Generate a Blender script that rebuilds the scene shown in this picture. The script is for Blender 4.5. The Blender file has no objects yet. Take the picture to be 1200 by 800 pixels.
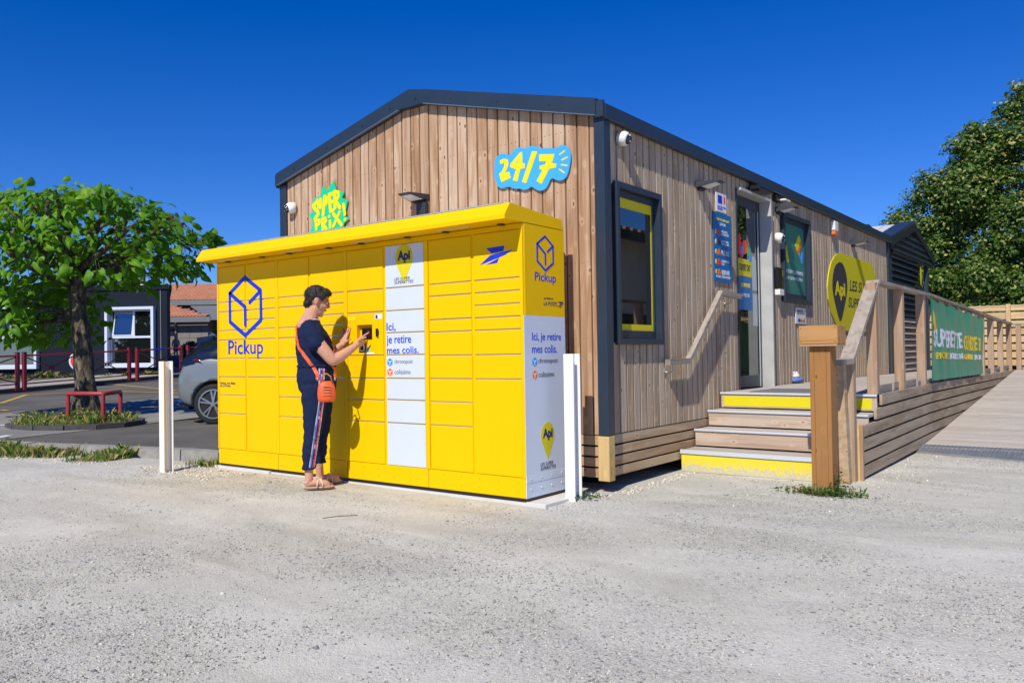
import bpy, math, random
import numpy as np
from mathutils import Vector, Matrix, noise
from mathutils.geometry import tessellate_polygon
R = random.Random(7)
C = bpy.context.scene.collection
sc = bpy.context.scene

# ---------------------------------------------------------------- camera, sky, sun, exposure
cam = bpy.data.cameras.new('camera'); co = bpy.data.objects.new('camera', cam); C.objects.link(co)
cam.sensor_width = 36; cam.lens = 951.03/1200*36; cam.clip_start = 0.05; cam.clip_end = 3000
r_ = Vector((0.79860893, 0.60165807, -0.01520975)); u_ = Vector((0.02136448, -0.00308425, 0.999767)); f_ = Vector((-0.60147097, 0.7987478, 0.01531722))
m = Matrix((r_, u_, -f_)).transposed().to_4x4(); m.translation = Vector((3.39452, -5.75391, 1.13175)); co.matrix_world = m
sc.camera = co
YAW = math.atan2(0.60165807, 0.79860893)
SUN = Vector((0.25, -1.0, 1.0)).normalized()          # towards the sun
w = bpy.data.worlds.new('World'); sc.world = w; w.use_nodes = True
nt = w.node_tree; bg = nt.nodes['Background']; sky = nt.nodes.new('ShaderNodeTexSky'); sky.sky_type = 'NISHITA'; sky.sun_disc = False
sky.sun_elevation = math.asin(SUN.z); sky.sun_rotation = math.atan2(SUN.x, SUN.y)
sky.altitude = 600; sky.air_density = 1.0; sky.dust_density = 0.15; sky.ozone_density = 3.5
hs = nt.nodes.new('ShaderNodeHueSaturation'); hs.inputs['Saturation'].default_value = 1.28; hs.inputs['Hue'].default_value = 0.506
vm = nt.nodes.new('ShaderNodeVectorMath'); vm.operation = 'MULTIPLY_ADD'; vm.inputs[1].default_value = (0.83, 1.12, 1.76); vm.inputs[2].default_value = (-0.34, -0.26, 0.0)
vx = nt.nodes.new('ShaderNodeVectorMath'); vx.operation = 'MAXIMUM'; vx.inputs[1].default_value = (0, 0, 0)
nt.links.new(sky.outputs[0], hs.inputs['Color']); nt.links.new(hs.outputs[0], vm.inputs[0]); nt.links.new(vm.outputs[0], vx.inputs[0]); nt.links.new(vx.outputs[0], bg.inputs[0]); bg.inputs[1].default_value = 0.07
sl = bpy.data.lights.new('sun', 'SUN'); sl.energy = 4.9; sl.angle = math.radians(0.53); sl.color = (1, 0.935, 0.80)
so = bpy.data.objects.new('sun', sl); C.objects.link(so); so.rotation_euler = SUN.to_track_quat('Z', 'Y').to_euler(); so.location = (3, -8, 12)
sc.view_settings.view_transform = 'Standard'; sc.view_settings.look = 'None'; sc.view_settings.exposure = 0.0; sc.view_settings.gamma = 1

# ---------------------------------------------------------------- materials
MATS = {}
def nodes(name):
    m = bpy.data.materials.new(name); m.use_nodes = True; return m, m.node_tree, m.node_tree.nodes, m.node_tree.links, m.node_tree.nodes['Principled BSDF']
def plain(name, col, rough=0.5, metal=0.0, var=0.06, scale=6.0, bump=0.0, bscale=200.0, coat=0.0, ior=1.5, spec=0.5):
    m, t, N, L, b = nodes(name)
    tc = N.new('ShaderNodeTexCoord'); n = N.new('ShaderNodeTexNoise'); n.inputs['Scale'].default_value = scale; n.inputs['Detail'].default_value = 5
    L.new(tc.outputs['Object'], n.inputs['Vector'])
    mx = N.new('ShaderNodeMix'); mx.data_type = 'RGBA'
    mx.inputs[6].default_value = (*[max(0, c*(1-var)) for c in col], 1); mx.inputs[7].default_value = (*[min(1, c*(1+var)) for c in col], 1)
    L.new(n.outputs[0], mx.inputs[0]); L.new(mx.outputs[2], b.inputs['Base Color'])
    b.inputs['Roughness'].default_value = rough; b.inputs['Metallic'].default_value = metal; b.inputs['IOR'].default_value = ior
    b.inputs['Coat Weight'].default_value = coat; b.inputs['Specular IOR Level'].default_value = spec
    mr = N.new('ShaderNodeMapRange'); mr.inputs[3].default_value = max(0.01, rough-0.06); mr.inputs[4].default_value = min(1, rough+0.08)
    L.new(n.outputs[0], mr.inputs[0]); L.new(mr.outputs[0], b.inputs['Roughness'])
    if bump:
        n2 = N.new('ShaderNodeTexNoise'); n2.inputs['Scale'].default_value = bscale; L.new(tc.outputs['Object'], n2.inputs['Vector'])
        bp = N.new('ShaderNodeBump'); bp.inputs['Strength'].default_value = bump; bp.inputs['Distance'].default_value = 0.004
        L.new(n2.outputs[0], bp.inputs['Height']); L.new(bp.outputs[0], b.inputs['Normal'])
    MATS[name] = m; return m
def ramp(N, stops):
    r = N.new('ShaderNodeValToRGB'); e = r.color_ramp.elements
    while len(e) < len(stops): e.new(0.5)
    for k, (p, c) in enumerate(stops): e[k].position = p; e[k].color = (*c, 1)
    return r
def wood(name, dark, mid, light, axis, knots=1.0, grain=1.0, rough=0.8, stain=None):
    m, t, N, L, b = nodes(name)
    tc = N.new('ShaderNodeTexCoord'); oi = N.new('ShaderNodeObjectInfo')
    mul = N.new('ShaderNodeVectorMath'); mul.operation = 'SCALE'; mul.inputs[3].default_value = 1
    cmb = N.new('ShaderNodeCombineXYZ'); mm = N.new('ShaderNodeMath'); mm.operation = 'MULTIPLY'; mm.inputs[1].default_value = 97.0
    mm2 = N.new('ShaderNodeMath'); mm2.operation = 'MULTIPLY'; mm2.inputs[1].default_value = 31.0
    L.new(oi.outputs['Random'], mm.inputs[0]); L.new(oi.outputs['Random'], mm2.inputs[0])
    L.new(mm.outputs[0], cmb.inputs[0]); L.new(mm2.outputs[0], cmb.inputs[1]); L.new(mm.outputs[0], cmb.inputs[2])
    add = N.new('ShaderNodeVectorMath'); L.new(tc.outputs['Object'], add.inputs[0]); L.new(cmb.outputs[0], add.inputs[1])
    s = [14.0, 14.0, 14.0]; s['xyz'.index(axis)] = 1.1
    mp = N.new('ShaderNodeMapping'); mp.inputs['Scale'].default_value = s; L.new(add.outputs[0], mp.inputs['Vector'])
    n1 = N.new('ShaderNodeTexNoise'); n1.inputs['Scale'].default_value = 1.0; n1.inputs['Detail'].default_value = 3; n1.inputs['Distortion'].default_value = 0.7; L.new(mp.outputs[0], n1.inputs['Vector'])
    mp2 = N.new('ShaderNodeMapping'); s2 = [130.0]*3; s2['xyz'.index(axis)] = 3.0; mp2.inputs['Scale'].default_value = s2; L.new(add.outputs[0], mp2.inputs['Vector'])
    n2 = N.new('ShaderNodeTexNoise'); n2.inputs['Scale'].default_value = 1.0; n2.inputs['Detail'].default_value = 4; L.new(mp2.outputs[0], n2.inputs['Vector'])
    mixv = N.new('ShaderNodeMath'); mixv.operation = 'MULTIPLY_ADD'; mixv.inputs[1].default_value = 0.45*grain
    L.new(n2.outputs[0], mixv.inputs[0]); L.new(n1.outputs[0], mixv.inputs[2])
    rnd = N.new('ShaderNodeMath'); rnd.operation = 'MULTIPLY_ADD'; rnd.inputs[1].default_value = 0.22; L.new(oi.outputs['Random'], rnd.inputs[0]); L.new(mixv.outputs[0], rnd.inputs[2])
    rp = ramp(N, [(0.45, dark), (0.76, mid), (0.98, light)]); L.new(rnd.outputs[0], rp.inputs[0])
    col = rp.outputs[0]
    # weathering: large soft patches drifting to grey
    n3 = N.new('ShaderNodeTexNoise'); n3.inputs['Scale'].default_value = 1.7; n3.inputs['Detail'].default_value = 4; L.new(add.outputs[0], n3.inputs['Vector'])
    w1 = N.new('ShaderNodeMapRange'); w1.inputs[1].default_value = 0.45; w1.inputs[2].default_value = 0.75; w1.inputs[4].default_value = 0.35; L.new(n3.outputs[0], w1.inputs[0])
    mg = N.new('ShaderNodeMix'); mg.data_type = 'RGBA'; g = sum(mid)/3; mg.inputs[7].default_value = (*(stain or (g*1.05, g, g*0.95)), 1)
    L.new(w1.outputs[0], mg.inputs[0]); L.new(col, mg.inputs[6]); col = mg.outputs[2]
    if knots:
        s3 = [11.0]*3; s3['xyz'.index(axis)] = 6.0; mp3 = N.new('ShaderNodeMapping'); mp3.inputs['Scale'].default_value = s3; L.new(add.outputs[0], mp3.inputs['Vector'])
        v = N.new('ShaderNodeTexVoronoi'); v.inputs['Scale'].default_value = 1.0; L.new(mp3.outputs[0], v.inputs['Vector'])
        k = N.new('ShaderNodeMapRange'); k.inputs[1].default_value = 0.07; k.inputs[2].default_value = 0.15; k.inputs[3].default_value = 0.85*knots; k.inputs[4].default_value = 0.0; L.new(v.outputs['Distance'], k.inputs[0])
        mk = N.new('ShaderNodeMix'); mk.data_type = 'RGBA'; mk.inputs[7].default_value = (dark[0]*0.42, dark[1]*0.30, dark[2]*0.22, 1)
        hl = N.new('ShaderNodeMapRange'); hl.inputs[1].default_value = 0.16; hl.inputs[2].default_value = 0.30; hl.inputs[3].default_value = 0.45; hl.inputs[4].default_value = 0.0; L.new(v.outputs['Distance'], hl.inputs[0])
        mh_ = N.new('ShaderNodeMix'); mh_.data_type = 'RGBA'; mh_.inputs[7].default_value = (min(1, light[0]*1.25), min(1, light[1]*1.22), min(1, light[2]*1.15), 1); L.new(hl.outputs[0], mh_.inputs[0]); L.new(col, mh_.inputs[6])
        L.new(k.outputs[0], mk.inputs[0]); L.new(mh_.outputs[2], mk.inputs[6]); col = mk.outputs[2]
    L.new(col, b.inputs['Base Color']); b.inputs['Roughness'].default_value = rough; b.inputs['Specular IOR Level'].default_value = 0.25
    bp = N.new('ShaderNodeBump'); bp.inputs['Strength'].default_value = 0.35; bp.inputs['Distance'].default_value = 0.003; L.new(mixv.outputs[0], bp.inputs['Height']); L.new(bp.outputs[0], b.inputs['Normal'])
    MATS[name] = m; return m

plain('yellow_paint', (0.86, 0.52, 0.0), 0.45, var=0.02, coat=0.0, spec=0.12)
plain('yellow_print', (0.82, 0.66, 0.01), 0.5, var=0.03, spec=0.3)
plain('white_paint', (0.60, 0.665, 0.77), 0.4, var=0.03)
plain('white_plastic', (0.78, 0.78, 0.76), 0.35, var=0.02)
plain('post_white', (0.80, 0.80, 0.78), 0.45, var=0.05, scale=14)
plain('tan_edge', (0.55, 0.42, 0.22), 0.7, var=0.2, scale=20)
plain('blue_print', (0.004, 0.035, 0.55), 0.5, var=0.02)
plain('navy_print', (0.012, 0.018, 0.10), 0.5, var=0.02)
plain('ink', (0.03, 0.03, 0.04), 0.6, var=0.02)
plain('cyan_print', (0.02, 0.30, 0.80), 0.5, var=0.02)
plain('orange_print', (0.80, 0.18, 0.02), 0.5, var=0.02)
plain('sign_blue', (0.05, 0.38, 0.90), 0.45, var=0.02)
plain('sign_green', (0.01, 0.55, 0.24), 0.45, var=0.02)
plain('poster_blue', (0.004, 0.14, 0.38), 0.45, var=0.03)
plain('poster_green', (0.035, 0.22, 0.16), 0.4, var=0.03)
plain('red_print', (0.75, 0.04, 0.03), 0.5, var=0.02)
plain('sign_yellow', (0.66, 0.58, 0.012), 0.5, var=0.02, spec=0.3)
plain('grey_metal', (0.016, 0.030, 0.052), 0.42, metal=0.0, var=0.06, spec=0.6)
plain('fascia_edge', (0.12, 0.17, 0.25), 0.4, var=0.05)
plain('grey_metal_dark', (0.018, 0.025, 0.035), 0.45, metal=0.1, var=0.08)
plain('galvanised', (0.42, 0.44, 0.46), 0.42, metal=0.65, var=0.22, scale=5, bump=0.05)
plain('nosing_metal', (0.62, 0.66, 0.72), 0.4, metal=0.2, var=0.06)
plain('portal_steel', (0.50, 0.51, 0.50), 0.5, metal=0.25, var=0.18, scale=6)
plain('aluminium', (0.72, 0.74, 0.76), 0.35, metal=0.6, var=0.06)
plain('black_plastic', (0.012, 0.012, 0.014), 0.35, var=0.1)
plain('lamp_grey', (0.03, 0.034, 0.038), 0.4, var=0.1)
plain('concrete', (0.45, 0.44, 0.41), 0.9, var=0.18, scale=9, bump=0.4, bscale=90)
plain('slab_white', (0.60, 0.59, 0.56), 0.9, var=0.12, scale=9, bump=0.4, bscale=90)
plain('kerb_concrete', (0.27, 0.26, 0.24), 0.95, var=0.4, scale=12, bump=0.5, bscale=90)
plain('kerb_dark', (0.075, 0.072, 0.07), 0.95, var=0.5, scale=10, bump=0.5, bscale=90)
plain('pavement_pale', (0.36, 0.33, 0.30), 0.95, var=0.12, scale=4)
plain('road_white', (0.62, 0.62, 0.61), 0.8, var=0.25, scale=18)
plain('road_yellow', (0.50, 0.33, 0.05), 0.8, var=0.3, scale=18)
plain('red_paint', (0.26, 0.012, 0.025), 0.4, var=0.15, scale=20)
plain('red_paint_worn', (0.32, 0.035, 0.04), 0.5, var=0.4, scale=30)
plain('dark_cladding', (0.009, 0.014, 0.026), 0.6, var=0.06, spec=0.15)
plain('white_render', (0.70, 0.71, 0.70), 0.8, var=0.05)
plain('beige_render', (0.22, 0.20, 0.17), 0.9, var=0.12, scale=3)
plain('house_render', (0.78, 0.74, 0.60), 0.9, var=0.12, scale=3)
plain('roof_tile', (0.50, 0.22, 0.12), 0.85, var=0.35, scale=3)
plain('grey_sheet', (0.16, 0.17, 0.18), 0.6, var=0.2)
plain('translucent_sheet', (0.62, 0.66, 0.68), 0.35, var=0.08)
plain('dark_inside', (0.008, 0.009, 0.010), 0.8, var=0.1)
plain('backing', (0.13, 0.062, 0.024), 0.9, var=0.3); plain('backing_side', (0.09, 0.06, 0.038), 0.9, var=0.3)
plain('skin', (0.56, 0.29, 0.20), 0.6, var=0.16, scale=22, bump=0.15, bscale=300, spec=0.3)
plain('hair', (0.022, 0.018, 0.017), 0.55, var=0.6, scale=60, bump=0.8, bscale=260)
plain('navy_cloth', (0.008, 0.016, 0.055), 0.85, var=0.15, scale=30, bump=0.3, bscale=500, spec=0.2)
plain('cloth_white', (0.62, 0.62, 0.66), 0.85)
plain('cloth_red', (0.60, 0.05, 0.06), 0.85)
plain('cloth_blue', (0.06, 0.16, 0.55), 0.85)
plain('orange_leather', (0.80, 0.11, 0.03), 0.5, var=0.1, scale=30)
plain('tan_leather', (0.40, 0.19, 0.07), 0.5, var=0.1)
plain('sandal', (0.62, 0.54, 0.40), 0.6, var=0.05)
plain('cork', (0.22, 0.11, 0.05), 0.8, var=0.1)
plain('nail', (0.65, 0.02, 0.05), 0.25)
plain('car_paint', (0.17, 0.195, 0.215), 0.25, var=0.02, coat=1.0)
plain('car_black', (0.006, 0.008, 0.014), 0.12, coat=1.0)
plain('tyre', (0.012, 0.012, 0.013), 0.8, var=0.2)
plain('alloy', (0.35, 0.37, 0.40), 0.3, metal=0.8)
plain('tail_red', (0.42, 0.01, 0.01), 0.15, coat=1.0)
plain('grille_red', (0.6, 0.02, 0.02), 0.6)
plain('soft_toy_blue', (0.12, 0.20, 0.45), 0.9, var=0.3, scale=60)
plain('bark_far', (0.06, 0.048, 0.036), 0.95, var=0.4)
def glass(name, tint=(0.01, 0.012, 0.014), ior=2.1, rough=0.015):
    m, t, N, L, b = nodes(name); tc = N.new('ShaderNodeTexCoord'); n = N.new('ShaderNodeTexNoise'); n.inputs['Scale'].default_value = 0.9; L.new(tc.outputs['Object'], n.inputs['Vector'])
    bp = N.new('ShaderNodeBump'); bp.inputs['Strength'].default_value = 0.02; bp.inputs['Distance'].default_value = 0.02; L.new(n.outputs[0], bp.inputs['Height']); L.new(bp.outputs[0], b.inputs['Normal'])
    b.inputs['Base Color'].default_value = (*tint, 1); b.inputs['Roughness'].default_value = rough; b.inputs['IOR'].default_value = ior; MATS[name] = m
glass('window_glass', (0.012, 0.012, 0.012), 2.3); glass('screen_glass', (0.01, 0.014, 0.02), 1.6, 0.08); glass('house_glass', (0.01, 0.012, 0.012), 3.2)
glass('banner_shine', (0.01, 0.26, 0.17), 1.45, 0.38); glass('banner_shine_yellow', (0.75, 0.55, 0.02), 1.45, 0.38)
glass('plastic_sleeve', (0.35, 0.40, 0.42), 1.7, 0.25)

wood('wood_gable', (0.20, 0.105, 0.05), (0.39, 0.23, 0.13), (0.53, 0.385, 0.265), 'z', 1.0, stain=(0.43, 0.31, 0.225))
wood('wood_side', (0.23, 0.16, 0.10), (0.385, 0.295, 0.205), (0.50, 0.41, 0.31), 'z', 1.0, stain=(0.38, 0.32, 0.255))
wood('wood_skirt_x', (0.26, 0.13, 0.055), (0.42, 0.24, 0.115), (0.50, 0.33, 0.19), 'x', 0.7)
wood('wood_skirt_y', (0.28, 0.17, 0.085), (0.45, 0.31, 0.175), (0.54, 0.41, 0.26), 'y', 0.7)
wood('wood_riser', (0.28, 0.19, 0.13), (0.42, 0.31, 0.235), (0.52, 0.42, 0.34), 'x', 0.6)
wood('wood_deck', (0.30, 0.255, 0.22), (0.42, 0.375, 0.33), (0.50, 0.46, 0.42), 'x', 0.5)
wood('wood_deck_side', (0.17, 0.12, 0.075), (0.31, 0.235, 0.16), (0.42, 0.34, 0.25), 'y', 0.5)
wood('wood_rail', (0.16, 0.125, 0.095), (0.27, 0.225, 0.185), (0.38, 0.33, 0.28), 'y', 0.4)
wood('wood_rail_z', (0.24, 0.14, 0.08), (0.36, 0.225, 0.135), (0.43, 0.31, 0.22), 'z', 0.4)
wood('wood_post', (0.15, 0.06, 0.014), (0.27, 0.115, 0.028), (0.34, 0.165, 0.055), 'z', 0.7, grain=1.3, stain=(0.27, 0.17, 0.10))
wood('wood_block', (0.20, 0.085, 0.02), (0.38, 0.18, 0.055), (0.48, 0.26, 0.10), 'x', 0.0, grain=1.5, stain=(0.30, 0.19, 0.11))
wood('wood_corner', (0.38, 0.21, 0.06), (0.52, 0.33, 0.12), (0.58, 0.42, 0.19), 'z', 0.2)
wood('wood_fence', (0.42, 0.27, 0.12), (0.56, 0.39, 0.20), (0.66, 0.50, 0.29), 'x', 0.4)
wood('wood_fence_z', (0.42, 0.25, 0.12), (0.54, 0.35, 0.18), (0.62, 0.45, 0.26), 'z', 0.3)
wood('wood_stick', (0.10, 0.07, 0.05), (0.16, 0.12, 0.09), (0.2, 0.16, 0.12), 'x', 0)

def worn_yellow():
    m, t, N, L, b = nodes('worn_yellow'); tc = N.new('ShaderNodeTexCoord'); n = N.new('ShaderNodeTexNoise'); n.inputs['Scale'].default_value = 38; n.inputs['Detail'].default_value = 8; L.new(tc.outputs['Object'], n.inputs[0])
    sp = N.new('ShaderNodeSeparateXYZ'); L.new(tc.outputs['Object'], sp.inputs[0]); mr = N.new('ShaderNodeMapRange'); mr.inputs[1].default_value = 0.0; mr.inputs[2].default_value = 0.13; mr.inputs[3].default_value = 0.25; mr.inputs[4].default_value = -0.12; L.new(sp.outputs[2], mr.inputs[0])
    mx = N.new('ShaderNodeMath'); mx.operation = 'ADD'; L.new(n.outputs[0], mx.inputs[0]); L.new(mr.outputs[0], mx.inputs[1]); r = ramp(N, [(0.52, (0.72, 0.60, 0.03)), (0.66, (0.50, 0.47, 0.36))]); L.new(mx.outputs[0], r.inputs[0]); L.new(r.outputs[0], b.inputs['Base Color']); b.inputs['Roughness'].default_value = 0.7; MATS['worn_yellow'] = m
worn_yellow()
def ground_mat():
    m, t, N, L, b = nodes('gravel_ground'); tc = N.new('ShaderNodeTexCoord'); O = tc.outputs['Object']
    def noi(s, d=5, dist=0): n = N.new('ShaderNodeTexNoise'); n.inputs['Scale'].default_value = s; n.inputs['Detail'].default_value = d; n.inputs['Distortion'].default_value = dist; L.new(O, n.inputs['Vector']); return n.outputs[0]
    big = noi(0.55, 6, 0.6); mid = noi(5.0, 6); fine = noi(60, 4)
    v = N.new('ShaderNodeTexVoronoi'); v.inputs['Scale'].default_value = 85; L.new(O, v.inputs['Vector'])
    v2 = N.new('ShaderNodeTexVoronoi'); v2.inputs['Scale'].default_value = 210; L.new(O, v2.inputs['Vector'])
    mpb = N.new('ShaderNodeMapping'); mpb.inputs['Scale'].default_value = (0.45, 1.25, 1); mpb.inputs['Rotation'].default_value = (0, 0, 0.45); L.new(O, mpb.inputs[0])
    nb = N.new('ShaderNodeTexNoise'); nb.inputs['Scale'].default_value = 1.0; nb.inputs['Detail'].default_value = 7; nb.inputs['Roughness'].default_value = 0.6; nb.inputs['Distortion'].default_value = 0.9; L.new(mpb.outputs[0], nb.inputs['Vector'])
    base = ramp(N, [(0.34, (0.36, 0.335, 0.27)), (0.46, (0.55, 0.525, 0.44)), (0.56, (0.69, 0.67, 0.585)), (0.70, (0.78, 0.76, 0.68))]); L.new(nb.outputs[0], base.inputs[0])
    # individual grains, each its own grey
    hsv = N.new('ShaderNodeSeparateColor'); L.new(v.outputs['Color'], hsv.inputs[0]); hsv2 = N.new('ShaderNodeSeparateColor'); L.new(v2.outputs['Color'], hsv2.inputs[0])
    gr = ramp(N, [(0.0, (0.20, 0.21, 0.23)), (0.22, (0.37, 0.38, 0.37)), (0.6, (0.58, 0.58, 0.52)), (0.92, (0.62, 0.58, 0.48)), (1.0, (0.78, 0.75, 0.69))]); L.new(hsv.outputs[0], gr.inputs[0])
    gr2 = ramp(N, [(0.0, (0.28, 0.28, 0.29)), (0.3, (0.48, 0.475, 0.425)), (0.8, (0.64, 0.635, 0.57)), (1.0, (0.76, 0.73, 0.67))]); L.new(hsv2.outputs[0], gr2.inputs[0])
    cov = N.new('ShaderNodeMapRange'); cov.inputs[1].default_value = 0.40; cov.inputs[2].default_value = 0.66; cov.inputs[3].default_value = 0.08; cov.inputs[4].default_value = 0.78
    mx0 = N.new('ShaderNodeMath'); mx0.operation = 'MULTIPLY_ADD'; mx0.inputs[1].default_value = 0.5; L.new(mid, mx0.inputs[0]); big2 = noi(0.8, 4, 0.3); mh = N.new('ShaderNodeMath'); mh.operation = 'MULTIPLY'; mh.inputs[1].default_value = 0.55; L.new(big2, mh.inputs[0]); L.new(mh.outputs[0], mx0.inputs[2]); L.new(mx0.outputs[0], cov.inputs[0])
    a = N.new('ShaderNodeMix'); a.data_type = 'RGBA'; L.new(cov.outputs[0], a.inputs[0]); L.new(base.outputs[0], a.inputs[6]); L.new(gr.outputs[0], a.inputs[7])
    c = N.new('ShaderNodeMix'); c.data_type = 'RGBA'; c.inputs[0].default_value = 0.35; L.new(a.outputs[2], c.inputs[6]); L.new(gr2.outputs[0], c.inputs[7])
    L.new(c.outputs[2], b.inputs['Base Color']); b.inputs['Roughness'].default_value = 0.95; b.inputs['Specular IOR Level'].default_value = 0.15
    h = N.new('ShaderNodeMath'); h.operation = 'MULTIPLY'; L.new(v.outputs['Distance'], h.inputs[0]); L.new(cov.outputs[0], h.inputs[1])
    h2 = N.new('ShaderNodeMath'); h2.operation = 'MULTIPLY_ADD'; h2.inputs[1].default_value = 0.5; L.new(v2.outputs['Distance'], h2.inputs[0]); L.new(h.outputs[0], h2.inputs[2])
    h3 = N.new('ShaderNodeMath'); h3.operation = 'MULTIPLY_ADD'; h3.inputs[1].default_value = -0.8; L.new(fine, h3.inputs[0]); L.new(h2.outputs[0], h3.inputs[2])
    bp = N.new('ShaderNodeBump'); bp.inputs['Strength'].default_value = 0.75; bp.inputs['Distance'].default_value = 0.008; bp.invert = True; L.new(h3.outputs[0], bp.inputs['Height']); L.new(bp.outputs[0], b.inputs['Normal'])
    MATS['gravel_ground'] = m
ground_mat()
def asphalt_mat(name, c0, c1):
    m, t, N, L, b = nodes(name); tc = N.new('ShaderNodeTexCoord'); O = tc.outputs['Object']
    n = N.new('ShaderNodeTexNoise'); n.inputs['Scale'].default_value = 0.8; n.inputs['Detail'].default_value = 7; L.new(O, n.inputs['Vector'])
    n2 = N.new('ShaderNodeTexNoise'); n2.inputs['Scale'].default_value = 90; n2.inputs['Detail'].default_value = 2; L.new(O, n2.inputs['Vector'])
    a = N.new('ShaderNodeMath'); a.operation = 'MULTIPLY_ADD'; a.inputs[1].default_value = 0.5; L.new(n2.outputs[0], a.inputs[0]); L.new(n.outputs[0], a.inputs[2])
    r = ramp(N, [(0.5, c0), (0.95, c1)]); L.new(a.outputs[0], r.inputs[0]); L.new(r.outputs[0], b.inputs['Base Color']); b.inputs['Roughness'].default_value = 0.95; b.inputs['Specular IOR Level'].default_value = 0.08
    bp = N.new('ShaderNodeBump'); bp.inputs['Strength'].default_value = 0.5; bp.inputs['Distance'].default_value = 0.006; L.new(n2.outputs[0], bp.inputs['Height']); L.new(bp.outputs[0], b.inputs['Normal']); MATS[name] = m
asphalt_mat('asphalt', (0.088, 0.084, 0.078), (0.15, 0.145, 0.135)); asphalt_mat('asphalt_old', (0.20, 0.195, 0.185), (0.29, 0.283, 0.27))
def leaf_mat(name, dark, light, trans=0.35):
    m, t, N, L, b = nodes(name); at = N.new('ShaderNodeAttribute'); at.attribute_name = 'tone'; at.attribute_type = 'GEOMETRY'
    oi = N.new('ShaderNodeObjectInfo'); ad = N.new('ShaderNodeMath'); ad.operation = 'ADD'; mu = N.new('ShaderNodeMath'); mu.operation = 'MULTIPLY'; mu.inputs[1].default_value = 0.25
    L.new(oi.outputs['Random'], mu.inputs[0]); L.new(at.outputs['Fac'], ad.inputs[0]); L.new(mu.outputs[0], ad.inputs[1])
    r = ramp(N, [(0.0, dark), (0.85, light[0]), (1.0, light[1])]); L.new(ad.outputs[0], r.inputs[0]); L.new(r.outputs[0], b.inputs['Base Color'])
    b.inputs['Roughness'].default_value = 0.5; b.inputs['Specular IOR Level'].default_value = 0.35
    tr = N.new('ShaderNodeBsdfTranslucent'); ms = N.new('ShaderNodeMixShader'); ms.inputs[0].default_value = trans
    g = N.new('ShaderNodeHueSaturation'); g.inputs['Hue'].default_value = 0.48; g.inputs['Saturation'].default_value = 1.2; g.inputs['Value'].default_value = 1.5; L.new(r.outputs[0], g.inputs['Color']); L.new(g.outputs[0], tr.inputs[0])
    out = N['Material Output']; L.new(b.outputs[0], ms.inputs[1]); L.new(tr.outputs[0], ms.inputs[2]); L.new(ms.outputs[0], out.inputs[0]); MATS[name] = m
leaf_mat('catalpa_leaf', (0.05, 0.15, 0.006), ((0.145, 0.36, 0.012), (0.30, 0.47, 0.03)), 0.42)
leaf_mat('lime_leaf', (0.025, 0.07, 0.010), ((0.075, 0.16, 0.018), (0.38, 0.38, 0.12)), 0.28)
leaf_mat('grass_blade', (0.05, 0.12, 0.015), ((0.12, 0.22, 0.03), (0.42, 0.36, 0.16)), 0.3)
leaf_mat('bush_leaf', (0.03, 0.07, 0.015), ((0.06, 0.13, 0.02), (0.10, 0.18, 0.03)), 0.25)
def bark_mat():
    m, t, N, L, b = nodes('bark'); tc = N.new('ShaderNodeTexCoord'); mp = N.new('ShaderNodeMapping'); mp.inputs['Scale'].default_value = (9, 9, 3.2); L.new(tc.outputs['Object'], mp.inputs[0])
    v = N.new('ShaderNodeTexNoise'); v.inputs['Scale'].default_value = 1.6; v.inputs['Detail'].default_value = 8; v.inputs['Roughness'].default_value = 0.7; v.inputs['Distortion'].default_value = 0.8; L.new(mp.outputs[0], v.inputs[0])
    r = ramp(N, [(0.40, (0.03, 0.024, 0.018)), (0.50, (0.10, 0.08, 0.055)), (0.60, (0.22, 0.18, 0.12)), (0.72, (0.30, 0.32, 0.20))]); L.new(v.outputs[0], r.inputs[0]); L.new(r.outputs[0], b.inputs['Base Color']); b.inputs['Roughness'].default_value = 0.95
    bp = N.new('ShaderNodeBump'); bp.inputs['Strength'].default_value = 1.0; bp.inputs['Distance'].default_value = 0.03; L.new(v.outputs[0], bp.inputs['Height']); L.new(bp.outputs[0], b.inputs['Normal']); MATS['bark'] = m
bark_mat()
def tone_mat(name, lo, hi):
    m, t, N, L, b = nodes(name); at = N.new('ShaderNodeAttribute'); at.attribute_name = 'tone'
    r = ramp(N, [(0, lo), (0.5, tuple((a+c)/2*1.0 for a, c in zip(lo, hi))), (1, hi)]); L.new(at.outputs['Fac'], r.inputs[0]); L.new(r.outputs[0], b.inputs['Base Color']); b.inputs['Roughness'].default_value = 0.9; b.inputs['Specular IOR Level'].default_value = 0.2; MATS[name] = m
tone_mat('stone', (0.16, 0.17, 0.18), (0.62, 0.60, 0.52)); tone_mat('stone_pale', (0.42, 0.38, 0.31), (0.74, 0.70, 0.60))

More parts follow.
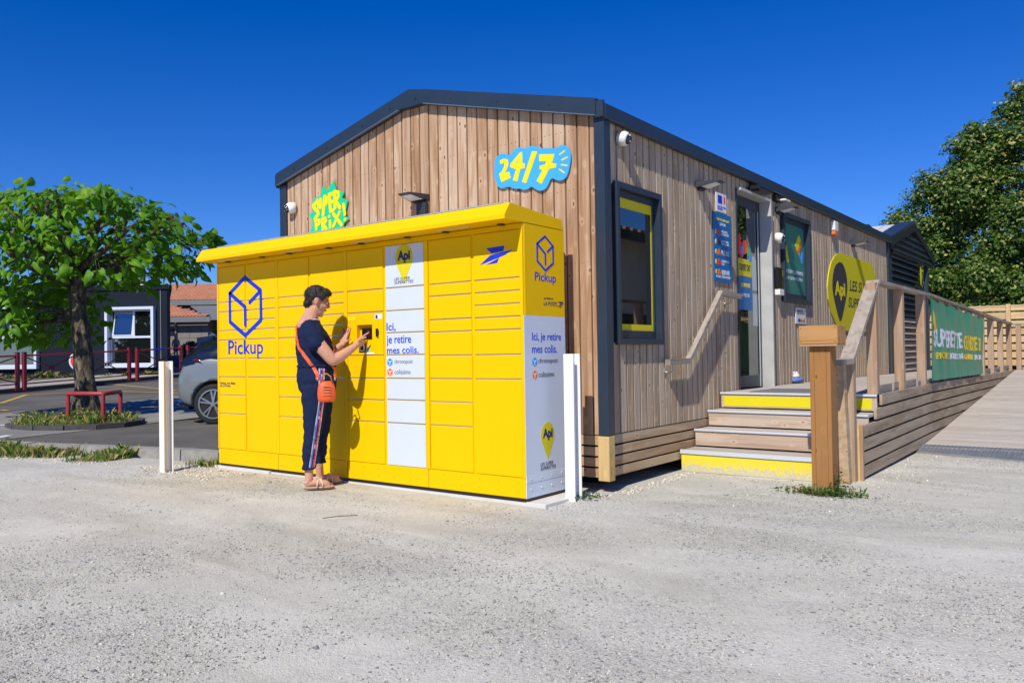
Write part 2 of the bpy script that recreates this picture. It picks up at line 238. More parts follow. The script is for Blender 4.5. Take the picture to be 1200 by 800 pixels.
# ---------------------------------------------------------------- mesh helpers
class MB:
    def __init__(s): s.v = []; s.f = []
    def add(s, vs, fs): n = len(s.v); s.v += [tuple(v) for v in vs]; s.f += [tuple(i+n for i in f) for f in fs]; return s
    def box(s, x0, x1, y0, y1, z0, z1, c=0.0):
        if not c: return s.hexa([(x0,y0,z0),(x1,y0,z0),(x1,y1,z0),(x0,y1,z0),(x0,y0,z1),(x1,y0,z1),(x1,y1,z1),(x0,y1,z1)])
        xs, ys, zs = (x0, x1), (y0, y1), (z0, z1); V = []; idx = {}
        for i in (0,1):
            for j in (0,1):
                for k in (0,1):
                    X, Y, Z = xs[i], ys[j], zs[k]; a, b_, d = (c if i == 0 else -c), (c if j == 0 else -c), (c if k == 0 else -c)
                    idx[i,j,k] = len(V); V += [(X, Y+b_, Z+d), (X+a, Y, Z+d), (X+a, Y+b_, Z)]
        F = []
        def q(a, b_, c_, d): F.append((a, b_, c_, d))
        for i in (0,1):
            a = [idx[i,0,0], idx[i,1,0], idx[i,1,1], idx[i,0,1]]; q(*(a if i else a[::-1]))
            a = [idx[0,i,0]+1, idx[0,i,1]+1, idx[1,i,1]+1, idx[1,i,0]+1]; q(*(a if i else a[::-1]))
            a = [idx[0,0,i]+2, idx[1,0,i]+2, idx[1,1,i]+2, idx[0,1,i]+2]; q(*(a if i else a[::-1]))
        for i in (0,1):
            for j in (0,1):
                a = [idx[i,j,0], idx[i,j,1], idx[i,j,1]+1, idx[i,j,0]+1]; q(*(a if i == j else a[::-1]))
                a = [idx[i,0,j], idx[i,1,j], idx[i,1,j]+2, idx[i,0,j]+2]; q(*(a if i != j else a[::-1]))
                a = [idx[0,i,j]+1, idx[1,i,j]+1, idx[1,i,j]+2, idx[0,i,j]+2]; q(*(a if i == j else a[::-1]))
        for (i,j,k), n in idx.items(): F.append((n, n+1, n+2) if (i+j+k) % 2 else (n, n+2, n+1))
        return s.add(V, F)
    def hexa(s, p): return s.add(p, [(0,3,2,1),(4,5,6,7),(0,1,5,4),(1,2,6,5),(2,3,7,6),(3,0,4,7)])
    def cyl(s, a, b, r, r2=None, n=12, cap=True):
        a, b = Vector(a), Vector(b); d = (b-a); r2 = r if r2 is None else r2; q = d.to_track_quat('Z', 'Y')
        V = [a + q@Vector((r*math.cos(t), r*math.sin(t), 0)) for t in [2*math.pi*i/n for i in range(n)]] + [b + q@Vector((r2*math.cos(t), r2*math.sin(t), 0)) for t in [2*math.pi*i/n for i in range(n)]]
        F = [(i, (i+1) % n, n+(i+1) % n, n+i) for i in range(n)]
        if cap: F += [tuple(range(n))[::-1], tuple(range(n, 2*n))]
        return s.add(V, F)
    def tube(s, pts, r, n=10, rs=None):
        pts = [Vector(p) for p in pts]; V = []; F = []; up = None; base = 0
        for i, p in enumerate(pts):
            d = (pts[min(i+1, len(pts)-1)] - pts[max(i-1, 0)]).normalized()
            if up is None: up = d.orthogonal().normalized()
            up = (up - d*up.dot(d)).normalized(); sd = d.cross(up); rr = rs[i] if rs else r
            V += [p + (up*math.cos(t)+sd*math.sin(t))*rr for t in [2*math.pi*k/n for k in range(n)]]
        for i in range(len(pts)-1): F += [(i*n+k, i*n+(k+1) % n, (i+1)*n+(k+1) % n, (i+1)*n+k) for k in range(n)]
        F += [tuple(range(n))[::-1], tuple(range((len(pts)-1)*n, len(pts)*n))]
        return s.add(V, F)
    def ell(s, c, r, n=14, m=9, M=None):
        V = [(0,0,-1)]; F = []
        for i in range(1, m):
            ph = -math.pi/2+math.pi*i/m
            V += [(math.cos(ph)*math.cos(2*math.pi*k/n), math.cos(ph)*math.sin(2*math.pi*k/n), math.sin(ph)) for k in range(n)]
        V.append((0,0,1)); T = len(V)-1
        F += [(0, 1+(k+1) % n, 1+k) for k in range(n)]
        for i in range(m-2): F += [(1+i*n+k, 1+i*n+(k+1) % n, 1+(i+1)*n+(k+1) % n, 1+(i+1)*n+k) for k in range(n)]
        F += [(1+(m-2)*n+k, 1+(m-2)*n+(k+1) % n, T) for k in range(n)]
        W = []
        for v in V:
            p = Vector((v[0]*r[0], v[1]*r[1], v[2]*r[2])); p = M@p if M is not None else p; W.append(p+Vector(c))
        return s.add(W, F)
    def prism(s, poly, fn, a, b):
        """poly: 2D outline; fn(u,v,w)->3D; extruded from w=a to w=b"""
        n = len(poly); area = sum(poly[i][0]*poly[(i+1) % n][1]-poly[(i+1) % n][0]*poly[i][1] for i in range(n))
        if area < 0: poly = poly[::-1]
        tri = tessellate_polygon([[Vector((p[0], p[1], 0)) for p in poly]])
        V = [fn(p[0], p[1], a) for p in poly]+[fn(p[0], p[1], b) for p in poly]
        F = []
        for t in tri:
            t = list(t); p = [poly[i] for i in t]; ar = (p[1][0]-p[0][0])*(p[2][1]-p[0][1])-(p[2][0]-p[0][0])*(p[1][1]-p[0][1])
            if ar < 0: t = t[::-1]
            F += [tuple(t[::-1]), tuple(i+n for i in t)]
        F += [(i, (i+1) % n, n+(i+1) % n, n+i) for i in range(n)]
        return s.add(V, F)
    def stroke(s, pts, wd, fn, a, b, n=8):
        for i in range(len(pts)-1):
            (x0, y0), (x1, y1) = pts[i], pts[i+1]; d = math.hypot(x1-x0, y1-y0) or 1e-6; nx, ny = -(y1-y0)/d*wd/2, (x1-x0)/d*wd/2
            e = b + 0.00015*((i*7) % 5)
            s.prism([(x0+nx, y0+ny), (x0-nx, y0-ny), (x1-nx, y1-ny), (x1+nx, y1+ny)], fn, a, e)
        for i, (x, y) in enumerate(pts): s.prism([(x+wd/2*math.cos(2*math.pi*k/n), y+wd/2*math.sin(2*math.pi*k/n)) for k in range(n)], fn, a, b+0.0009+0.00015*((i*3) % 5))
        return s
    def mesh(s, name, smooth=False):
        me = bpy.data.meshes.new(name); me.from_pydata(s.v, [], s.f)
        if smooth: me.polygons.foreach_set('use_smooth', [True]*len(me.polygons))
        me.update(); return me
def fixn(me):
    import bmesh
    bm = bmesh.new(); bm.from_mesh(me); bmesh.ops.recalc_face_normals(bm, faces=bm.faces); bm.to_mesh(me); bm.free()
def obj(name, mb, mat, parent=None, loc=None, smooth=False, fix=True):
    me = mb.mesh(name, smooth) if isinstance(mb, MB) else mb
    if fix and isinstance(mb, MB): fixn(me)
    if mat and not me.materials: me.materials.append(MATS[mat])
    o = bpy.data.objects.new(name, me); C.objects.link(o)
    if loc is not None: o.location = loc
    if parent: o.parent = parent
    return o
def tag(o, label, cat, group=None, kind=None):
    o['label'] = label
    if cat: o['category'] = cat
    if group: o['group'] = group
    if kind: o['kind'] = kind
    return o
def thing(name, label, cat, loc=(0,0,0), rz=0, group=None):
    o = bpy.data.objects.new(name, None); C.objects.link(o); o.location = loc; o.rotation_euler = (0,0,rz); o.empty_display_size = 0.2
    return tag(o, label, cat, group)
def struct(name, mb, mat, label=None, smooth=False):
    o = obj(name, mb, mat, smooth=smooth); o['kind'] = 'structure'
    if label: o['label'] = label
    return o
_bc = {}
def board(name, mat, parent, x0, x1, y0, y1, z0, z1, c=0.002):
    k = (round(x1-x0, 4), round(y1-y0, 4), round(z1-z0, 4), mat, c)
    if k not in _bc:
        me = MB().box(0, k[0], 0, k[1], 0, k[2], c).mesh(name); fixn(me); me.materials.append(MATS[mat]); _bc[k] = me
    o = bpy.data.objects.new(name, _bc[k]); C.objects.link(o); o.location = (x0, y0, z0); o.parent = parent; return o
def copy_tree(o, parent=None):
    c = o.copy(); C.objects.link(c); c.parent = parent
    for ch in [x for x in bpy.data.objects if x.parent == o]: copy_tree(ch, c)
    return c
# writing on a plane: fn(u, v, w) -> 3D
def YP(y): return lambda u, v, w: (u, y-w, v)           # faces -Y, u = X, v = Z
def XP(x): return lambda u, v, w: (x+w, u, v)           # faces +X, u = Y, v = Z
def text(name, s, fn, u0, u1, v0, v1, mat, parent=None, bold=0.0, th=0.0012, base=0.0, shear=0.0, dense=0):
    cu = bpy.data.curves.new('t', 'FONT'); cu.body = s; cu.size = 1; cu.offset = bold; cu.extrude = 0.5; cu.resolution_u = 3; cu.shear = shear; cu.space_line = 0.85; cu.align_x = 'LEFT'
    o = bpy.data.objects.new('t', cu); C.objects.link(o); dg = bpy.context.evaluated_depsgraph_get(); dg.update()
    me = bpy.data.meshes.new_from_object(o.evaluated_get(dg)); bpy.data.objects.remove(o); bpy.data.curves.remove(cu)
    if dense:
        import bmesh
        bm = bmesh.new(); bm.from_mesh(me)
        for _ in range(5):
            L_e = [e for e in bm.edges if e.calc_length() > dense]
            if not L_e: break
            bmesh.ops.subdivide_edges(bm, edges=L_e, cuts=1, use_grid_fill=False); bmesh.ops.triangulate(bm, faces=[f for f in bm.faces if len(f.verts) > 3])
        bm.to_mesh(me); bm.free()
    n = len(me.vertices); a = np.zeros(n*3); me.vertices.foreach_get('co', a); a = a.reshape(-1, 3)
    lo, hi = a.min(0), a.max(0); out = []
    for p in a:
        u = u0+(p[0]-lo[0])/(hi[0]-lo[0])*(u1-u0); v = v0+(p[1]-lo[1])/(hi[1]-lo[1])*(v1-v0); wv = base + (th if p[2] > 0 else -th*0.2)
        out.append(fn(u, v, wv))
    me.vertices.foreach_set('co', np.array(out, dtype=np.float64).ravel()); me.materials.clear(); me.materials.append(MATS[mat]); me.update(); fixn(me)
    o = bpy.data.objects.new(name, me); C.objects.link(o)
    if parent: o.parent = parent
    return o
def sheet(fn, u0, u1, v0, v1, a, b): return MB().prism([(u0, v0), (u1, v0), (u1, v1), (u0, v1)], fn, a, b)
def np_mesh(name, V, F, tone=None, mat=None, smooth=False):
    me = bpy.data.meshes.new(name); me.vertices.add(len(V)); me.vertices.foreach_set('co', V.astype(np.float32).ravel()); nf, k = F.shape
    me.loops.add(nf*k); me.loops.foreach_set('vertex_index', F.astype(np.int32).ravel()); me.polygons.add(nf); me.polygons.foreach_set('loop_start', np.arange(0, nf*k, k, dtype=np.int32)); me.polygons.foreach_set('loop_total', np.full(nf, k, dtype=np.int32))
    me.update(calc_edges=True)
    if tone is not None:
        at = me.attributes.new('tone', 'FLOAT', 'POINT'); at.data.foreach_set('value', tone.astype(np.float32))
    if smooth: me.polygons.foreach_set('use_smooth', np.ones(nf, dtype=bool))
    if mat: me.materials.append(MATS[mat])
    return me

# ---------------------------------------------------------------- ground
def hgt(X, Y):
    t = min(max((-X-9)/12.6, 0), 1.6); Yc = min(max(Y, -4), 20)
    return 0.03+t*(0.34+0.035*(Yc-4.1))
KERB_A, KERB_B = Vector((-8.6, -1.42)), Vector((-4.35, -0.46))           # line of the lot's edge kerb
def lot(X, Y):                                                              # >0 inside the gravel lot
    d = (KERB_B-KERB_A).normalized(); return -((Vector((X, Y))-KERB_A).cross(d))*-1
def wave(X, Y): return 0.018*(noise.noise((X*0.35, Y*0.35, 3.1)))+0.007*noise.noise((X*1.6, Y*1.6, 7.7))
g = MB(); xs = [-700, -300, -120, -60, -40, -30, -24, -20, -17, -14, -12] + [-11+0.25*i for i in range(65)] + [6, 8, 11, 16, 25, 50, 120, 300, 700]
ys = [-300, -100, -40, -20, -12, -9, -7.5] + [-6.6+0.25*i for i in range(45)] + [5.5, 7, 9, 12, 16, 20, 26, 40, 80, 200, 500, 1200]
for y in ys:
    for x in xs:
        near = 1 if (-11 < x < 5 and -7 < y < 4.5) else 0.4
        z = wave(x, y)*near - 0.012
        if x < -9: z = hgt(x, y)-0.05
        elif x < -4.2 and y > -0.75: z = min(z, 0.0)-0.02
        if x > -0.2 and y > 1.0: z = min(z, -0.004)
        g.v.append((x, y, z))
nx = len(xs)
for j in range(len(ys)-1):
    for i in range(nx-1): g.f.append((j*nx+i, j*nx+i+1, (j+1)*nx+i+1, (j+1)*nx+i))
struct('ground', g, 'gravel_ground', smooth=True)
def on_ground(x, y): return wave(x, y)*(1 if (-11 < x < 5 and -7 < y < 4.5) else 0.4)-0.012

def strip(pts_l, pts_r, off, nn=10):
    """sheet that follows the rising ground between two polylines of equal length"""
    mb = MB()
    for k, (a, b) in enumerate(zip(pts_l, pts_r)):
        for i in range(nn+1):
            x = a[0]+(b[0]-a[0])*i/nn; y = a[1]+(b[1]-a[1])*i/nn; mb.v.append((x, y, hgt(x, y)+off))
    for k in range(len(pts_l)-1):
        for i in range(nn): mb.f.append((k*(nn+1)+i, k*(nn+1)+i+1, (k+1)*(nn+1)+i+1, (k+1)*(nn+1)+i))
    return mb
def lerp_line(a, b, n): return [(a[0]+(b[0]-a[0])*i/n, a[1]+(b[1]-a[1])*i/n) for i in range(n+1)]
# parking bays beside the lot, then the old grey carriageway, then the dark far bays
kd = (KERB_B-KERB_A).normalized()
Ya = [(-7.62+0.9*0, 0)]
near_edge = [tuple(KERB_A-kd*1.6), tuple(KERB_A), (-6.4, -0.89), tuple(KERB_B), (-4.25, -0.2)]
park = MB()
pn = []
for i in range(13):
    t = i/12; a = (-9.6+5.3*t, -1.58+1.25*t if t < 0.97 else -0.2); b = (-10.9+6.6*t, 16+0*t) 
    for j in range(25):
        s = (j/24)**1.4; x = a[0]+(b[0]-a[0])*s; y = a[1]+(b[1]-a[1])*s; park.v.append((x, y, hgt(x, y)))
for i in range(12):
    for j in range(24): park.f.append((i*25+j, i*25+j+1, (i+1)*25+j+1, (i+1)*25+j))
struct('parking_area', park, 'asphalt')
def roadpt(s, off):       # s along the street, off across it (0 = white line)
    return (-11.45-0.24*s-0.971*off*1.0, -0.2+0.971*s-0.24*off*1.0)
S = [-60, -30, -14, -6, -3, 0, 3, 6, 9, 12, 16, 22, 40]
struct('road', strip([roadpt(s, 2.1) for s in S], [roadpt(s, -2.0) for s in S], 0.006, 12), 'asphalt_old')
struct('far_parking_area', strip([roadpt(s, 7.3) for s in S], [roadpt(s, 2.1) for s in S], 0.002, 12), 'asphalt')
struct('white_line', strip([roadpt(s, 0.07) for s in S], [roadpt(s, -0.07) for s in S], 0.012, 1), 'road_white')
struct('white_edge_line', strip([(-9.2, -1.05), (-9.45, -0.85), (-9.6, -.65)], [(-9.35, -1.12), (-9.6, -0.92), (-9.75, -.70)], 0.014, 1), 'road_white')
struct('gutter_strip', strip([roadpt(s, 2.22) for s in S], [roadpt(s, 2.08) for s in S], 0.010, 1), 'kerb_concrete')
for a, b in (((-16.73, 1.87), (-18.9, 3.3)), ((-18.75, 3.18), (-18.5, 5.6)), ((-20.3, 6.3), (-16.9, 6.18)), ((-17.9, 5.1), (-16.0, 5.75)), ((-14.6, 1.2), (-14.9, 1.2))):
    d = (Vector(b)-Vector(a)).normalized().orthogonal()*0.06; pts = lerp_line(a, b, 6)
    struct('yellow_line', strip([(p[0]+d.x, p[1]+d.y) for p in pts], [(p[0]-d.x, p[1]-d.y) for p in pts], 0.010, 1), 'road_yellow')
# far kerb and pavement
kb = bpy.data.objects.new('far_kerb', None); C.objects.link(kb); kb['kind'] = 'structure'
for k in range(-8, 14):
    mb = MB(); p = []
    for s in (k*1.0+0.01, k*1.0+0.99):
        for o_ in (7.3, 7.45):
            x, y = roadpt(s, o_); p.append((x, y))
    (a, b, c, d) = p; z = lambda q, o: (q[0], q[1], hgt(*q)+o)
    mb.hexa([z(a,-.1), z(b,-.1), z(d,-.1), z(c,-.1), z(a,.12), z(b,.125), z(d,.125), z(c,.12)]); obj('kerb_stone', mb, 'kerb_dark', kb)
struct('pavement', strip([roadpt(s, 9.6) for s in S], [roadpt(s, 7.45) for s in S], 0.115, 6), 'pavement_pale')
struct('far_yard', strip([roadpt(s, 34) for s in S], [roadpt(s, 9.6) for s in S], 0.06, 14), 'asphalt')
# near kerb stones along the lot
kn = bpy.data.objects.new('lot_kerb', None); C.objects.link(kn); kn['kind'] = 'structure'
L_ = (KERB_B-KERB_A).length; n_ = 5; nrm = Vector((-kd.y, kd.x))
for k in range(-1, n_):
    s0 = L_*k/n_+0.008; s1 = L_*(k+1)/n_-0.008; a = KERB_A+kd*s0; b = KERB_A+kd*s1; mb = MB()
    j = [R.uniform(-0.008, 0.008) for _ in range(4)]; h0 = 0.10+j[0]; h1 = 0.10+j[1]
    if k == -1: h0 = 0.05
    A2, B2 = a+nrm*0.13, b+nrm*0.13
    mb.hexa([(a.x, a.y, -.1), (b.x, b.y, -.1), (B2.x, B2.y, -.1), (A2.x, A2.y, -.1), (a.x+0.0, a.y+.012, h0-.01), (b.x, b.y+.012, h1-.01), (B2.x, B2.y, h1), (A2.x, A2.y, h0)])
    obj('kerb_stone', mb, 'kerb_concrete', kn)
# tree island with its curved dark kerb
isl = bpy.data.objects.new('island_kerb', None); C.objects.link(isl); isl['kind'] = 'structure'
ic = Vector((-10.62, 0.72)); 
def islp(t, r=1.0): 
    return Vector((ic.x + (1.12*math.cos(t)*kd.x - 0.98*math.sin(t)*kd.y)*r, ic.y + (1.12*math.cos(t)*kd.y + 0.98*math.sin(t)*kd.x)*r))
for k in range(14):
    t0, t1 = 2*math.pi*k/14+0.01, 2*math.pi*(k+1)/14-0.01; mb = MB(); q = [islp(t0), islp(t1), islp(t1, 0.91), islp(t0, 0.91)]
    mb.hexa([(p.x, p.y, 0.0) for p in q]+[(p.x, p.y, 0.125) for p in q]); obj('kerb_stone', mb, 'kerb_dark', isl)
mb = MB(); mb.v = [(p.x, p.y, 0.105) for p in [islp(2*math.pi*k/28, 0.92) for k in range(28)]] + [(ic.x, ic.y, 0.14)]; mb.f = [(k, (k+1) % 28, 28) for k in range(28)]
plain('soil', (0.10, 0.075, 0.05), 0.95, var=0.4, scale=10); struct('island_soil', mb, 'soil')

# loose stones
def stones(name, n, fn, smin, smax, mat, pw=2.5, seed=1):
    rs = np.random.RandomState(seed); P = fn(rs, n); n = len(P)
    base = np.array([(1,0,0),(0,1,0),(-1,0,0),(0,-1,0),(0,0,1),(0,0,-1)], float); F0 = np.array([(0,1,4),(1,2,4),(2,3,4),(3,0,4),(1,0,5),(2,1,5),(3,2,5),(0,3,5)])
    s = smin+(smax-smin)*rs.rand(n)**pw; sc3 = np.stack([s*(0.8+0.5*rs.rand(n)), s*(0.6+0.4*rs.rand(n)), s*(0.4+0.35*rs.rand(n))], 1)
    V = base[None]*(1+0.25*(rs.rand(n, 6, 1)-0.5))+0.18*(rs.rand(n, 6, 3)-0.5); V = V*sc3[:, None]
    a = rs.rand(n)*6.28; t = (rs.rand(n)-0.5)*1.0; ca, sa, ct, st = np.cos(a), np.sin(a), np.cos(t), np.sin(t)
    x, y, z = V[..., 0], V[..., 1], V[..., 2]; y, z = y*ct[:, None]-z*st[:, None], y*st[:, None]+z*ct[:, None]; x, y = x*ca[:, None]-y*sa[:, None], x*sa[:, None]+y*ca[:, None]
    V = np.stack([x+P[:, 0:1], y+P[:, 1:2], z+P[:, 2:3]+(s*0.15)[:, None]], 2).reshape(-1, 3)
    F = (F0[None]+(np.arange(n)*6)[:, None, None]).reshape(-1, 3); tone = np.repeat(rs.rand(n), 6)
    o = bpy.data.objects.new(name, np_mesh(name, V, F, tone, mat)); C.objects.link(o); o['kind'] = 'stuff'; return o
def inlot(x, y):
    if -4.3 < x < -0.08 and y > -0.9: return False
    if x > -4.2 and x < 0.06 and y > -0.12: return False
    if 0.0 < x < 1.6 and y > 1.36: return False
    if x >= 1.5 and y > 3.8: return False
    if x <= -4.2 and lotd(x, y) > -0.02: return False
    return y < 5
def lotd(x, y): return (Vector((x, y))-KERB_A).dot(nrm)
def scatter(rs, n):
    out = []; tries = 0
    while len(out) < n and tries < n*9:
        tries += 1; D = 1.9+9.5*rs.rand()**1.25; a = (rs.rand()-0.5)*1.42*D
        x = 3.39+0.7987*a-0.6015*D; y = -5.75+0.6017*a+0.7987*D
        if not inlot(x, y): continue
        dn = 0.34+1.1*noise.noise((x*0.7, y*1.1, 1.7))+0.6*noise.noise((x*2.6, y*2.6, 5.7))
        if rs.rand() > max(0.035, dn): continue
        out.append((x, y, on_ground(x, y)))
    return np.array(out)
tag(stones('gravel', 80000, scatter, 0.0020, 0.0085, 'stone', 2.4, 3), 'small loose grey and beige gravel chips scattered over the lot', 'gravel', kind='stuff')
tag(stones('gravel', 170, scatter, 0.010, 0.019, 'stone', 1.6, 9), 'few larger single stones lying loose across the lot', 'stones', kind='stuff')
def near_kerb(rs, n):
    out = []
    for _ in range(n):
        q = rs.rand()
        if q < 0.35: x = -4.25+0.9*(rs.rand()-0.5)*1.6; y = -1.15+0.5*(rs.rand()-0.5)
        elif q < 0.6: x = -0.15+0.5*(rs.rand()-0.5); y = -0.3+0.5*rs.rand()
        elif q < 0.75: x = 0.08+0.12*rs.rand(); y = 0.0+1.4*rs.rand()
        elif q < 0.85: x = 1.66+0.2*rs.randn(); y = 2.4+1.0*rs.randn()
        else: x = -9.5+5.3*rs.rand(); y = -1.6+0.226*(x+8.6)-0.25-0.25*rs.rand()
        if inlot(x, y): out.append((x, y, on_ground(x, y)))
    return np.array(out)
tag(stones('gravel', 1500, near_kerb, 0.006, 0.022, 'stone_pale', 2.0, 5), 'coarser pale stones gathered along kerb, locker slab and cabin foot', 'gravel', kind='stuff')

# ---------------------------------------------------------------- the timber cabin shop
B = thing('wooden_shop_building', 'single storey shop cabin clad in vertical timber boards with dark blue grey metal trims', 'building', (0,0,0))
XL, XR, APX = -4.12, -0.02, -2.075
def gz(x): return 3.07 + 0.25*(min(x-XL, XR-x)) if not (-2.23 < x < -1.92) else 3.543
# core walls behind the boards
mb = MB(); mb.prism([(-4.13, 0.42), (-0.022, 0.42), (-0.022, 3.08), (-1.92, 3.545), (-2.23, 3.545), (-4.13, 3.08)], lambda u, v, w: (u, w, v), 0.013, 0.12)
obj('wall', mb, 'backing', B)
mb = MB()
OPEN = [(0.20, 1.01, 1.205, 2.56), (2.90, 3.91, 0.66, 2.94), (4.40, 5.47, 1.74, 2.855)]
segs = [(0.020, 0.20), (1.01, 2.90), (3.91, 4.40), (5.47, 10.1)]
for a, b in segs: mb.box(-0.12, -0.010, a, b, 0.42, 3.06)
for a, b, z0, z1 in OPEN:
    if z0 > 0.7: mb.box(-0.12, -0.010, a, b, 0.42, z0)
    mb.box(-0.12, -0.010, a, b, z1, 3.06)
obj('wall', mb, 'backing_side', B)
obj('wall', MB().box(-4.13, -4.05, 0.12, 10.1, 0.42, 3.08).box(-4.05, -0.12, 10.02, 10.1, 0.42, 3.08), 'wood_side', B)
obj('floor', MB().box(-4.05, -0.15, 0.15, 10, 0.45, 0.62), 'dark_inside', B)
# gable boards
x = -4.06
while x < -0.06:
    x1 = min(x+0.105, -0.045); board('board', 'wood_gable', B, x, x1, R.choice((0.0, 0.001, 0.0015)), 0.022, 0.455, max(gz(x), gz(x1))+0.03, 0.003); x += 0.12
# side boards, cut round the openings
y = 0.03; openf = [(0.20, 1.01, 1.205, 2.56), (2.90, 3.90, 0.60, 2.92), (4.40, 5.47, 1.735, 2.86)]
while y < 10.1:
    y1 = min(y+0.101, 10.12); cy = (y+y1)/2; hit = None
    for o_ in openf:
        if o_[0] < cy < o_[1]: hit = o_
    if hit:
        if hit[2] > 0.7: board('board', 'wood_side', B, -0.022, 0.0, y, y1, 0.455, hit[2]+0.01, 0.003)
        board('board', 'wood_side', B, -0.022, 0.0, y, y1, hit[3]-0.01, 3.06, 0.003)
    else: board('board', 'wood_side', B, -0.022, 0.0, y, y1, 0.455, 3.06, 0.003)
    y += 0.1205
sm = MB(); x = -4.06
while x < -0.10:
    for z in (.62, 1.25, 1.88, 2.5, 3.0):
        if z < gz(x)-.1: sm.cyl((x+.03, -.0005, z), (x+.03, .002, z), .0038, n=5); sm.cyl((x+.075, -.0005, z+.004), (x+.075, .002, z+.004), .0038, n=5)
    x += .12
y = 0.03
while y < 10.0:
    for z in (.62, 1.25, 1.88, 2.5, 2.98):
        if not any(o_[0]-.05 < y+.05 < o_[1]+.05 and o_[2] < z < o_[3] for o_ in openf): sm.cyl((-.002, y+.03, z), (.0005, y+.03, z), .0038, n=5); sm.cyl((-.002, y+.072, z+.003), (.0005, y+.072, z+.003), .0038, n=5)
    y += .1205
o = obj('screw_heads', sm, 'grey_metal_dark', B, fix=False); o['kind'] = 'stuff'
# skirting boards and the corner post under the metal trim
for k in range(4):
    z0 = 0.105+0.0885*k; z1 = z0+0.073 if k < 3 else 0.448
    board('skirting_board', 'wood_skirt_x', B, -4.1, -0.052, 0.004, 0.026, z0, z1)
    board('skirting_board', 'wood_skirt_y', B, -0.026, -0.004, 0.062, 3.6, z0, z1)
obj('corner_post', MB().box(-0.05, 0.055, -0.035, 0.06, 0.085, 0.449, 0.004), 'wood_corner', B)
obj('footing', MB().box(-3.9, -0.3, 0.4, 0.6, -0.1, 0.42).box(-0.5, -0.35, 0.6, 9.5, -0.1, 0.42), 'dark_inside', B)
# metal corner trims
obj('corner_trim', MB().box(-0.045, 0.052, -0.032, 0.0, 0.452, 3.06, 0.004).box(0.0005, 0.052, 0.0, 0.075, 0.452, 3.03, 0.003), 'grey_metal', B)
obj('corner_trim', MB().box(-4.16, -4.06, -0.032, 0.0, 0.452, 3.06, 0.004).box(-4.16, -4.13, 0.0, 0.1, 0.452, 3.06), 'grey_metal', B)
obj('corner_trim', MB().box(0.0005, 0.035, 10.06, 10.16, 0.56, 3.03, 0.003), 'grey_metal', B)
# gable fascia in two runs, sheet overlaps at the ridge
def fas(poly): return MB().prism(poly, lambda u, v, w: (u, w, v), -0.072, 0.0)
TZ = 0.135
obj('fascia', fas([(-4.17, 3.06), (-2.23, 3.543), (-1.925, 3.543), (-1.925, 3.543+TZ), (-2.10, 3.715), (-4.17, 3.06+TZ)]), 'grey_metal', B)
obj('fascia', MB().prism([(-1.922, 3.542), (-0.0, 3.068), (0.005, 3.068+TZ), (-1.922, 3.542+TZ+0.003)], lambda u, v, w: (u, w, v), -0.076, 0.0), 'grey_metal', B)
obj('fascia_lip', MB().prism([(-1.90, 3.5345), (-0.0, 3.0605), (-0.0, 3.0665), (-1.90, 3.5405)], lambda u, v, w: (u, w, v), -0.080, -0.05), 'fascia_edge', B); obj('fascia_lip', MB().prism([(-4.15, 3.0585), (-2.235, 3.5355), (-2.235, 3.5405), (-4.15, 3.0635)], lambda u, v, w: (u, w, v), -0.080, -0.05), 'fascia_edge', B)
mb = MB()
for x in (-3.85, -3.3, -2.75, -2.35, -2.0, -1.55, -1.0, -0.45): mb.cyl((x, -0.078, gz(x)+0.06), (x, -0.070, gz(x)+0.06), 0.007, n=8)
obj('screw', mb, 'black_plastic', B)
# roof sheets, side eave trims
for sgn, nm in ((1, 'roof'), (-1, 'roof')):
    if sgn == 1: P4 = [(-2.075, 3.66), (0.055, 3.14)]
    else: P4 = [(-2.075, 3.66), (-4.20, 3.14)]
    mb = MB(); (xa, za), (xb, zb) = P4; n = 24
    for k in range(n):     # ribbed sheets
        ya, yb = -0.05+10.15*k/n, -0.05+10.15*(k+1)/n
        mb.hexa([(xa, ya, za-.04), (xb, ya, zb-.04), (xb, yb, zb-.04), (xa, yb, za-.04), (xa, ya+.02, za), (xb, ya+.02, zb), (xb, yb-.02, zb), (xa, yb-.02, za)])
    obj(nm, mb, 'grey_metal_dark', B)
obj('eave_trim', MB().box(0.012, 0.068, -0.03, 10.2, 3.042, 3.165, 0.006), 'grey_metal', B)
obj('eave_trim', MB().box(-4.25, -4.17, -0.02, 10.2, 3.05, 3.17, 0.006), 'grey_metal', B)
obj('eave_end_cap', MB().box(-0.03, 0.066, -0.066, -0.031, 3.045, 3.185, 0.004), 'grey_metal', B)
obj('eave_end_cap', MB().box(-4.22, -4.18, -0.05, 0.02, 3.06, 3.19, 0.004), 'grey_metal', B)
# windows on the long side
def window(y0, y1, z0, z1, fw, dep, name='window'):
    f = MB()
    for (a, b, c, d) in ((y0, y0+fw, z0, z1), (y1-fw, y1, z0, z1), (y0+fw, y1-fw, z0, z0+fw), (y0+fw, y1-fw, z1-fw, z1)): f.box(-0.11, 0.042, a, b, c, d, 0.003)
    fr = obj(name, f, 'grey_metal', B)
    r = MB(); i = fw*0.98
    for (a, b, c, d) in ((y0+i, y0+i+0.024, z0+i, z1-i), (y1-i-0.024, y1-i, z0+i, z1-i), (y0+i+.024, y1-i-.024, z0+i, z0+i+0.075), (y0+i+.024, y1-i-.024, z1-i-0.06, z1-i)): r.box(-0.06, -0.018, a, b, c, d, 0.003)
    obj('window_frame', r, 'grey_metal', fr)
    return fr, (y0+i+0.024, y1-i-0.024, z0+i+0.075, z1-i-0.06)
w1, (a, b, c, d) = window(0.19, 1.02, 1.195, 2.57, 0.05, 0.1)
obj('pane', sheet(XP(-0.035), a, b, c, d, -0.006, 0.0), 'window_glass', w1)
mb = MB()
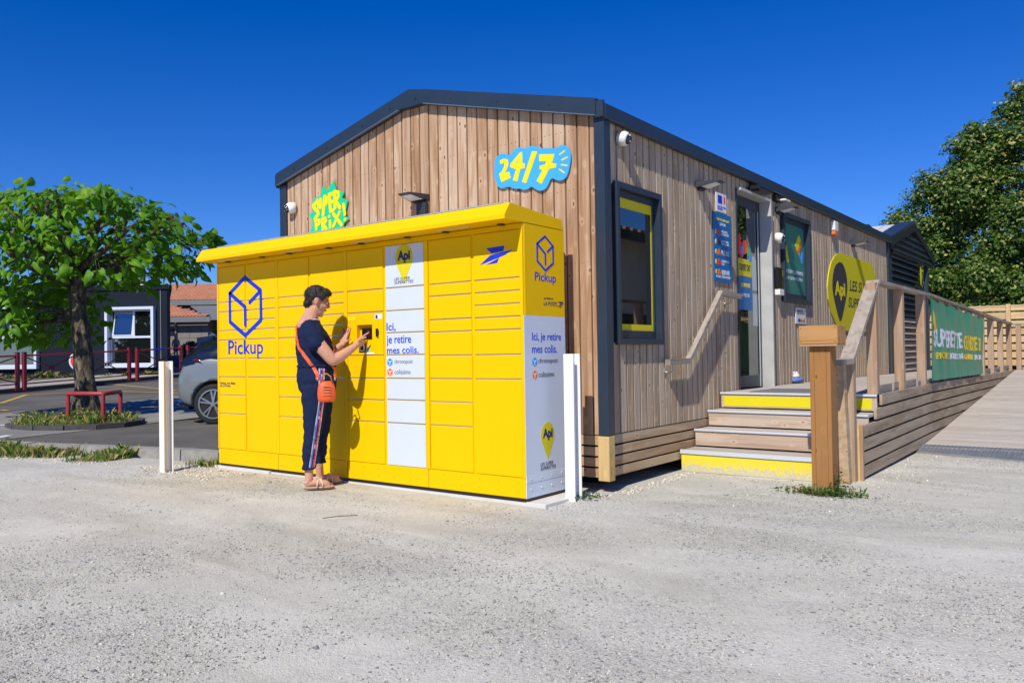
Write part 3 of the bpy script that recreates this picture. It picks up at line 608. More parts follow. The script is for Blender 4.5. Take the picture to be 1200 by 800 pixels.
for (p, q, s, t) in ((a, b, d-0.085, d), (a, b, c, c+0.055), (b-0.022, b, c+0.0551, d-0.0851)): mb.box(-0.0345, -0.0322, p, q, s, t)
obj('yellow_border', mb, 'sign_yellow', w1)
w2, (a, b, c, d) = window(4.39, 5.48, 1.73, 2.865, 0.05, 0.1)
obj('pane', sheet(XP(-0.038), a, b, c, d, -0.006, 0.0), 'window_glass', w2)
pst = obj('poster', sheet(XP(-0.034), a, b, c, d, -0.002, 0.0), 'poster_green', w2)
F_ = XP(-0.0335)
text('lettering', 'LES INCONTOURNABLES', F_, a+0.08, b-0.06, 2.12, 2.17, 'white_paint', pst, 0.02); text('lettering', 'AU QUOTIDIEN', F_, a+0.16, b-0.1, 2.03, 2.08, 'white_paint', pst, 0.02)
obj('drawing', MB().prism([(5.05, 2.45), (5.20, 2.62), (5.32, 2.56), (5.17, 2.38)], F_, 0, 0.002), 'orange_print', pst)
obj('drawing', MB().prism([(5.02, 2.50), (5.18, 2.66), (5.27, 2.60), (5.12, 2.43)], F_, 0, 0.003), 'yellow_print', pst)
obj('drawing', MB().stroke([(5.2, 2.40), (5.3, 2.30), (5.33, 2.42)], 0.05, F_, 0, 0.002), 'sign_blue', pst)
obj('drawing', MB().stroke([(4.62, 2.52), (4.68, 2.38), (4.72, 2.28)], 0.07, F_, 0, 0.002), 'yellow_print', pst)
obj('drawing', MB().stroke([(4.60, 2.56), (4.66, 2.50), (4.62, 2.44)], 0.04, F_, 0.002, 0.003), 'navy_print', pst)
# door with its galvanised portal
obj('door_jamb', MB().box(-0.08, 0.012, 2.903, 2.925, 0.66, 2.935, 0.002), 'grey_metal', B)
obj('door_portal', MB().box(-0.085, 0.058, 3.872, 3.905, 0.66, 2.935, 0.002).box(-0.085, 0.055, 2.926, 3.871, 2.905, 2.935, 0.002), 'portal_steel', B)
dr = obj('door', MB().box(-0.135, -0.085, 2.93, 3.0, 0.70, 2.90, 0.003).box(-0.135, -0.085, 3.80, 3.869, 0.70, 2.90, 0.003).box(-0.135, -0.085, 3.001, 3.799, 0.70, 0.84, 0.003).box(-0.135, -0.085, 3.001, 3.799, 2.79, 2.90, 0.003), 'grey_metal', B)
obj('door_edge', MB().box(-0.085, -0.075, 3.79, 3.80, 0.70, 2.79), 'aluminium', dr)
obj('pane', sheet(XP(-0.095), 3.001, 3.799, 0.841, 2.789, -0.006, 0.0), 'window_glass', dr)
F_ = XP(-0.0945)
obj('sticker', MB().prism([(3.01, 1.99), (3.60, 1.99), (3.60, 2.19), (3.01, 2.19)], F_, 0, 0.002), 'sign_yellow', dr)
text('lettering', 'OUVERT 24/7', F_, 3.22, 3.56, 2.05, 2.13, 'ink', dr, 0.03, base=0.002)
obj('sticker', MB().prism([(3.01, 1.60), (3.61, 1.60), (3.61, 1.985), (3.01, 1.985)], F_, 0, 0.002), 'poster_blue', dr)
text('lettering', 'BIENVENUE', F_, 3.26, 3.55, 1.86, 1.91, 'yellow_print', dr, 0.02, base=0.002); text('lettering', 'ENTREZ ICI', F_, 3.28, 3.52, 1.75, 1.79, 'white_paint', dr, 0.02, base=0.002)
k_ = 0
for cx, cz, h in ((3.24, 2.36, 0.26), (3.31, 2.28, 0.13), (3.38, 2.33, 0.17), (3.45, 2.35, 0.18), (3.52, 2.30, 0.13), (3.28, 2.215, 0.06), (3.56, 2.215, 0.07)):
    obj('sticker', MB().prism([(cx-.04, cz-h/2), (cx+.035, cz-h/2), (cx+.04, cz+h*.3), (cx+.01, cz+h/2), (cx-.03, cz+h*.35)], F_, 0, 0.0022+0.0004*k_), ['red_print', 'cyan_print', 'red_print', 'orange_print', 'sign_green', 'red_print', 'cyan_print'][k_], dr); k_ += 1
obj('notice', MB().prism([(3.62, 1.84), (3.76, 1.84), (3.75, 2.20), (3.69, 2.25), (3.62, 2.24)], F_, 0, 0.0025), 'plastic_sleeve', dr)
obj('notice', MB().prism([(3.63, 1.42), (3.77, 1.42), (3.77, 1.80), (3.63, 1.80)], F_, 0, 0.0025), 'plastic_sleeve', dr)

# ---------------------------------------------------------------- things fixed to the cabin
FB = YP(-0.018)
CLOUD = [(-1.091,2.833),(-1.074,2.896),(-1.023,2.918),(-0.966,2.914),(-0.91,2.885),(-0.866,2.933),(-0.81,2.948),(-0.744,2.918),(-0.689,2.938),(-0.63,2.923),(-0.589,2.897),(-0.478,2.884),(-0.421,2.865),(-0.381,2.891),(-0.335,2.887),(-0.291,2.848),(-0.273,2.793),(-0.277,2.737),(-0.301,2.646),(-0.33,2.603),(-0.381,2.587),(-0.432,2.608),(-0.477,2.629),(-0.507,2.571),(-0.543,2.537),(-0.59,2.531),(-0.637,2.55),(-0.682,2.585),(-0.72,2.566),(-0.763,2.561),(-0.817,2.584),(-0.866,2.585),(-0.934,2.62),(-1.01,2.605),(-1.06,2.637),(-1.09,2.722),(-1.096,2.763),(-1.083,2.796)]
def chaik(P, n=1):
    for _ in range(n):
        Q = []
        for i in range(len(P)):
            a, b = P[i], P[(i+1) % len(P)]; Q += [(a[0]*.75+b[0]*.25, a[1]*.75+b[1]*.25), (a[0]*.25+b[0]*.75, a[1]*.25+b[1]*.75)]
        P = Q
    return P
t = thing('opening_hours_sign', 'blue cloud shaped sign with yellow lettering 24/7 high on the gable', 'sign', (-0.68, 0, 2.74))
def local(o, p): o.parent = p; o.matrix_parent_inverse = Matrix.Translation(p.location).inverted() if p.rotation_euler.z == 0 else (Matrix.Translation(p.location) @ Matrix.Rotation(p.rotation_euler.z, 4, 'Z')).inverted(); return o
local(obj('panel', MB().prism(chaik(CLOUD), FB, -0.006, 0.006), 'sign_blue'), t)
G2 = [(-1.024,2.861),(-0.979,2.871),(-0.933,2.854),(-0.927,2.808),(-0.956,2.758),(-0.969,2.744),(-0.922,2.744),(-0.905,2.687),(-1.009,2.663),(-1.035,2.746),(-1.007,2.755),(-0.975,2.8),(-0.974,2.83),(-1.018,2.827)]
G4 = [(-0.777,2.898),(-0.774,2.814),(-0.78,2.803),(-0.746,2.788),(-0.753,2.75),(-0.798,2.751),(-0.834,2.645),(-0.882,2.664),(-0.845,2.754),(-0.91,2.783),(-0.903,2.814),(-0.799,2.897)]
GS = [(-0.669,2.886),(-0.613,2.874),(-0.738,2.617),(-0.782,2.633)]
G7 = [(-0.596,2.847),(-0.436,2.824),(-0.463,2.749),(-0.418,2.74),(-0.424,2.707),(-0.493,2.705),(-0.575,2.588),(-0.627,2.621),(-0.563,2.706),(-0.592,2.716),(-0.591,2.747),(-0.533,2.75),(-0.521,2.775),(-0.595,2.786)]
mb = MB()
for G in (G2, G4, GS, G7): mb.prism(G, FB, 0.006, 0.009)
for a, b in (((-0.384,2.811),(-0.333,2.835)), ((-0.364,2.762),(-0.307,2.777)), ((-0.367,2.723),(-0.311,2.706)), ((-0.387,2.686),(-0.34,2.65))): mb.stroke([a, b], 0.012, FB, 0.006, 0.008)
local(obj('lettering', mb, 'yellow_print'), t)
local(obj('letter_gap', MB().prism([(-0.844,2.81),(-0.821,2.838),(-0.828,2.808)], FB, 0.008, 0.0096), 'sign_blue'), t)
t = thing('price_sign', 'green starburst sign with yellow hand drawn letters SUPER PRIX on the gable', 'sign', (-3.35, 0, 2.7))
STAR = [(-3.664,2.683),(-3.579,2.71),(-3.626,2.757),(-3.573,2.855),(-3.481,2.848),(-3.429,2.966),(-3.363,2.9),(-3.258,2.993),(-3.217,2.891),(-3.09,2.854),(-3.128,2.798),(-3.04,2.752),(-3.063,2.689),(-3.094,2.612),(-3.028,2.564),(-3.103,2.522),(-3.112,2.478),(-3.18,2.409),(-3.317,2.453),(-3.41,2.422),(-3.599,2.451),(-3.655,2.478),(-3.597,2.586)]
local(obj('panel', MB().prism(STAR, FB, -0.006, 0.006), 'sign_green'), t)
mb = MB()
SP = [[(-3.545,2.794),(-3.59,2.769),(-3.562,2.729),(-3.515,2.702),(-3.508,2.665),(-3.564,2.625)],[(-3.521,2.817),(-3.502,2.747),(-3.467,2.738),(-3.466,2.821)],[(-3.43,2.651),(-3.403,2.844),(-3.364,2.818),(-3.373,2.773),(-3.412,2.747)],[(-3.267,2.859),(-3.325,2.854),(-3.308,2.678),(-3.264,2.681)],[(-3.316,2.769),(-3.273,2.773)],[(-3.236,2.7),(-3.24,2.874),(-3.18,2.861),(-3.181,2.81),(-3.227,2.78),(-3.16,2.696)],[(-3.542,2.508),(-3.549,2.597),(-3.493,2.601),(-3.486,2.564),(-3.542,2.544)],[(-3.432,2.496),(-3.446,2.606),(-3.391,2.61),(-3.384,2.573),(-3.431,2.553),(-3.378,2.491)],[(-3.316,2.505),(-3.315,2.571)],[(-3.329,2.624),(-3.326,2.621)],[(-3.26,2.641),(-3.133,2.51)],[(-3.161,2.65),(-3.262,2.509)],[(-3.1,2.724),(-3.079,2.615)],[(-3.08,2.56),(-3.077,2.558)]]
for i, st in enumerate(SP): mb.stroke(st, 0.043 if i < 6 else 0.036, FB, 0.006, 0.008+0.0004*i)
local(obj('lettering', mb, 'yellow_print'), t)
FX = XP(0.012)
t = thing('shop_sign', 'large yellow board with dark pin logo and words LES SUPER SUPERETTES', 'sign', (0, 7.7, 2.0))
API = [(6.291,2.038),(6.33,1.85),(6.48,1.66),(6.70,1.50),(6.90,1.41),(9.139,1.408),(9.139,2.30),(9.09,2.43),(9.0,2.51),(8.87,2.56),(8.743,2.572),(7.039,2.573),(6.85,2.555),(6.68,2.50),(6.50,2.39),(6.36,2.22)]
local(obj('panel', MB().prism(API, FX, -0.008, 0.006), 'sign_yellow'), t)
PIN = [(6.89,2.431),(7.03,2.437),(7.15,2.40),(7.27,2.31),(7.335,2.165),(7.32,2.03),(7.25,1.90),(7.09,1.70),(6.915,1.511),(6.76,1.66),(6.60,1.86),(6.53,2.0),(6.527,2.10),(6.575,2.24),(6.69,2.36)]
local(obj('pin_logo', MB().prism(chaik(PIN), FX, 0.006, 0.009), 'ink'), t)
local(text('lettering', 'Api', FX, 6.65, 7.20, 1.86, 2.14, 'yellow_print', None, 0.035, base=0.009), t)
local(text('lettering', 'LES SUPER', FX, 7.47, 8.86, 2.03, 2.20, 'ink', None, 0.02, base=0.006, shear=0.15), t)
local(text('lettering', 'SUPERETTES', FX, 7.38, 8.95, 1.77, 1.93, 'ink', None, 0.02, base=0.006, shear=0.15), t)
t = thing('service_poster', 'tall blue notice board with small drawings and yellow text left of the shop door', 'sign', (0, 2.48, 2.2))
local(obj('panel', sheet(FX, 2.25, 2.725, 1.86, 2.585, -0.006, 0.002), 'poster_blue'), t)
local(text('lettering', "TOUT CE QU'IL FAUT", FX, 2.32, 2.68, 2.50, 2.53, 'yellow_print', None, 0.02, base=0.002), t); local(text('lettering', 'SAVOIR', FX, 2.42, 2.58, 2.455, 2.485, 'white_paint', None, 0.02, base=0.002), t)
for k in range(5):
    z = 2.38-k*0.105
    local(obj('drawing', MB().stroke([(2.30, z-0.01), (2.305, z+0.012)], 0.03, FX, 0.002, 0.004), 'yellow_print'), t)
    local(obj('drawing', MB().stroke([(2.36, z-0.02), (2.38, z+0.02), (2.41, z-0.015)], 0.03, FX, 0.002, 0.004), ['red_print', 'navy_print', 'orange_print', 'red_print', 'orange_print'][k]), t)
    local(text('lettering', ['SANS CONTACT\nPAYEZ PAR CARTE', 'OUVERT 24H/24\nTOUS LES JOURS', 'PRIX BAS', 'SCANNEZ VOTRE\nCODE', 'BESOIN D AIDE'][k], FX, 2.45, 2.66, z-0.028, z+0.028, 'white_paint', None, 0.01, base=0.002), t)
local(text('lettering', 'RETROUVEZ TOUS NOS MAGASINS', FX, 2.30, 2.68, 1.90, 1.925, 'white_paint', None, 0.01, base=0.002), t)
t = thing('funding_plaque', 'small white notice with blue flag emblem above the blue notice board', 'sign', (0, 2.48, 2.7))
local(obj('panel', sheet(FX, 2.335, 2.61, 2.60, 2.80, -0.006, 0.002), 'white_plastic'), t)
local(obj('flag', sheet(FX, 2.38, 2.49, 2.69, 2.775, 0.002, 0.004), 'blue_print'), t); local(obj('emblem', sheet(FX, 2.535, 2.57, 2.70, 2.775, 0.002, 0.004), 'red_print'), t)
local(text('lettering', 'FINANCE PAR L UNION\nEUROPEENNE', FX, 2.37, 2.59, 2.62, 2.665, 'blue_print', None, 0.01, base=0.002), t)
t = thing('payment_notice', 'small pale notice with coloured dots under the green poster window', 'sign', (0, 5.07, 1.57))
local(obj('panel', sheet(FX, 4.86, 5.27, 1.47, 1.68, -0.006, 0.002), 'white_plastic'), t)
local(text('lettering', 'MAGASIN SOUS\nVIDEO PROTECTION', FX, 4.91, 5.22, 1.59, 1.65, 'ink', None, 0.01, base=0.002), t)
for k, c in enumerate(('cyan_print', 'ink', 'red_print', 'sign_green', 'red_print')): local(obj('dot', MB().stroke([(4.94+k*.062, 1.515), (4.945+k*.062, 1.515)], 0.05, FX, 0.002, 0.004), c), t)
t = thing('door_terminal', 'black and yellow access reader with white box on wall right of door', 'access terminal', (0, 4.3, 2.0))
local(obj('panel', sheet(XP(0.0), 4.28, 4.48, 1.81, 2.125, 0.0, 0.012), 'yellow_print'), t); local(obj('reader', MB().box(0.012, 0.05, 4.09, 4.27, 1.88, 2.14, 0.006), 'black_plastic'), t)
local(obj('box', MB().box(0.0005, 0.07, 4.10, 4.26, 1.80, 1.872, 0.006), 'white_plastic'), t); local(text('lettering', 'SONNEZ\nICI', XP(0.012), 4.31, 4.45, 1.93, 2.05, 'ink', None, 0.02), t)
t = thing('alarm_siren', 'white wall siren with orange light between the green poster and yellow board', 'siren', (0, 6.65, 2.93))
local(obj('housing', MB().box(0.0, 0.07, 6.54, 6.73, 2.86, 3.01, 0.015), 'white_plastic'), t); local(obj('beacon', MB().box(0.005, 0.068, 6.55, 6.72, 2.80, 2.858, 0.012), 'orange_print'), t)
def wall_lamp(y, z, label):
    t = thing('wall_lamp', label, 'wall lamp', (0, y, z), group='flat dark lamps on the cabin walls')
    obj('shade', MB().hexa([(0.0, -.11, -.03), (.24, -.07, .012), (.24, .07, .012), (0.0, .11, -.03), (0.0, -.11, .03), (.24, -.07, .022), (.24, .07, .022), (0, .11, .03)]), 'lamp_grey', t)
    obj('diffuser', MB().hexa([(0.06, -.08, -.024), (.2, -.06, .0), (.2, .06, .0), (.06, .08, -.024), (0.06, -.08, -.018), (.2, -.06, .008), (.2, .06, .008), (.06, .08, -.018)]), 'white_plastic', t)
    obj('bracket', MB().box(0.0, 0.03, -.06, .06, -.05, -.028, 0.003), 'lamp_grey', t); return t
wall_lamp(1.95, 2.80, 'dark wedge wall lamp above the blue notice board'); wall_lamp(4.28, 2.86, 'dark wedge wall lamp by the top left corner of green poster window')
wall_lamp(7.75, 2.79, 'dark wedge wall lamp above the large yellow board')
t = wall_lamp(-2.07, 2.64, 'dark wedge wall lamp with box on gable above parcel locker'); t.location = (-2.02, 0, 2.65); t.rotation_euler.z = -math.pi/2
obj('box', MB().box(0.0, 0.06, -.01, .105, -.18, -.052, 0.006), 'lamp_grey', t)
t = thing('flood_light', 'black floodlight fixed over the shop door frame', 'flood light', (0, 3.42, 3.0))
obj('housing', MB().box(0.02, 0.16, -.2, .2, -.055, .0, 0.012), 'black_plastic', t); obj('lens', MB().box(0.03, 0.15, -.17, .17, -.066, -.054, 0.003), 'lamp_grey', t); obj('bracket', MB().box(0.0, 0.03, -.1, .1, -.05, .06, 0.004), 'black_plastic', t)
t = thing('emergency_light', 'small black bulkhead light with white lens under eaves right of door', 'emergency light', (0, 4.28, 2.985))
t.location = (0, 4.22, 3.0)
obj('housing', MB().box(0.0, 0.06, -.14, .1, -.05, .03, 0.01), 'black_plastic', t); obj('lens', MB().box(0.055, 0.13, -.02, .17, -.04, -.015, 0.008), 'white_plastic', t)
def camera_dome(loc, rz, label, tilt=0.3):
    t = thing('security_camera', label, 'security camera', loc, rz, 'white dome security cameras')
    obj('housing', MB().tube([(0,0,0), (.004,0,0), (.05,0,-.005), (.075,0,-.012), (.085,0,-.015)], 0, 20, [0.05, .062, .064, .058, .048]), 'white_plastic', t, smooth=True)
    obj('lens_dome', MB().ell((.078, 0, -.015), (.045, .043, .043)), 'screen_glass', t, smooth=True)
    obj('lens', MB().ell((.104, -.01, -.02), (.022, .02, .02)), 'black_plastic', t, smooth=True)
    for a in (0, 2.1, 4.2): obj('led', MB().ell((.11, .027*math.cos(a), -.012+.027*math.sin(a)), (.009, .008, .008), 8, 5), 'aluminium', t)
    return t
camera_dome((0, 0.30, 2.945), 0.15, 'white dome camera under the eaves beside the near corner trim'); camera_dome((0.0, 4.18, 2.51), 0.15, 'white dome camera on wall left of the green poster window')
camera_dome((-3.93, 0, 2.79), -math.pi/2-0.4, 'white dome camera at far left end of the gable')

# ---------------------------------------------------------------- parcel locker
T = thing('parcel_locker', 'yellow parcel locker wall with canopy, white panels and blue Pickup logo', 'parcel locker', (-2.23, -0.5, 0))
def P_(name, mb, mat, **k):
    o = obj(name, mb, mat, **k); return local(o, T)
X0, X1, YF, YR = -4.228, -0.233, -0.79, -0.221
P_('body', MB().box(X0, X1, YF+0.045, YR, 0.19, 2.13, 0.004).box(X0, -2.08, YF+.012, YF+.0448, .19, 2.13).box(-1.88, X1, YF+.012, YF+.0448, .19, 2.13).box(-2.0799, -1.8801, YF+.012, YF+.0448, .19, 1.2745).box(-2.0799, -1.8801, YF+.012, YF+.0448, 1.4105, 2.13), 'yellow_paint')
P_('slab', MB().box(X0-0.06, X1+0.17, YF+0.012, YR+0.10, -0.08, 0.008, 0.004).box(X0-.06, -3.35, YF-.02, YF+.0119, -.08, .012), 'slab_white')
P_('plinth', MB().box(X0, X1, YF+0.004, YR, 0.035, 0.1885, 0.003), 'yellow_paint')
P_('plinth_gap', MB().box(X0+.02, X1-.012, YF+0.010, YR-.01, 0.0085, 0.0345), 'black_plastic')
CI = [(-4.205, -3.745), (-3.718, -3.250), (-3.203, -2.748), (-2.720, -2.251), (-2.203, -1.743), (-1.712, -1.258), (-1.203, -0.745), (-0.716, -0.258)]
LV = [2.082, 1.717, 1.618, 1.52, 1.421, 1.322, 1.129, 0.939, 0.749, 0.557, 0.193]
CUT = [[0,1,2,4,5,6,7,8,9,10], [0,1,2,3,4,5,6,7,10], [0,1,2,4,5,6,7,8,9,10], [0,1,2,3,4,5,6,7,10], [0,1,3,(1.141),7,8,9,10], [0,1,3,(1.33),(1.14),7,(0.755),9,10], [0,1,2,(1.424),5,6,7,8,9,10], [0,1,2,3,4,5,6,7,10]]
mullion = MB()
for (a, b) in [(-3.2525, -3.2005), (-2.2535, -2.2005), (-1.2575, -1.2055)]: P_('mullion', MB().box(a+.004, b-.004, YF-0.001, YF+0.011, 0.19, 2.084, 0.001), 'yellow_paint')
P_('front_frame', MB().box(X0, -4.2075, YF-.001, YF+.012, .19, 2.125).box(-0.2555, X1, YF-.001, YF+.012, .19, 2.125, 0.0).box(-4.2072, -0.2558, YF-.001, YF+.012, 2.0855, 2.125), 'yellow_paint')
slot = MB(); vslot = MB()
for ci, (a, b) in enumerate(CI):
    lv = [LV[k] if isinstance(k, int) and k < 11 and not isinstance(k, float) else k for k in CUT[ci]]
    for i in range(len(lv)-1):
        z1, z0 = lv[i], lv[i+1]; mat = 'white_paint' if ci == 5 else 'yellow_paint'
        if ci == 4 and i == 2: continue       # terminal bay, built below
        dy_ = R.choice((0.0, 0.0006, 0.0012, -0.0004)); p = local(board('door', mat, None, a+0.001, b-0.001, YF+dy_, YF+0.018+dy_, z0+(0.004 if i < len(lv)-2 else 0.0), z1-(0.006 if i else 0.003), 0.0025), T)
    for z in lv[1:-1]:
        if ci != 5: P_('door_gap', MB().box(a+0.012, b-0.006, YF+0.0105, YF+0.0117, z-0.006, z+0.004), 'aluminium')
# bay with touch screen
a, b = CI[4]; zt, zb_ = 1.511, 1.145; sx0, sx1, sz0, sz1 = -2.078, -1.882, 1.275, 1.41
P_('terminal_door', MB().box(a+.001, sx0, YF, YF+.018, zb_, zt, 0.0).box(sx1, b-.001, YF, YF+.018, zb_, zt, 0.0).box(sx0, sx1, YF, YF+.018, sz1, zt, 0.0).box(sx0, sx1, YF, YF+.018, zb_, sz0, 0.0), 'yellow_paint')
P_('screen_surround', MB().box(sx0-.004, sx1+.004, YF+.0442, YF+.0449, sz0-.004, sz1+.004), 'yellow_paint')
P_('screen', MB().box(sx0+.030, sx1-.006, YF+.030, YF+.044, sz0+.006, sz1-.030, 0.002), 'screen_glass')
P_('scanner', MB().box(-2.05, -1.965, YF-.006, YF, 1.165, 1.245, 0.002), 'black_plastic'); P_('scanner_window', MB().box(-2.03, -1.985, YF-.0085, YF-.006, 1.183, 1.228), 'screen_glass')
P_('scanner_rim', MB().box(-2.038, -1.977, YF-.007, YF-.0062, 1.177, 1.234), 'aluminium')
P_('lock', MB().cyl((-1.81, YF, 1.335), (-1.81, YF-.014, 1.335), 0.016, n=14).box(-1.822, -1.798, YF-.02, YF-.004, 1.30, 1.372, 0.004), 'black_plastic')
P_('sticker', MB().box(-1.845, -1.755, YF-.0015, YF, 1.455, 1.497), 'white_plastic'); P_('sticker', MB().box(-2.19, -2.095, YF-.0015, YF, 1.455, 1.487), 'yellow_print')
P_('sticker', MB().box(-1.975, -1.86, YF-.0015, YF, 1.15, 1.165), 'white_plastic'); P_('sticker', MB().prism([(-1.95, 1.168), (-1.925, 1.168), (-1.925, 1.215), (-1.95, 1.21)], YP(YF), 0, .0015), 'cyan_print')
P_('sticker', MB().box(-1.835, -1.81, YF-.003, YF-.0015, 1.46, 1.49), 'blue_print')
# side cheek: yellow above, white below
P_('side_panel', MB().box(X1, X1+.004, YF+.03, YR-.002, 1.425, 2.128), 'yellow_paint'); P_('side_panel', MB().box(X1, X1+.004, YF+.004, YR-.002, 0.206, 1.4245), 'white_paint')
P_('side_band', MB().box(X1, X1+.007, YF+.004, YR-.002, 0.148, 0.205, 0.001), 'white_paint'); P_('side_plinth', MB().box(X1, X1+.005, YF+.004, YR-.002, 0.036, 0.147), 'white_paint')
cr = MB()
for k in range(6):
    t0, t1 = -math.pi/2+k*math.pi/12, -math.pi/2+(k+1)*math.pi/12; c_ = (X1-.026, YF+.030)
    p0 = (c_[0]+.031*math.cos(t0), c_[1]+.031*math.sin(t0)); p1 = (c_[0]+.031*math.cos(t1), c_[1]+.031*math.sin(t1)); q0 = (c_[0]+.02*math.cos(t0), c_[1]+.02*math.sin(t0)); q1 = (c_[0]+.02*math.cos(t1), c_[1]+.02*math.sin(t1))
    cr.hexa([(*p0, 1.425), (*p1, 1.425), (*q1, 1.425), (*q0, 1.425), (*p0, 2.125), (*p1, 2.125), (*q1, 2.125), (*q0, 2.125)])
P_('corner_strip', cr, 'yellow_paint', smooth=False)
rv = MB()
for k in range(21):
    x = X0+.12+k*0.19
    for z in (0.155, 0.088): rv.cyl((x, YF+.004, z), (x, YF-.0005, z), 0.006, n=7)
P_('rivet', rv, 'yellow_paint'); rv = MB()
for k in range(4):
    for z in (0.178, 0.10): rv.cyl((X1+.004, YF+.06+k*.14, z), (X1+.0105, YF+.06+k*.14, z), 0.007, n=7)
P_('rivet', rv, 'white_paint')
sm = MB()
for x in (-3.2265, -2.227, -1.2315): sm.box(x-.0015, x+.0015, YF+.0025, YF+.0045, .036, .188)
P_('plinth_seam', sm, 'black_plastic')
# canopy
def canopy(xa, xb): return MB().prism([(-1.012, 2.132), (-1.012, 2.163), (-0.945, 2.258), (-0.25, 2.212), (-0.225, 2.132)], lambda u, v, w: (w, u, v), xa, xb)
P_('canopy', canopy(X0-0.025, -3.452), 'yellow_paint'); P_('canopy', canopy(-3.449, X1+0.006), 'yellow_paint')
P_('canopy_sheet', MB().hexa([(X0+.25, -0.95, 2.259), (X1-.07, -0.95, 2.259), (X1-.07, -.24, 2.213), (X0+.25, -.24, 2.213), (X0+.25, -0.95, 2.268), (X1-.07, -0.95, 2.268), (X1-.07, -.24, 2.222), (X0+.25, -.24, 2.222)]), 'aluminium')
for k, (a, b) in enumerate(CI):
    P_('canopy_clip', MB().box((a+b)/2-.03+.08*(k % 2), (a+b)/2+.02+.08*(k % 2), -0.84, -0.80, 2.12, 2.131, 0.003), 'black_plastic')
for x in (-3.85, -2.85, -1.85, -0.85): P_('strip_light', MB().box(x-.14, x+.2, -0.92, -0.895, 2.126, 2.1315, 0.002), 'aluminium')
# prints on the locker
FL = YP(YF)
def hexlogo(fn, cu, cv, hw, hh, st, mat, base=0.0, parent=None, name='hexagon_logo'):
    mb = MB(); q = hh*0.5; e = base+0.0012
    P = [(cu, cv+hh), (cu+hw, cv+q), (cu+hw, cv-q), (cu, cv-hh), (cu-hw, cv-q), (cu-hw, cv+q)]
    mb.stroke(P+[P[0]], st, fn, base, e); mb.stroke([(cu-hw, cv+q), (cu, cv-0.02*hh), (cu, cv-hh*.62)], st, fn, base, e); mb.stroke([(cu+hw, cv+q), (cu+hw*0.30, cv+hh*.13)], st, fn, base, e)
    return local(obj(name, mb, mat), parent or T)
hexlogo(FL, -3.737, 1.655, 0.262, 0.295, 0.043, 'blue_print')
local(text('lettering', 'Pickup', FL, -4.035, -3.445, 1.125, 1.315, 'blue_print', None, 0.012), T)
local(text('lettering', 'Pickup, une filiale\nde La Poste', FL, -4.185, -3.92, 0.835, 0.885, 'navy_print', None, 0.01), T)
bird = [[(-0.585, 1.962), (-0.402, 1.968), (-0.412, 1.925), (-0.53, 1.918)], [(-0.655, 1.832), (-0.545, 1.905), (-0.318, 1.930), (-0.40, 1.893)], [(-0.59, 1.832), (-0.455, 1.878), (-0.475, 1.838)]]
mb = MB()
for q in bird: mb.prism(q, FL, 0, 0.0012)
P_('bird_logo', mb, 'blue_print')
def pin(fn, cu, cv, r, parent, base=0.0):
    pts = []
    for k in range(25):
        a = math.radians(-38+256*k/24); pts.append((cu+r*0.93*math.cos(a), cv+r*math.sin(a)))
    pts.append((cu, cv-r*1.95)); local(obj('pin_logo', MB().prism(pts, fn, base, base+.0012), 'sign_yellow'), parent)
    local(text('lettering', 'Api', fn, cu-r*.68, cu+r*.66, cv-r*.42, cv+r*.55, 'navy_print', None, 0.045, base=base+.0012), parent)
pin(FL, -1.482, 1.965, 0.112, T); local(text('lettering', 'LES SUPER\nSUPERETTES', FL, -1.60, -1.375, 1.745, 1.80, 'ink', None, 0.0, shear=0.2), T)
local(text('lettering', 'Ici,', FL, -1.702, -1.592, 1.338, 1.415, 'navy_print' if False else 'blue_print', None, 0.01), T)
for o_ in ():
    pass
local(text('lettering', 'je retire', FL, -1.70, -1.41, 1.215, 1.305, 'blue_print', None, 0.01), T)
local(text('lettering', 'mes colis.', FL, -1.70, -1.325, 1.150, 1.210, 'blue_print', None, 0.01), T)
def cube(fn, cu, cv, r, mat, parent):
    P = [(cu, cv+r), (cu+r*.87, cv+r*.5), (cu+r*.87, cv-r*.5), (cu, cv-r), (cu-r*.87, cv-r*.5), (cu-r*.87, cv+r*.5)]
    local(obj('cube_logo', MB().prism(P, fn, 0, .0012), mat), parent); local(obj('cube_mark', MB().stroke([(cu-r*.5, cv+r*.35), (cu, cv), (cu, cv-r*.6)], r*.2, fn, .0012, .0016).stroke([(cu+r*.5, cv+r*.35), (cu+r*.15, cv+r*.1)], r*.2, fn, .0012, .0016), 'white_plastic'), parent)
cube(FL, -1.665, 1.075, 0.036, 'cyan_print', T); local(text('lettering', 'chronopost', FL, -1.61, -1.395, 1.052, 1.10, 'ink', None, 0.0), T)
cube(FL, -1.665, 0.990, 0.036, 'orange_print', T); local(text('lettering', 'colissimo', FL, -1.61, -1.42, 0.972, 1.015, 'ink', None, 0.0), T)
FS = XP(X1+.004)
hexlogo(FS, -0.490, 1.918, 0.110, 0.135, 0.019, 'blue_print')
local(text('lettering', 'Pickup', FS, -0.637, -0.345, 1.675, 1.765, 'blue_print', None, 0.012), T)
local(text('lettering', 'une filiale de', FS, -0.52, -0.39, 1.558, 1.575, 'navy_print', None, 0.0), T); local(text('lettering', 'LA POSTE', FS, -0.52, -0.335, 1.508, 1.54, 'navy_print', None, 0.01), T)
mb = MB()
for q in ([(-.32, 1.545), (-.245, 1.548), (-.25, 1.535), (-.29, 1.531)], [(-.33, 1.50), (-.29, 1.525), (-.235, 1.533), (-.26, 1.522)], [(-.305, 1.498), (-.265, 1.512), (-.275, 1.498)]): mb.prism(q, FS, 0, .0012)
P_('bird_logo', mb, 'navy_print')
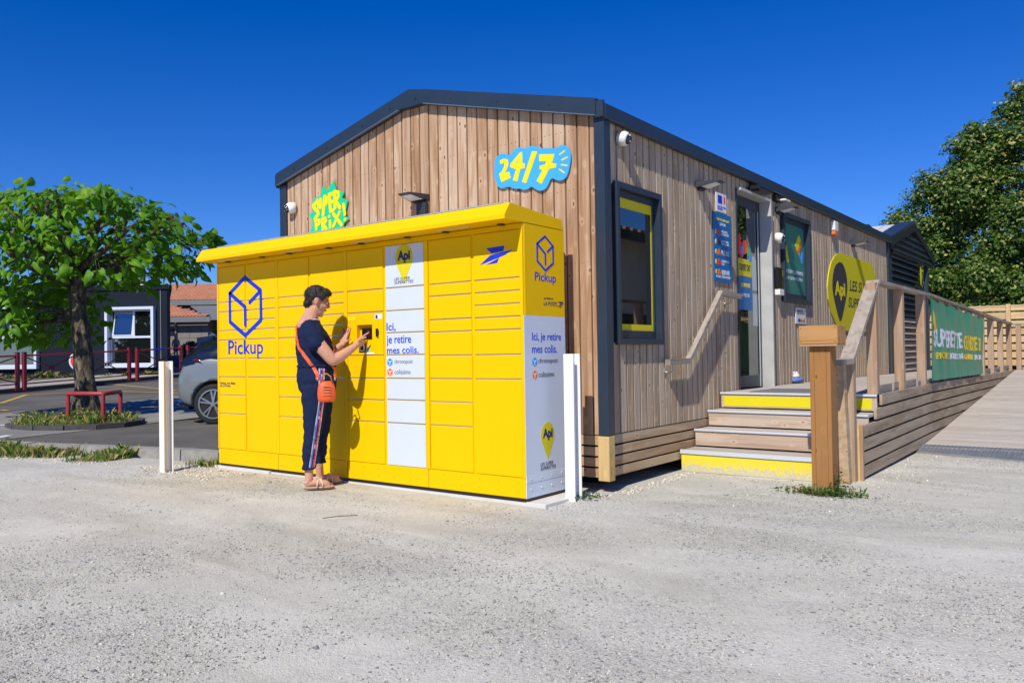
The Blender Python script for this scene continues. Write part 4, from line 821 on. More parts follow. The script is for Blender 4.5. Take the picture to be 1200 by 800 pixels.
local(text('lettering', 'Ici, je retire', FS, -0.685, -0.285, 1.215, 1.295, 'blue_print', None, 0.01), T); local(text('lettering', 'mes colis.', FS, -0.688, -0.345, 1.135, 1.20, 'blue_print', None, 0.01), T)
cube(FS, -0.655, 1.068, 0.037, 'cyan_print', T); local(text('lettering', 'chronopost', FS, -0.605, -0.335, 1.045, 1.095, 'ink', None, 0.0), T)
cube(FS, -0.655, 0.968, 0.037, 'orange_print', T); local(text('lettering', 'colissimo', FS, -0.605, -0.39, 0.948, 0.99, 'ink', None, 0.0), T)
pin(FS, -0.494, 0.492, 0.100, T); local(text('lettering', 'LES SUPER\nSUPERETTES', FS, -0.60, -0.385, 0.205+.02, 0.285, 'ink', None, 0.0, shear=0.2), T)

# white steel bollards
for (x, y, h, lab) in ((-0.055, -0.40, 1.125, 'white steel H section bollard at the right corner of parcel locker'), (-4.41, -1.265, 1.11, 'white steel H section bollard standing left of parcel locker')):
    t = thing('steel_bollard', lab, 'bollard', (x, y, 0), group='white steel bollards guarding the locker')
    obj('flange', MB().box(-.045, .045, -.052, -.042, -.05, h, .0015), 'post_white', t); obj('flange', MB().box(-.045, .045, .042, .052, -.05, h, .0015), 'post_white', t)
    obj('web', MB().box(-.004, .004, -.042, .042, -.05, h-.002), 'post_white', t); obj('flange_edge', MB().box(.0455, .0475, -.050, -.034, 0, h-.01), 'tan_edge', t) if x < -1 else None

# ---------------------------------------------------------------- timber steps
ST = thing('timber_steps', 'four timber steps with metal nosings and yellow first and last risers', 'steps', (0.8, 1.9, 0))
NOS = [(1.363, 0.200), (1.685, 0.369), (2.012, 0.532), (2.342, 0.698)]
def S_(name, mb, mat, par=None): o = obj(name, mb, mat); return local(o, ST)
def SB(name, mat, *a, c=0.002): return local(board(name, mat, None, *a, c), ST)
zb0 = -0.02
for k, (yn, zn) in enumerate(NOS):
    xw = 1.44 if k == 0 else 1.545
    zlo = 0.03 if k == 0 else NOS[k-1][1]+0.012
    if k == 3: zlo = NOS[2][1]+0.012
    SB('riser', 'wood_riser', 0.02, xw, yn+0.012, yn+0.036, zlo-(0.05 if k == 0 else 0), zn-0.014)
    if k < 3:
        yd = NOS[k+1][0]+0.010; n = 2; wv = (yd-yn-0.028)/n
        for i in range(n): SB('tread', 'wood_deck', 0.02, xw, yn+0.026+i*wv, yn+0.026+(i+1)*wv-0.006, zn-0.026, zn)
    xe = 1.445 if k == 0 else 1.548; nz = MB().box(0.015, xe, yn-.004, yn+0.0235, zn-0.002, zn+0.004).box(0.015, xe, yn-0.004, yn, zn-(0.034 if k == 0 else 0.016), zn-.0021)
    S_('nosing', nz, 'nosing_metal')
S_('yellow_riser', MB().box(0.022, 1.438, 1.372, 1.3745, 0.0, 0.162), 'worn_yellow'); S_('yellow_riser', MB().box(0.05, 1.50, 2.351, 2.3535, 0.560, 0.662), 'sign_yellow')
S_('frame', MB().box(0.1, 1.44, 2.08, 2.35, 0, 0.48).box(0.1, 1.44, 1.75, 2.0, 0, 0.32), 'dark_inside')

# ---------------------------------------------------------------- deck, its horizontal side boards
DK = thing('timber_deck', 'raised timber landing running along the shop with horizontal side boards', 'deck', (0.8, 8, 0))
def DB(name, mat, *a, c=0.002): return local(board(name, mat, None, *a, c), DK)
def D_(name, mb, mat): return local(obj(name, mb, mat), DK)
y = 2.368
while y < 14.9:
    zz = dz = 0.697 - max(0, (y-4.85))*0.0062
    DB('deck_board', 'wood_deck', 0.012, 1.50, y, y+0.137, zz-0.026, zz, c=0.0025); y += 0.1435
def topz(y): return 0.012*(y-2.4)/2.45 if y < 4.85 else 0.012-(y-4.85)*0.0085
for k in range(6):
    zt = 0.112+0.1168*k; y0 = [1.70, 1.70, 1.70, 1.70, 2.20, 2.42][k]
    for (a, b) in ((y0, 4.848), (4.852, 14.2)):
        if k < 2 and b > 5: b = 9.0
        mb = MB(); xo = 1.552
        mb.hexa([(xo, a, zt-.096+topz(a)), (xo+.024, a, zt-.096+topz(a)), (xo+.024, b, zt-.096+topz(b)), (xo, b, zt-.096+topz(b)), (xo, a, zt+topz(a)), (xo+.024, a, zt+topz(a)), (xo+.024, b, zt+topz(b)), (xo, b, zt+topz(b))])
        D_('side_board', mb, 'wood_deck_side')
D_('end_post', MB().box(1.535, 1.556, 1.655, 1.698, -.02, 0.47, 0.003), 'wood_corner'); D_('end_post', MB().box(1.555, 1.585, 1.655, 1.697, -.02, 0.47, 0.003), 'wood_rail_z')
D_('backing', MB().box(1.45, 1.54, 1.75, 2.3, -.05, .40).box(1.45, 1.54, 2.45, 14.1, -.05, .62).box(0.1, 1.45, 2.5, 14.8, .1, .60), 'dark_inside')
D_('kick_board', MB().box(1.475, 1.50, 2.50, 3.20, 0.70, 0.775, .002).box(1.475, 1.50, 3.30, 4.42, 0.70, 0.78, .002).box(1.475, 1.50, 4.52, 14.0, 0.68, 0.75, .002), 'wood_rail')

# ---------------------------------------------------------------- deck railing
RL = thing('deck_railing', 'weathered timber railing with square posts along the landing edge', 'railing', (1.5, 6, 0))
def L_o(name, mb, mat): return local(obj(name, mb, mat), RL)
def railz(y): return 1.782-(0 if y < 5.0 else (y-5.0)*0.0195 if y < 13.5 else 0.166)
def rpost(y, x=1.505, zb=0.70): L_o('post', MB().box(x-.046, x+.046, y-.046, y+.046, zb, railz(y)-.03, .004), 'wood_rail_z')
for y in (2.41, 3.56, 4.72, 5.95, 7.2, 8.45, 9.75, 10.95, 12.35, 13.85): rpost(y, zb=0.60 if y > 3 else 0.70)
def rail(p, q, wd=0.055, th=0.034, name='handrail', mat='wood_rail'):
    (x0, y0, z0), (x1, y1, z1) = p, q
    L_o(name, MB().hexa([(x0-wd, y0, z0-th), (x0+wd, y0, z0-th), (x1+wd, y1, z1-th), (x1-wd, y1, z1-th), (x0-wd, y0, z0), (x0+wd, y0, z0), (x1+wd, y1, z1), (x1-wd, y1, z1)]), mat)
rail((1.51, 2.50, railz(2.5)), (1.51, 4.98, railz(5))); rail((1.51, 4.984, railz(5)), (1.51, 9.3, railz(9.3))); rail((1.51, 9.304, railz(9.3)), (1.51, 14.0, railz(14)))
# sloping stair rail, lower stub and its two posts
rail((1.50, 1.53, 1.052), (1.50, 2.497, railz(2.5)), 0.058, 0.05, 'stair_rail'); rail((1.50, 1.20, 1.040), (1.50, 1.527, 1.048), 0.058, 0.045, 'stair_rail')
L_o('post', MB().box(1.45, 1.54, 1.56, 1.65, -.03, 1.04, .004), 'wood_rail_z')
L_o('post', MB().hexa([(1.452, 1.40, -.03), (1.535, 1.40, -.03), (1.535, 1.49, -.03), (1.452, 1.49, -.03), (1.452, 1.27, 1.0), (1.535, 1.27, 1.0), (1.535, 1.36, 1.0), (1.452, 1.36, 1.0)]), 'wood_skirt_y')
# turn at the far corner of the ramp head
L_o('post', MB().box(1.60, 1.69, 14.15, 14.25, .5, 1.59, .004), 'wood_rail_z')
L_o('handrail', MB().box(1.45, 3.6, 14.14, 14.26, 1.58, 1.615, .003), 'wood_rail'); L_o('kick_board', MB().box(1.70, 3.6, 14.2, 14.225, .63, .70, .002), 'wood_rail')
for x in (2.9, ): L_o('post', MB().box(x, x+.09, 14.15, 14.25, .5, 1.58, .004), 'wood_rail_z')

# wall handrail by the window
t = thing('wall_handrail', 'timber handrail on steel hooks fixed to wall beside the steps', 'handrail', (0.08, 1.9, 1.3))
def wr(p, q, wd=0.026, th=0.052):
    (y0, z0), (y1, z1) = p, q
    local(obj('rail', MB().hexa([(.075-wd, y0, z0-th), (.075+wd, y0, z0-th), (.075+wd, y1, z1-th), (.075-wd, y1, z1-th), (.075-wd, y0, z0), (.075+wd, y0, z0), (.075+wd, y1, z1), (.075-wd, y1, z1)]), 'wood_rail'), t)
wr((1.01, 1.06), (1.44, 1.065)); wr((1.443, 1.066), (2.26, 1.755)); wr((2.263, 1.755), (2.78, 1.740))
for y, z in ((1.10, 1.0), (2.52, 1.69), (1.75, 1.30)): local(obj('bracket', MB().tube([(0, y, z-.05), (.04, y, z-.07), (.075, y, z-.05), (.075, y, z+.01)], .007, 8).cyl((0, y, z-.05), (.006, y, z-.05), .025), 'galvanised', smooth=False), t)
# heavy post with block head
t = thing('timber_gate_post', 'thick brown timber post with a square block head in front of the steps', 'post', (1.48, 0.90, 0))
for k in range(3): obj('plank', MB().box(-.08+[0, .034, .128][k]*1.0, -.08+[.033, .127, .16][k], -.08, .08, -.05, 1.17, .003), 'wood_post', t)
obj('head_block', MB().box(-.148, .148, -.12, .12, 1.172, 1.318, .004), 'wood_block', t)
sc_ = MB()
for a in (-.13, .13):
    for z in (1.19, 1.30): sc_.cyl((a, -.12, z), (a, -.122, z), .004, n=6)
obj('screw', sc_, 'black_plastic', t)
obj('head_board', MB().box(-.142, .146, -.128, .118, 1.155, 1.1705, .002), 'wood_skirt_x', t)

# ---------------------------------------------------------------- access ramp
RP = thing('access_ramp', 'long timber boarded wheelchair ramp rising beside the side boards', 'ramp', (2.4, 8, 0))
def rz(y): return 0.035+(y-4.16)*0.0610
y = 4.17
while y < 14.0:
    o = local(board('ramp_board', 'wood_deck', None, 1.582, 3.25, y, y+0.137, 0, 0.026, 0.0025), RP); o.location.z = rz(y)-.026; o.rotation_euler.x = math.atan(.061); y += 0.1435
local(obj('side_beam', MB().hexa([(1.582, 4.2, -.1), (1.61, 4.2, -.1), (1.61, 14, -.1), (1.582, 14, -.1), (1.582, 4.2, rz(4.2)-.03), (1.61, 4.2, rz(4.2)-.03), (1.61, 14, rz(14)-.03), (1.582, 14, rz(14)-.03)]), 'wood_deck_side'), RP)
local(obj('side_beam', MB().hexa([(3.2, 4.2, -.1), (3.24, 4.2, -.1), (3.24, 14, -.1), (3.2, 14, -.1), (3.2, 4.2, rz(4.2)-.03), (3.24, 4.2, rz(4.2)-.03), (3.24, 14, rz(14)-.03), (3.2, 14, rz(14)-.03)]), 'wood_deck_side'), RP)
mb = MB().hexa([(1.53, 3.97, -.01), (3.25, 3.50, -.01), (3.25, 4.30, -.01), (1.58, 4.30, -.01), (1.53, 3.97, .006), (3.25, 3.50, .004), (3.25, 4.30, .052), (1.58, 4.30, .052)])
def plz(x, y): fy = 3.97-(x-1.53)*0.2733; return .006+(y-fy)/max(.05, 4.3-fy)*.046
yy = 3.54; k = 0
while yy < 4.29:
    xx = 1.58+(0.03 if k % 2 else 0)
    while xx < 3.22:
        if yy > 4.0-(xx-1.53)*.2733:
            s = 1 if (k+int(xx*100)//6) % 2 else -1; z = plz(xx, yy); dx, dy = .016, .011*s
            mb.add([(xx-dx, yy-dy, z-.001), (xx+.005, yy-.005*s, z+.010), (xx+dx, yy+dy, z-.001), (xx-.005, yy+.005*s, z+.010)], [(0, 1, 2, 3)])
        xx += .042
    yy += .026; k += 1
local(obj('tread_plate', mb, 'galvanised', fix=False), RP)

# ---------------------------------------------------------------- banner tied to the railing
t = thing('shop_banner', 'green shiny banner tied to the railing, reading SUPERETTE OUVERTE 7/7', 'banner', (1.58, 7, 1.2))
def bsurf(u, v, w=0):  # u 0..1 along, v 0..1 up: hanging cloth, folds fan out below the ties
    y = 4.78+4.35*u; zt = 1.712-0.115*u-.026*abs(math.sin(u*math.pi*6)); zb2 = 0.745-.045*u; z = zb2+(zt-zb2)*v
    f = 0.010*math.sin(u*math.pi*12+0.6)*(0.25+0.75*v)+0.005*math.sin(u*41+v*5)+0.0035*math.sin(u*87+2*math.sin(v*3))*(1-v*.5)+0.007*math.sin(u*19-v*6)
    return (1.600+f+w, y, z)
NU, NV = 150, 30; mb = MB()
for j in range(NV+1):
    for i in range(NU+1): mb.v.append(bsurf(i/NU, j/NV))
for j in range(NV):
    for i in range(NU): mb.f.append((j*(NU+1)+i, j*(NU+1)+i+1, (j+1)*(NU+1)+i+1, (j+1)*(NU+1)+i))
n0 = len(mb.v); mb.v += [(x-.003, y, z) for x, y, z in mb.v]; mb.f += [tuple(reversed([i+n0 for i in f])) for f in mb.f]
local(obj('cloth', mb, 'banner_shine', smooth=True, fix=False), t)
BF = lambda u, v, w: bsurf(u, v, w+.003)
def btext(s, u0, u1, v0, v1, mat, bold):
    o = text('lettering', s, BF, u0, u1, v0, v1, mat, None, bold, th=.002, dense=.16); local(o, t)
btext('SUPERETTE', .045, .515, .42, .66, 'white_paint', .03); btext('OUVERTE 7/7', .545, .955, .40, .64, 'banner_shine_yellow', .03)
btext('EPICERIE', .07, .27, .27, .355, 'banner_shine_yellow', .02); btext('PRODUITS FRAIS', .29, .52, .265, .35, 'white_paint', .02); btext('BOULANGERIE', .54, .74, .26, .345, 'banner_shine_yellow', .02); btext('SNACKING', .77, .97, .255, .34, 'white_paint', .02)
local(obj('drawing', MB().prism([(.02, .86), (.05, .80), (.085, .66), (.06, .60), (.03, .70)], BF, 0, .003), 'banner_shine_yellow'), t)
for k in range(7): p = bsurf(k/6*.98+.01, .985); local(obj('tie', MB().tube([p, (1.57, p[1], p[2]+.04), (1.50, p[1], p[2]+.07)], .003, 6), 'grey_sheet'), t)

# door mat and dropped toy
t = tag(obj('door_mat', MB().box(0.28, 1.05, 2.46, 3.20, 0.6985, 0.706, .002), 'grey_sheet'), 'grey metal grating mat on the landing at top of steps', 'mat')
t = thing('soft_toy', 'small blue and white soft toy lying at the foot of door frame', 'toy', (0.02, 4.84, 0.70))
obj('body', MB().ell((0, .02, .038), (.06, .19, .038)), 'soft_toy_blue', t, smooth=True); obj('head', MB().ell((-.01, -.03, .095), (.05, .075, .035)), 'white_plastic', t, smooth=True)
obj('ear', MB().ell((-.01, -.08, .128), (.014, .03, .022)), 'white_plastic', t, smooth=True); obj('ear', MB().ell((-.01, .02, .128), (.014, .03, .022)), 'white_plastic', t, smooth=True)

# ---------------------------------------------------------------- louvred shelter beyond the cabin
H = thing('louvred_shelter', 'dark grey louvred shelter with pitched translucent roof beyond the far end of the cabin', 'shelter', (-1, 12.5, 0))
def H_(name, mb, mat): return local(obj(name, mb, mat), H)
ya, yb, yc, zr, ze = 10.33, 12.50, 14.62, 3.63, 3.05
H_('post', MB().box(-.07, .0, 10.27, 10.38, .5, 3.03, .004), 'grey_metal'); H_('post', MB().box(-.08, .0, 13.93, 14.06, .5, 2.98, .004), 'grey_metal'); H_('post', MB().box(-2.5, -2.42, 13.93, 14.06, .5, 2.98, .004), 'grey_metal')
H_('post', MB().box(-.05, -.001, 10.42, 10.52, .5, 2.9, .004), 'grey_metal_dark')
def slant(x0, x1, pa, pb, th): (y0, z0), (y1, z1) = pa, pb; return MB().hexa([(x0, y0, z0-th), (x1, y0, z0-th), (x1, y1, z1-th), (x0, y1, z1-th), (x0, y0, z0), (x1, y0, z0), (x1, y1, z1), (x0, y1, z1)])
H_('gable_trim', slant(-.03, .04, (10.28, 3.13), (12.5, 3.68), .15), 'grey_metal_dark'); H_('gable_trim', slant(-.03, .04, (12.504, 3.68), (14.62, 3.13), .15), 'grey_metal_dark')
H_('tie_beam', MB().box(-.04, .02, 10.55, 14.5, 2.90, 2.97, .003), 'grey_metal_dark')
z = 2.99
while z < 3.45:
    hw = (3.56-z)/.26; H_('louvre', MB().hexa([(-.02, 12.5-hw, z-.01), (.03, 12.5-hw, z-.03), (.03, 12.5+hw, z-.03), (-.02, 12.5+hw, z-.01), (-.02, 12.5-hw, z+.07), (-.01, 12.5-hw, z+.075), (-.01, 12.5+hw, z+.075), (-.02, 12.5+hw, z+.07)]), 'grey_metal'); z += .118
z = .60
while z < 2.86:
    H_('louvre', MB().hexa([(-.05, 10.53, z), (.02, 10.53, z-.03), (.02, 13.38, z-.03), (-.05, 13.38, z), (-.05, 10.53, z+.065), (-.035, 10.53, z+.07), (-.035, 13.38, z+.07), (-.05, 13.38, z+.065)]), 'grey_metal' if z > 1.75 else 'wood_rail'); z += .118
H_('inner_panel', MB().box(-.12, -.09, 10.5, 13.4, .5, 2.9), 'dark_inside')
for k in range(10):
    x1 = .02-k*.28; (sa, sb) = ((10.22, 3.13), (12.5, 3.70)); H_('roof_sheet', slant(x1-.27, x1-.002, sa, sb, .02), 'translucent_sheet'); H_('roof_sheet', slant(x1-.27, x1-.002, (12.504, 3.70), (14.72, 3.13), .02), 'grey_metal')
H_('roof_edge', slant(-.28, .035, (10.26, 3.165), (12.5, 3.735), .03), 'grey_metal')
mb = MB()
for x in (-.75, -1.1, -1.5):
    for yv in (11.7,): mb.hexa([(x-.1, yv-.2, 3.505), (x+.1, yv-.2, 3.505), (x+.1, yv+.2, 3.605), (x-.1, yv+.2, 3.605), (x-.06, yv-.12, 3.62), (x+.06, yv-.12, 3.62), (x+.06, yv+.1, 3.66), (x-.06, yv+.1, 3.66)])
H_('roof_vent', mb, 'black_plastic')
H_('lamp_arm', MB().cyl((.03, 12.63, 2.84), (.10, 12.63, 2.84), .012).box(.0, .06, 12.5, 12.76, 2.36, 2.42, .004), 'black_plastic')
t = thing('hanging_sign', 'small yellow oval sign hanging from the louvred shelter', 'sign', (.1, 12.63, 2.60)); obj('board', MB().ell((0, 0, 0), (.012, .10, .20), 20, 14), 'sign_yellow', t); obj('rim', MB().ell((-.004, 0, 0), (.010, .13, .25), 20, 14), 'black_plastic', t)
t = thing('gas_bottle_cage', 'dark rack with red rows seen behind the louvred shelter', 'rack', (-.2, 13.65, .6))
obj('frame', MB().box(-.5, 0, -.16, .16, 0, 1.5, .01), 'dark_inside', t)
for k in range(5): obj('shelf', MB().box(-.02, .03, -.15, .15, .12+.28*k, .17+.28*k, .005), 'grille_red', t)

# ---------------------------------------------------------------- far timber fence
FN = thing('timber_fence', 'pale yellow timber fence of horizontal boards behind the ramp', 'fence', (2, 15.6, 0))
FY = 15.6
for xa in [-6.1+1.86*k for k in range(9)]:
    local(board('fence_post', 'wood_fence_z', None, xa-.045, xa+.045, FY-.05, FY+.04, .0, 2.085, .004), FN)
    for k in range(7):
        z0 = 0.70+k*0.174
        local(board('fence_board', 'wood_fence', None, xa+.048, xa+1.81, FY-.012, FY+.010, z0, z0+(.137 if k < 6 else .155), .003), FN)
    local(board('top_rail', 'wood_fence', None, xa+.048, xa+1.81, FY-.05, FY+.04, 2.025, 2.06, .003), FN); local(board('fence_board', 'wood_fence', None, xa+.048, xa+1.81, FY-.04, FY-.014, 1.93, 2.022, .003), FN)
rs = np.random.RandomState(31); n = 16000; P = np.stack([-6+16*rs.rand(n), 16.5+.9*rs.rand(n), .45+1.75*rs.rand(n)], 1)
HG = thing('hedge', 'dark dense hedge growing close behind the timber fence', 'hedge', (2, 16.9, .4))
struct('rear_ground', MB().box(-8, 16, 14.2, 30, -.3, .56), 'soil'); 

# ---------------------------------------------------------------- leaves
def leafshape(kind):
    if kind == 'catalpa':  # heart shaped, folded on its midrib, tip drooping; unit length
        V = np.array([(0,0,0),(.38,.02,.06),(.75,0,.0),(1.05,0,-.16),(-.10,.22,.05),(.12,.43,.02),(.45,.40,-.02),(.78,.22,-.07),(-.10,-.22,.05),(.12,-.43,.02),(.45,-.40,-.02),(.78,-.22,-.07)], float)
        F = np.array([(0,5,4,4),(0,1,6,5),(1,2,7,6),(2,3,7,7),(0,8,9,9),(0,9,10,1),(1,10,11,2),(2,11,3,3)]); return V, F
def leaves_mesh(name, P, Nrm, S, T, mat, rs, rows=None):
    """small two-facet leaves: 6 verts, 2 quads folded on the midrib"""
    n = len(P); base = np.array([(-.5,0,0),(0,.30,.06),(.1,.0,0),(.55,0,-.05),(0,-.30,.06),(.0,.0,0)], float)
    base = np.array([(-.5,0,0),(.05,.34,.08),(.55,0,-.04),(.05,-.34,.08)], float); Fb = np.array([(0,2,1),(0,3,2)])
    Nn = Nrm/np.linalg.norm(Nrm, axis=1, keepdims=True); A = rs.randn(n, 3); A -= (A*Nn).sum(1, keepdims=True)*Nn; A /= np.linalg.norm(A, axis=1, keepdims=True); Bv = np.cross(Nn, A)
    V = P[:, None]+S[:, None, None]*(base[None, :, 0:1]*A[:, None]+base[None, :, 1:2]*Bv[:, None]+base[None, :, 2:3]*Nn[:, None])
    F = (Fb[None]+(np.arange(n)*4)[:, None, None]).reshape(-1, 3)
    return np_mesh(name, V.reshape(-1, 3), F, np.repeat(T, 4), mat)
def branch(mb, p, q, r0, r1, rs, bend=.12, n=5, sides=8):
    p, q = np.array(p, float), np.array(q, float); L = np.linalg.norm(q-p); off = rs.randn(3)*bend*L; pts = [p+(q-p)*t+off*math.sin(math.pi*t)*.5 for t in np.linspace(0, 1, n)]
    mb.tube([tuple(a) for a in pts], 0, sides, [r0+(r1-r0)*t for t in np.linspace(0, 1, n)]); return pts

o = bpy.data.objects.new('foliage', leaves_mesh('foliage', P-np.array([2, 16.9, .4]), rs.randn(n, 3)*.6+[0, -.5, .4], .12*(.6+.7*rs.rand(n)), rs.rand(n)*.6, 'lime_leaf', rs)); C.objects.link(o); o.parent = HG; o['kind'] = 'stuff'
obj('stem', MB().box(-7.8, 7.8, -.1, .1, -.3, .9), 'bark_far', HG)
# catalpa in the island
rs = np.random.RandomState(11); TX, TY, TZ0 = -11.45, 1.25, 0.13
CT = thing('catalpa_tree', 'broad leafy tree with large bright green leaves and rough trunk inside the kerbed island', 'tree', (TX, TY, TZ0))
rr = np.array([r_.x, r_.y]); rr = rr/np.linalg.norm(rr); ff = np.array([-rr[1], rr[0]])
mb = MB(); tp = []
for i in range(15):
    t = i/14; z = 2.75*t; tp.append((0.05*math.sin(t*5)-.02*rr[0]*z, .04*math.cos(t*4)-.04, z-.05))
mb.tube(tp, 0, 28, [.28-.105*min(1, i/3)+.012*math.sin(i*1.9) if i < 4 else .172-.003*i+.010*math.sin(i*1.7) for i in range(15)])
for i, v in enumerate(mb.v):
    a = Vector(v); nn = noise.noise((a.x*7, a.y*7, a.z*3.2))*.035+noise.noise((a.x*22, a.y*22, a.z*8))*.014; c = Vector((0, 0, a.z)); d = (a-c); mb.v[i] = tuple(c+d*(1+nn/max(.05, d.length)))
obj('trunk', mb, 'bark', CT, smooth=True)
limbs = MB(); twigs = []
def loc(a, d, z): return np.array([rr[0]*a+ff[0]*d, rr[1]*a+ff[1]*d, z])
top = np.array(tp[-1]); ends = []
for k in range(15):
    an = k/15*2*math.pi+rs.rand()*.3; e = loc(1.75*math.cos(an)*(1 if math.cos(an) > 0 else 1.05), 1.5*math.sin(an), 3.05+rs.rand()*.55)
    pts = branch(limbs, top+np.array([0, 0, -.4*rs.rand()]), e, .075, .025, rs, .15); ends += [pts[2], pts[3], pts[4]]
for k in range(8):
    an = k/8*2*math.pi; e = loc(.9*math.cos(an), .9*math.sin(an), 3.6+rs.rand()*.3); ends += branch(limbs, top, e, .06, .02, rs, .1)[2:]
for a, d, z in ((-1.5, .2, 1.95), (-1.9, -.1, 1.6), (-1.2, -.2, 1.75), (-1.7, -.4, 2.2), (-2.2, 0, 2.1)): ends += branch(limbs, top+np.array([0, 0, -.9]), loc(a, d, z), .055, .02, rs, .12)[2:]
obj('limb', limbs, 'bark', CT, smooth=True)
# where leaves sit: umbrella crown with a hanging left side; coordinates (a = across the view street, d = depth, z above base)
def crown_ok(a, d, z):
    rad = math.hypot((a-(-.02))/2.10, d/(2.0 if d > 0 else 1.25))
    if a > 0: ztop = 4.06-1.30*max(0, (a-.1)/2.25)**2.3; zbot = 2.50-.12*math.sin(a*3)-.10*(a/2.2)
    else: ztop = 4.02-1.0*abs(min(0, a+.6)/1.9)**2.2; zbot = 2.45 if a > -.40 else 1.30+.25*math.sin(a*4)
    ztop -= .55*(d/2.0)**2
    if a < -.45: rad *= .8
    return rad < 1 and zbot < z < ztop, rad, ztop, zbot
Lp = []
while len(Lp) < 3100:
    a, d, z = rs.rand()*5.3-3.1, rs.rand()*4-2, rs.rand()*3.0+1.3
    ok, rad, zt, zb_ = crown_ok(a, d, z)
    if not ok: continue
    dep = min(zt-z, (1-rad)*2.0, (z-zb_)*1.4+.15)
    if a < -.45 and z < 2.6: dep = min(dep, .25)
    if rs.rand() > math.exp(-max(0, dep)/.36)+.14: continue
    cl = noise.noise((a*1.6, d*1.6, z*2.1))
    if cl < -.30: continue
    out = np.array([a*.30, d*.34-.35, .95 if z > zb_+.35 else .5]); Lp.append((a, d, z, out, dep))
for _ in range(190):      # shoots standing proud of the crown outline
    an = rs.rand()*6.28; a = 2.35*math.cos(an); d = 1.9*math.sin(an)*rs.rand(); ok, rad, zt, zb_ = crown_ok(min(max(a, -2.1), 2.1)*.97, d, 3); Lp.append((a, d, zt+rs.rand()*.30-.14, np.array([a*.5, d*.4-.2, .8]), 0))
V0, F0 = leafshape('catalpa'); q = []
for (a, d, z, out, dep) in Lp:
    o3 = rr[0]*out[0]+ff[0]*out[1], rr[1]*out[0]+ff[1]*out[1], out[2]; nv = Vector(o3).normalized()+Vector(rs.randn(3)*.55); nv.normalize()
    outd = Vector((rr[0]*a+ff[0]*(d-.3), rr[1]*a+ff[1]*(d-.3), -.45*1.2))+Vector(rs.randn(3)*.9); outd -= nv*outd.dot(nv); outd.normalize(); sd = nv.cross(outd); s = .075+.165*rs.rand()**1.1
    p = loc(a, d, z); M = np.array([outd, sd, nv]); q.append((p, M, s, rs.rand(), d))
def build_leaf(items, name):
    V = []; T = []
    for (p, M, s, tn, d) in items: V.append(p+(V0*s*np.array([1, .74+.2*tn, 1.3+tn]))@M); T += [tn*.75]*len(V0)
    F = np.concatenate([F0+i*len(V0) for i in range(len(items))])
    me = bpy.data.meshes.new(name); vv = np.concatenate(V); me.from_pydata(vv.tolist(), [], [tuple(dict.fromkeys(f)) for f in F.tolist()])
    at = me.attributes.new('tone', 'FLOAT', 'POINT'); at.data.foreach_set('value', np.array(T, dtype=np.float32)); me.polygons.foreach_set('use_smooth', [True]*len(me.polygons)); me.materials.append(MATS['catalpa_leaf']); return me
q.sort(key=lambda i: i[4]-i[2]*6)
PROTO = [build_leaf([(np.zeros(3), np.eye(3), 1.0, tt, 0)], 'leaf') for tt in (.1, .4, .7, .95)]
for i, (p, M, s, tn, d) in enumerate(q[:300]):
    o = bpy.data.objects.new('leaf', PROTO[i % 4]); C.objects.link(o); o.parent = CT
    mw = Matrix(((M[0][0], M[1][0], M[2][0], p[0]), (M[0][1], M[1][1], M[2][1], p[1]), (M[0][2], M[1][2], M[2][2], p[2]), (0, 0, 0, 1))); o.matrix_local = mw @ Matrix.Diagonal((s*1.1, s*.9, s*1.5, 1))
o = bpy.data.objects.new('foliage', build_leaf(q[300:], 'foliage')); C.objects.link(o); o.parent = CT; o['kind'] = 'stuff'
tw = MB()
for (p, M, s, tn, d) in q[::4]:
    e = min(ends, key=lambda e: np.linalg.norm(e-p))
    if np.linalg.norm(e-p) < .9: mid = (np.array(e)+p)/2+np.array([0, 0, -.06]); tw.tube([tuple(e), tuple(mid), tuple(p)], .0035, 4)
obj('twig', tw, 'bark', CT, fix=False)

